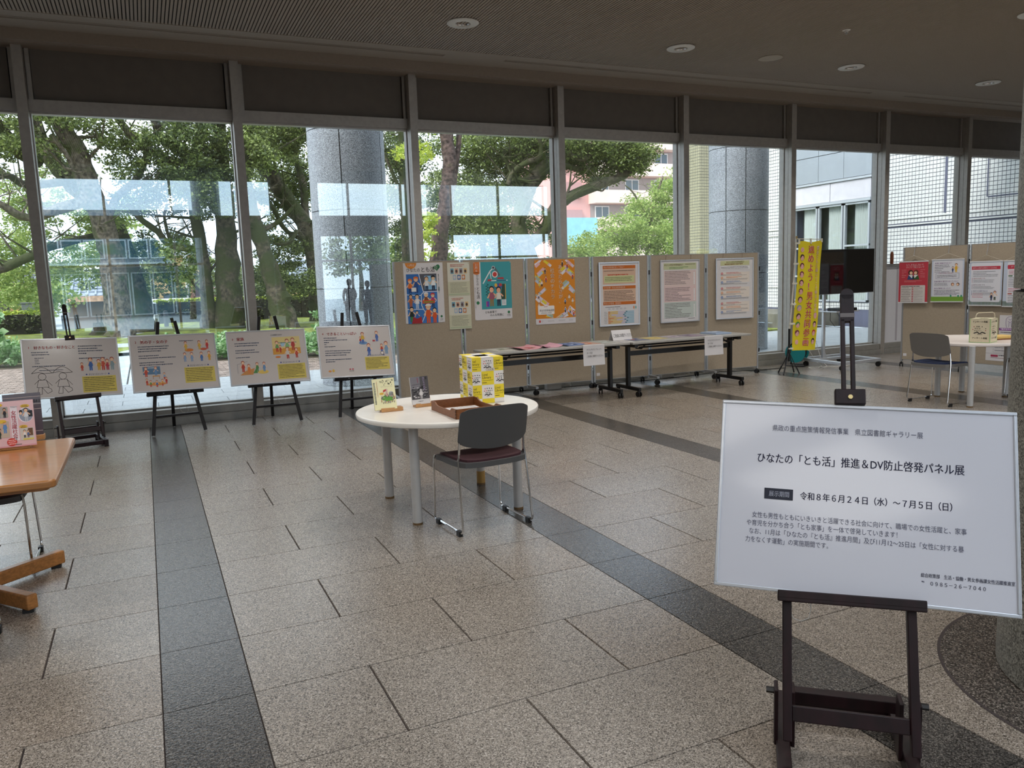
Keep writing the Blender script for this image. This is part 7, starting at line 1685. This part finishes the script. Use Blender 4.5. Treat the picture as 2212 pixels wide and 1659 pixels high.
vs = [bxz(i / nu, j / nv) for j in range(nv + 1) for i in range(nu + 1)]
MB()._add(vs, [(j * (nu + 1) + i, j * (nu + 1) + i + 1, (j + 1) * (nu + 1) + i + 1, (j + 1) * (nu + 1) + i) for j in range(nv) for i in range(nu)]).build('cloth', mat('#e2cf22', .8, 0, 'yellow_cloth', grain=.03, gscale=200), fl2)
lo = MB()
for v in (.985, .80, .62, .43, .25, .02):
    a = bxz(0, v); px = .115 * (a[2] - .6) / 1.39 if a[2] > .6 else 0
    lo.box(px - .016, a[0] + .005, -.012, .012, a[2] - .012, a[2] + .012)
for u in (.03, .5, .97): a = bxz(u, 1.0); lo.box(a[0] - .012, a[0] + .012, a[1] - .008, a[1] + .008, a[2] - .02, 1.957)
lo.build('loop', mat('#dcd8c8', .8, 0, 'white_loop'), fl2, smooth=False)
P = Print(0)
P.text(.185, 1.42, .118, '進めよう！', '#c62a3c', 3, .03, vertical=True, pitch=1.02, sx=.9) if False else None
def wrap(P):
    def f(v):
        u_ = v[0] / .455; w_ = v[2] / 1.58; a = bxz(min(max(u_, 0), 1), min(max(w_, 0), 1)); return (a[0], a[1] - .0035 + (v[1] + 0) * 1.0, a[2])
    P.v = [f(v) for v in P.v]; P.tv = [f(v) for v in P.tv]
for (s_, y_, c_, b_) in (('進めよう！男女共同参画', 1.42, '#f4e4d8', .085), ('進めよう！男女共同参画', 1.42, '#c4283a', .035)):
    P.text(.185, y_, .132, s_, c_, 3 if b_ > .05 else 6, b_, vertical=True, pitch=1.02, sx=.92)
P.text(.345, 1.455, .062, '男女ともに輝いてこそ明るい社会', '#d0502c', 3, .09, vertical=True, pitch=1.02, sx=.95); P.text(.345, 1.455, .062, '男女ともに輝いてこそ明るい社会', '#f6e6c8', 6, .02, vertical=True, pitch=1.02, sx=.95)
cols = ['#8f93a8', '#4a2a26', '#6a3230', '#7a2e3a', '#5a2a2a', '#7a4a30', '#6a3a30', '#9aa0a8', '#5a3a26', '#4f8a3a', '#7a3242', '#d86a8a']
for k in range(12):
    y_ = 1.47 - k * .122; x_ = .085
    if 0 < k < 11: P.ell(x_, y_ + .008, .040, .043, cols[k], 2)
    P.ell(x_, y_ - .006, .031, .036, '#e8b0a8', 3); P.rect(x_ - .014, y_, x_ - .007, y_ + .004, '#4a2020', 4); P.rect(x_ + .007, y_, x_ + .014, y_ + .004, '#4a2020', 4); P.rect(x_ - .008, y_ - .02, x_ + .008, y_ - .016, '#a84a4a', 4)
for k in range(4):
    y_ = .50 - k * .125; x_ = .385
    P.ell(x_, y_ + .008, .034, .044, ['#d8a0b8', '#4a2a36', '#c83a3a', '#2a1c1c'][k], 2); P.ell(x_, y_ - .006, .026, .034, '#e8b0a8', 3); P.rect(x_ - .012, y_, x_ - .006, y_ + .004, '#4a2020', 4); P.rect(x_ + .006, y_, x_ + .012, y_ + .004, '#4a2020', 4)
wrap(P); P.emit(fl2)

# cable reel and cords
cr_ = thing('cable_reel', (9.30, 9.47, 0), .5, 'teal cable reel with black cable behind the banner', 'cable reel')
for s_ in (-.10, .10): MB().cyl((s_ - .006, 0, .215), (s_ + .006, 0, .215), .155, 28).build('flange', mat('#1f8a92', .4, 0, 'teal_plastic'), cr_)
MB().cyl((-.094, 0, .215), (.094, 0, .215), .125, 24).build('wound_cable', mat('#17171a', .6, 0, 'black_cable', bump=.4, bscale=120), cr_)
MB().tube([(-.13, -.14, .012), (-.13, .14, .012), (-.13, .1, .3), (-.13, 0, .40), (.13, 0, .40), (.13, .1, .3), (.13, .14, .012), (.13, -.14, .012)], .011, 8).tube([(-.13, -.14, .012), (.13, -.14, .012)], .011, 8).build('stand_frame', M_BLACKMETAL, cr_)
wc = thing('white_cable', (9.2, 9.3, 0), 0, 'white cables curling on the floor below the television trolley', 'cable', 'cables at the television')
MB().tube([(.15, .1, .30), (.28, .08, .22), (.33, .0, .06), (.30, -.15, .006), (.12, -.25, .006), (-.0, -.22, .006), (.05, -.12, .006), (.3, -.2, .006), (.6, -.35, .006), (1.0, -.2, .006)], .004, 6).tube([(.36, .1, .55), (.40, .05, .3), (.42, -.02, .08), (.34, -.22, .006), (.10, -.33, .006)], .004, 6).build('cord', mat('#e2e0dc', .5, 0, 'white_cord'), wc)
bc = thing('floor_cable', (0, 0, 0), 0, 'black cable running along the floor behind the poster boards', 'cable')
pts = [(2.2, 9.72), (3.2, 9.66), (4.4, 9.70), (5.2, 9.66), (6.0, 9.60), (6.6, 9.50), (7.2, 9.52), (7.9, 9.62), (8.5, 9.40), (8.95, 9.36)]
MB().tube([(x, y, .006) for x, y in pts], .0055, 6).build('cord', M_BLACK, bc)
# transformer boxes seen under the boards
for x, y, l in ((5.0, 9.60, 'pale grey box on the floor behind the turquoise and orange boards'), (6.9, 9.62, 'pale grey box on the floor behind the checklist board')):
    t = thing('floor_weight', (x, y, 0), 0, l, 'weight')
    MB().box(-.11, .11, -.05, .05, 0, .10).build('block', mat('#a09c98', .6, 0, 'pale_block', grain=.05), t, smooth=False, bevel=.01); MB().box(-.04, .04, -.008, .008, .10, .12).build('grip', M_STEEL, t, smooth=False)

# white screen with wooden foot in the bay right of the banner
ws = thing('roll_screen', (12.66, 9.93, 0), 0, 'white translucent screen with steel rail in the bay right of the television', 'screen')
MB().box(-.90, .90, 0, .006, .16, 1.50).build('screen_cloth', mat('#dcdce2', .6, 0, 'white_screen', subs=0), ws, smooth=False)
MB().box(-.98, .98, -.03, .03, 1.50, 1.55).box(-.92, .92, -.012, .018, .14, .17).build('rail', M_STEEL, ws, smooth=False)
MB().box(-.95, .95, -.05, .05, 0, .14).build('wood_foot', mat('#5a3524', .6, 0, 'reddish_wood', grain=.2, gscale=10), ws, smooth=False)
MB().box(-.62, -.58, -.004, -.001, .2, 1.48).build('painted_shadow', mat('#b9b4bc', .6, 0, 'shadow_grey'), ws, smooth=False)  # thin grey strip stands for a shadow falling on the screen
wk = thing('wooden_peg', (11.87, 9.90, 1.55), 0, 'upright reddish wooden handle standing on the steel rail', 'handle')
MB().lathe([(.0, 0), (.026, 0), (.030, .05), (.030, .16), (.018, .205), (0, .215)], 18).build('grip', mat('#7a452c', .5, 0, 'reddish_wood_peg', grain=.2, gscale=20), wk)

# ================================================================== TWO PEOPLE AT THE ENTRANCE (seen only mirrored in the glass)
def person(x, y, rz, label, coat, trousers, hair, bag=False, h=1.6):
    t = thing('person', (x, y, 0), rz, label, 'person', 'people by the entrance')
    s_ = h / 1.7
    J = {'pel': (0, 0, .92), 'chest': (0, .01, 1.22), 'neck': (0, 0, 1.42), 'head0': (0, -.01, 1.50),
         'shL': (-.17, 0, 1.37), 'elL': (-.23, .03, 1.10), 'wrL': (-.20, -.10, .92), 'shR': (.17, 0, 1.37), 'elR': (.23, .03, 1.10), 'wrR': (.19, -.12, .95),
         'hpL': (-.09, 0, .88), 'knL': (-.10, -.02, .48), 'anL': (-.10, .01, .08), 'toL': (-.11, -.13, .03), 'hpR': (.09, 0, .88), 'knR': (.10, -.02, .48), 'anR': (.11, .01, .08), 'toR': (.12, -.13, .03)}
    E_ = [('pel', 'chest'), ('chest', 'neck'), ('neck', 'head0'), ('chest', 'shL'), ('shL', 'elL'), ('elL', 'wrL'), ('chest', 'shR'), ('shR', 'elR'), ('elR', 'wrR'), ('pel', 'hpL'), ('hpL', 'knL'), ('knL', 'anL'), ('anL', 'toL'), ('pel', 'hpR'), ('hpR', 'knR'), ('knR', 'anR'), ('anR', 'toR')]
    Rr = {'pel': .14, 'chest': .15, 'neck': .055, 'head0': .05, 'shL': .07, 'elL': .048, 'wrL': .032, 'shR': .07, 'elR': .048, 'wrR': .032, 'hpL': .09, 'knL': .062, 'anL': .042, 'toL': .035, 'hpR': .09, 'knR': .062, 'anR': .042, 'toR': .035}
    ks = list(J); me = bpy.data.meshes.new('body'); me.from_pydata([Vector(J[k]) * s_ for k in ks], [(ks.index(a), ks.index(b)) for a, b in E_], [])
    o = bpy.data.objects.new('body', me); COL.objects.link(o); o.parent = t
    me.materials.append(mat(coat, .85, 0, 'clothing', grain=.06, gscale=20))
    sk_ = o.modifiers.new('skin', 'SKIN'); o.modifiers.new('sub', 'SUBSURF').levels = 1; o.modifiers['sub'].render_levels = 1
    for i, k in enumerate(ks): me.skin_vertices[0].data[i].radius = (Rr[k] * s_, Rr[k] * s_ * (.78 if k in ('pel', 'chest') else 1))
    me.skin_vertices[0].data[0].use_root = True
    hd = MB().sph((0, -.01, 1.60 * s_), .115 * s_, (.76, .9, 1.05), 16, 12).sph((0, -.115 * s_, 1.585 * s_), .018, (.8, 1, 1.2), 8, 6)
    for sx in (-1, 1): hd.sph((sx * .088 * s_, 0, 1.59 * s_), .022, (.4, .8, 1.2), 8, 6)
    hd = hd.build('head', mat('#c99a7c', .6, 0, 'skin'), t)
    ey = MB()
    for sx in (-1, 1): ey.sph((sx * .032 * s_, -.103 * s_, 1.61 * s_), .010, (1, .5, .7), 8, 6)
    ey.build('eyes', mat('#241a18', .3, 0, 'eye'), hd); MB().box(-.022, .022, -.114 * s_, -.104 * s_, 1.548 * s_, 1.555 * s_).build('mouth', mat('#8a4a44', .6, 0, 'lips'), hd, smooth=False)
    MB().sph((0, .012, 1.635 * s_), .122 * s_, (.80, .92, .88), 16, 10).sph((0, .06, 1.56 * s_), .09 * s_, (.95, .55, 1.1), 12, 8).build('hair', mat(hair, .6, 0, 'hair'), t)
    MB().lathe([(.0, .50), (.155, .50), (.150, .92), (.125, .95)], 20).build('trousers_or_skirt', mat(trousers, .9, 0, 'trousers'), t) if bag else MB().tube([(-.095, 0, .10), (-.10, -.02, .5), (-.085, 0, .9)], [.062, .08, .11], 12).tube([(.105, 0, .10), (.10, -.02, .5), (.085, 0, .9)], [.062, .08, .11], 12).build('trousers', mat(trousers, .9, 0, 'trousers'), t)
    for sx in (-1, 1):
        w_ = Vector(J['wrL' if sx < 0 else 'wrR']) * s_; hb = MB().sph(w_ + Vector((0, -.03, -.05)), .038, (.55, .8, 1.1), 10, 8)
        for f in range(4): b_ = w_ + Vector((sx * .004, -.052 + f * .017, -.085)); hb.tube([b_, b_ + Vector((0, -.004, -.03)), b_ + Vector((-sx * .006, -.012, -.052 - .004 * (f in (1, 2))))], [.0085, .008, .006], 6)
        b_ = w_ + Vector((-sx * .01, -.06, -.05)); hb.tube([b_, b_ + Vector((-sx * .012, -.02, -.02)), b_ + Vector((-sx * .012, -.026, -.042))], [.0095, .0085, .006], 6)
        hb.build('hand', mat('#c99a7c', .6, 0, 'skin'), t)
        an = Vector(J['anL' if sx < 0 else 'anR']) * s_
        MB().sph(an + Vector((0, -.06, -.035)), .07, (.62, 1.85, .55), 14, 8).build('shoe', mat('#1c1a1c', .5, 0, 'shoe'), t)
    return t
person(6.75, -8.6, .1, 'taller person in a dark coat, left one of two mirrored in the glass', '#38343a', '#2a2830', '#1c1816', h=1.66)
person(7.45, -8.75, -.2, 'shorter person with shoulder bag, right one of two mirrored in the glass', '#3a3c48', '#2c2c38', '#241c1a', h=1.58)
bg = thing('shoulder_bag', (7.72, -8.75, .80), -.2, 'dark cloth bag hanging at the right-hand mirrored person', 'bag')
MB().prism([(-.02, 0), (.20, .02), (.06, .34), (-.02, .36)], -.06, .06, 'y').build('bag_body', mat('#2e2c34', .9, 0, 'bag_cloth'), bg, bevel=.01)
MB().tube([(0, 0, .34), (-.12, 0, .56), (-.16, 0, .40)], .010, 6).build('strap', mat('#2e2c34', .9, 0, 'bag_cloth'), bg)
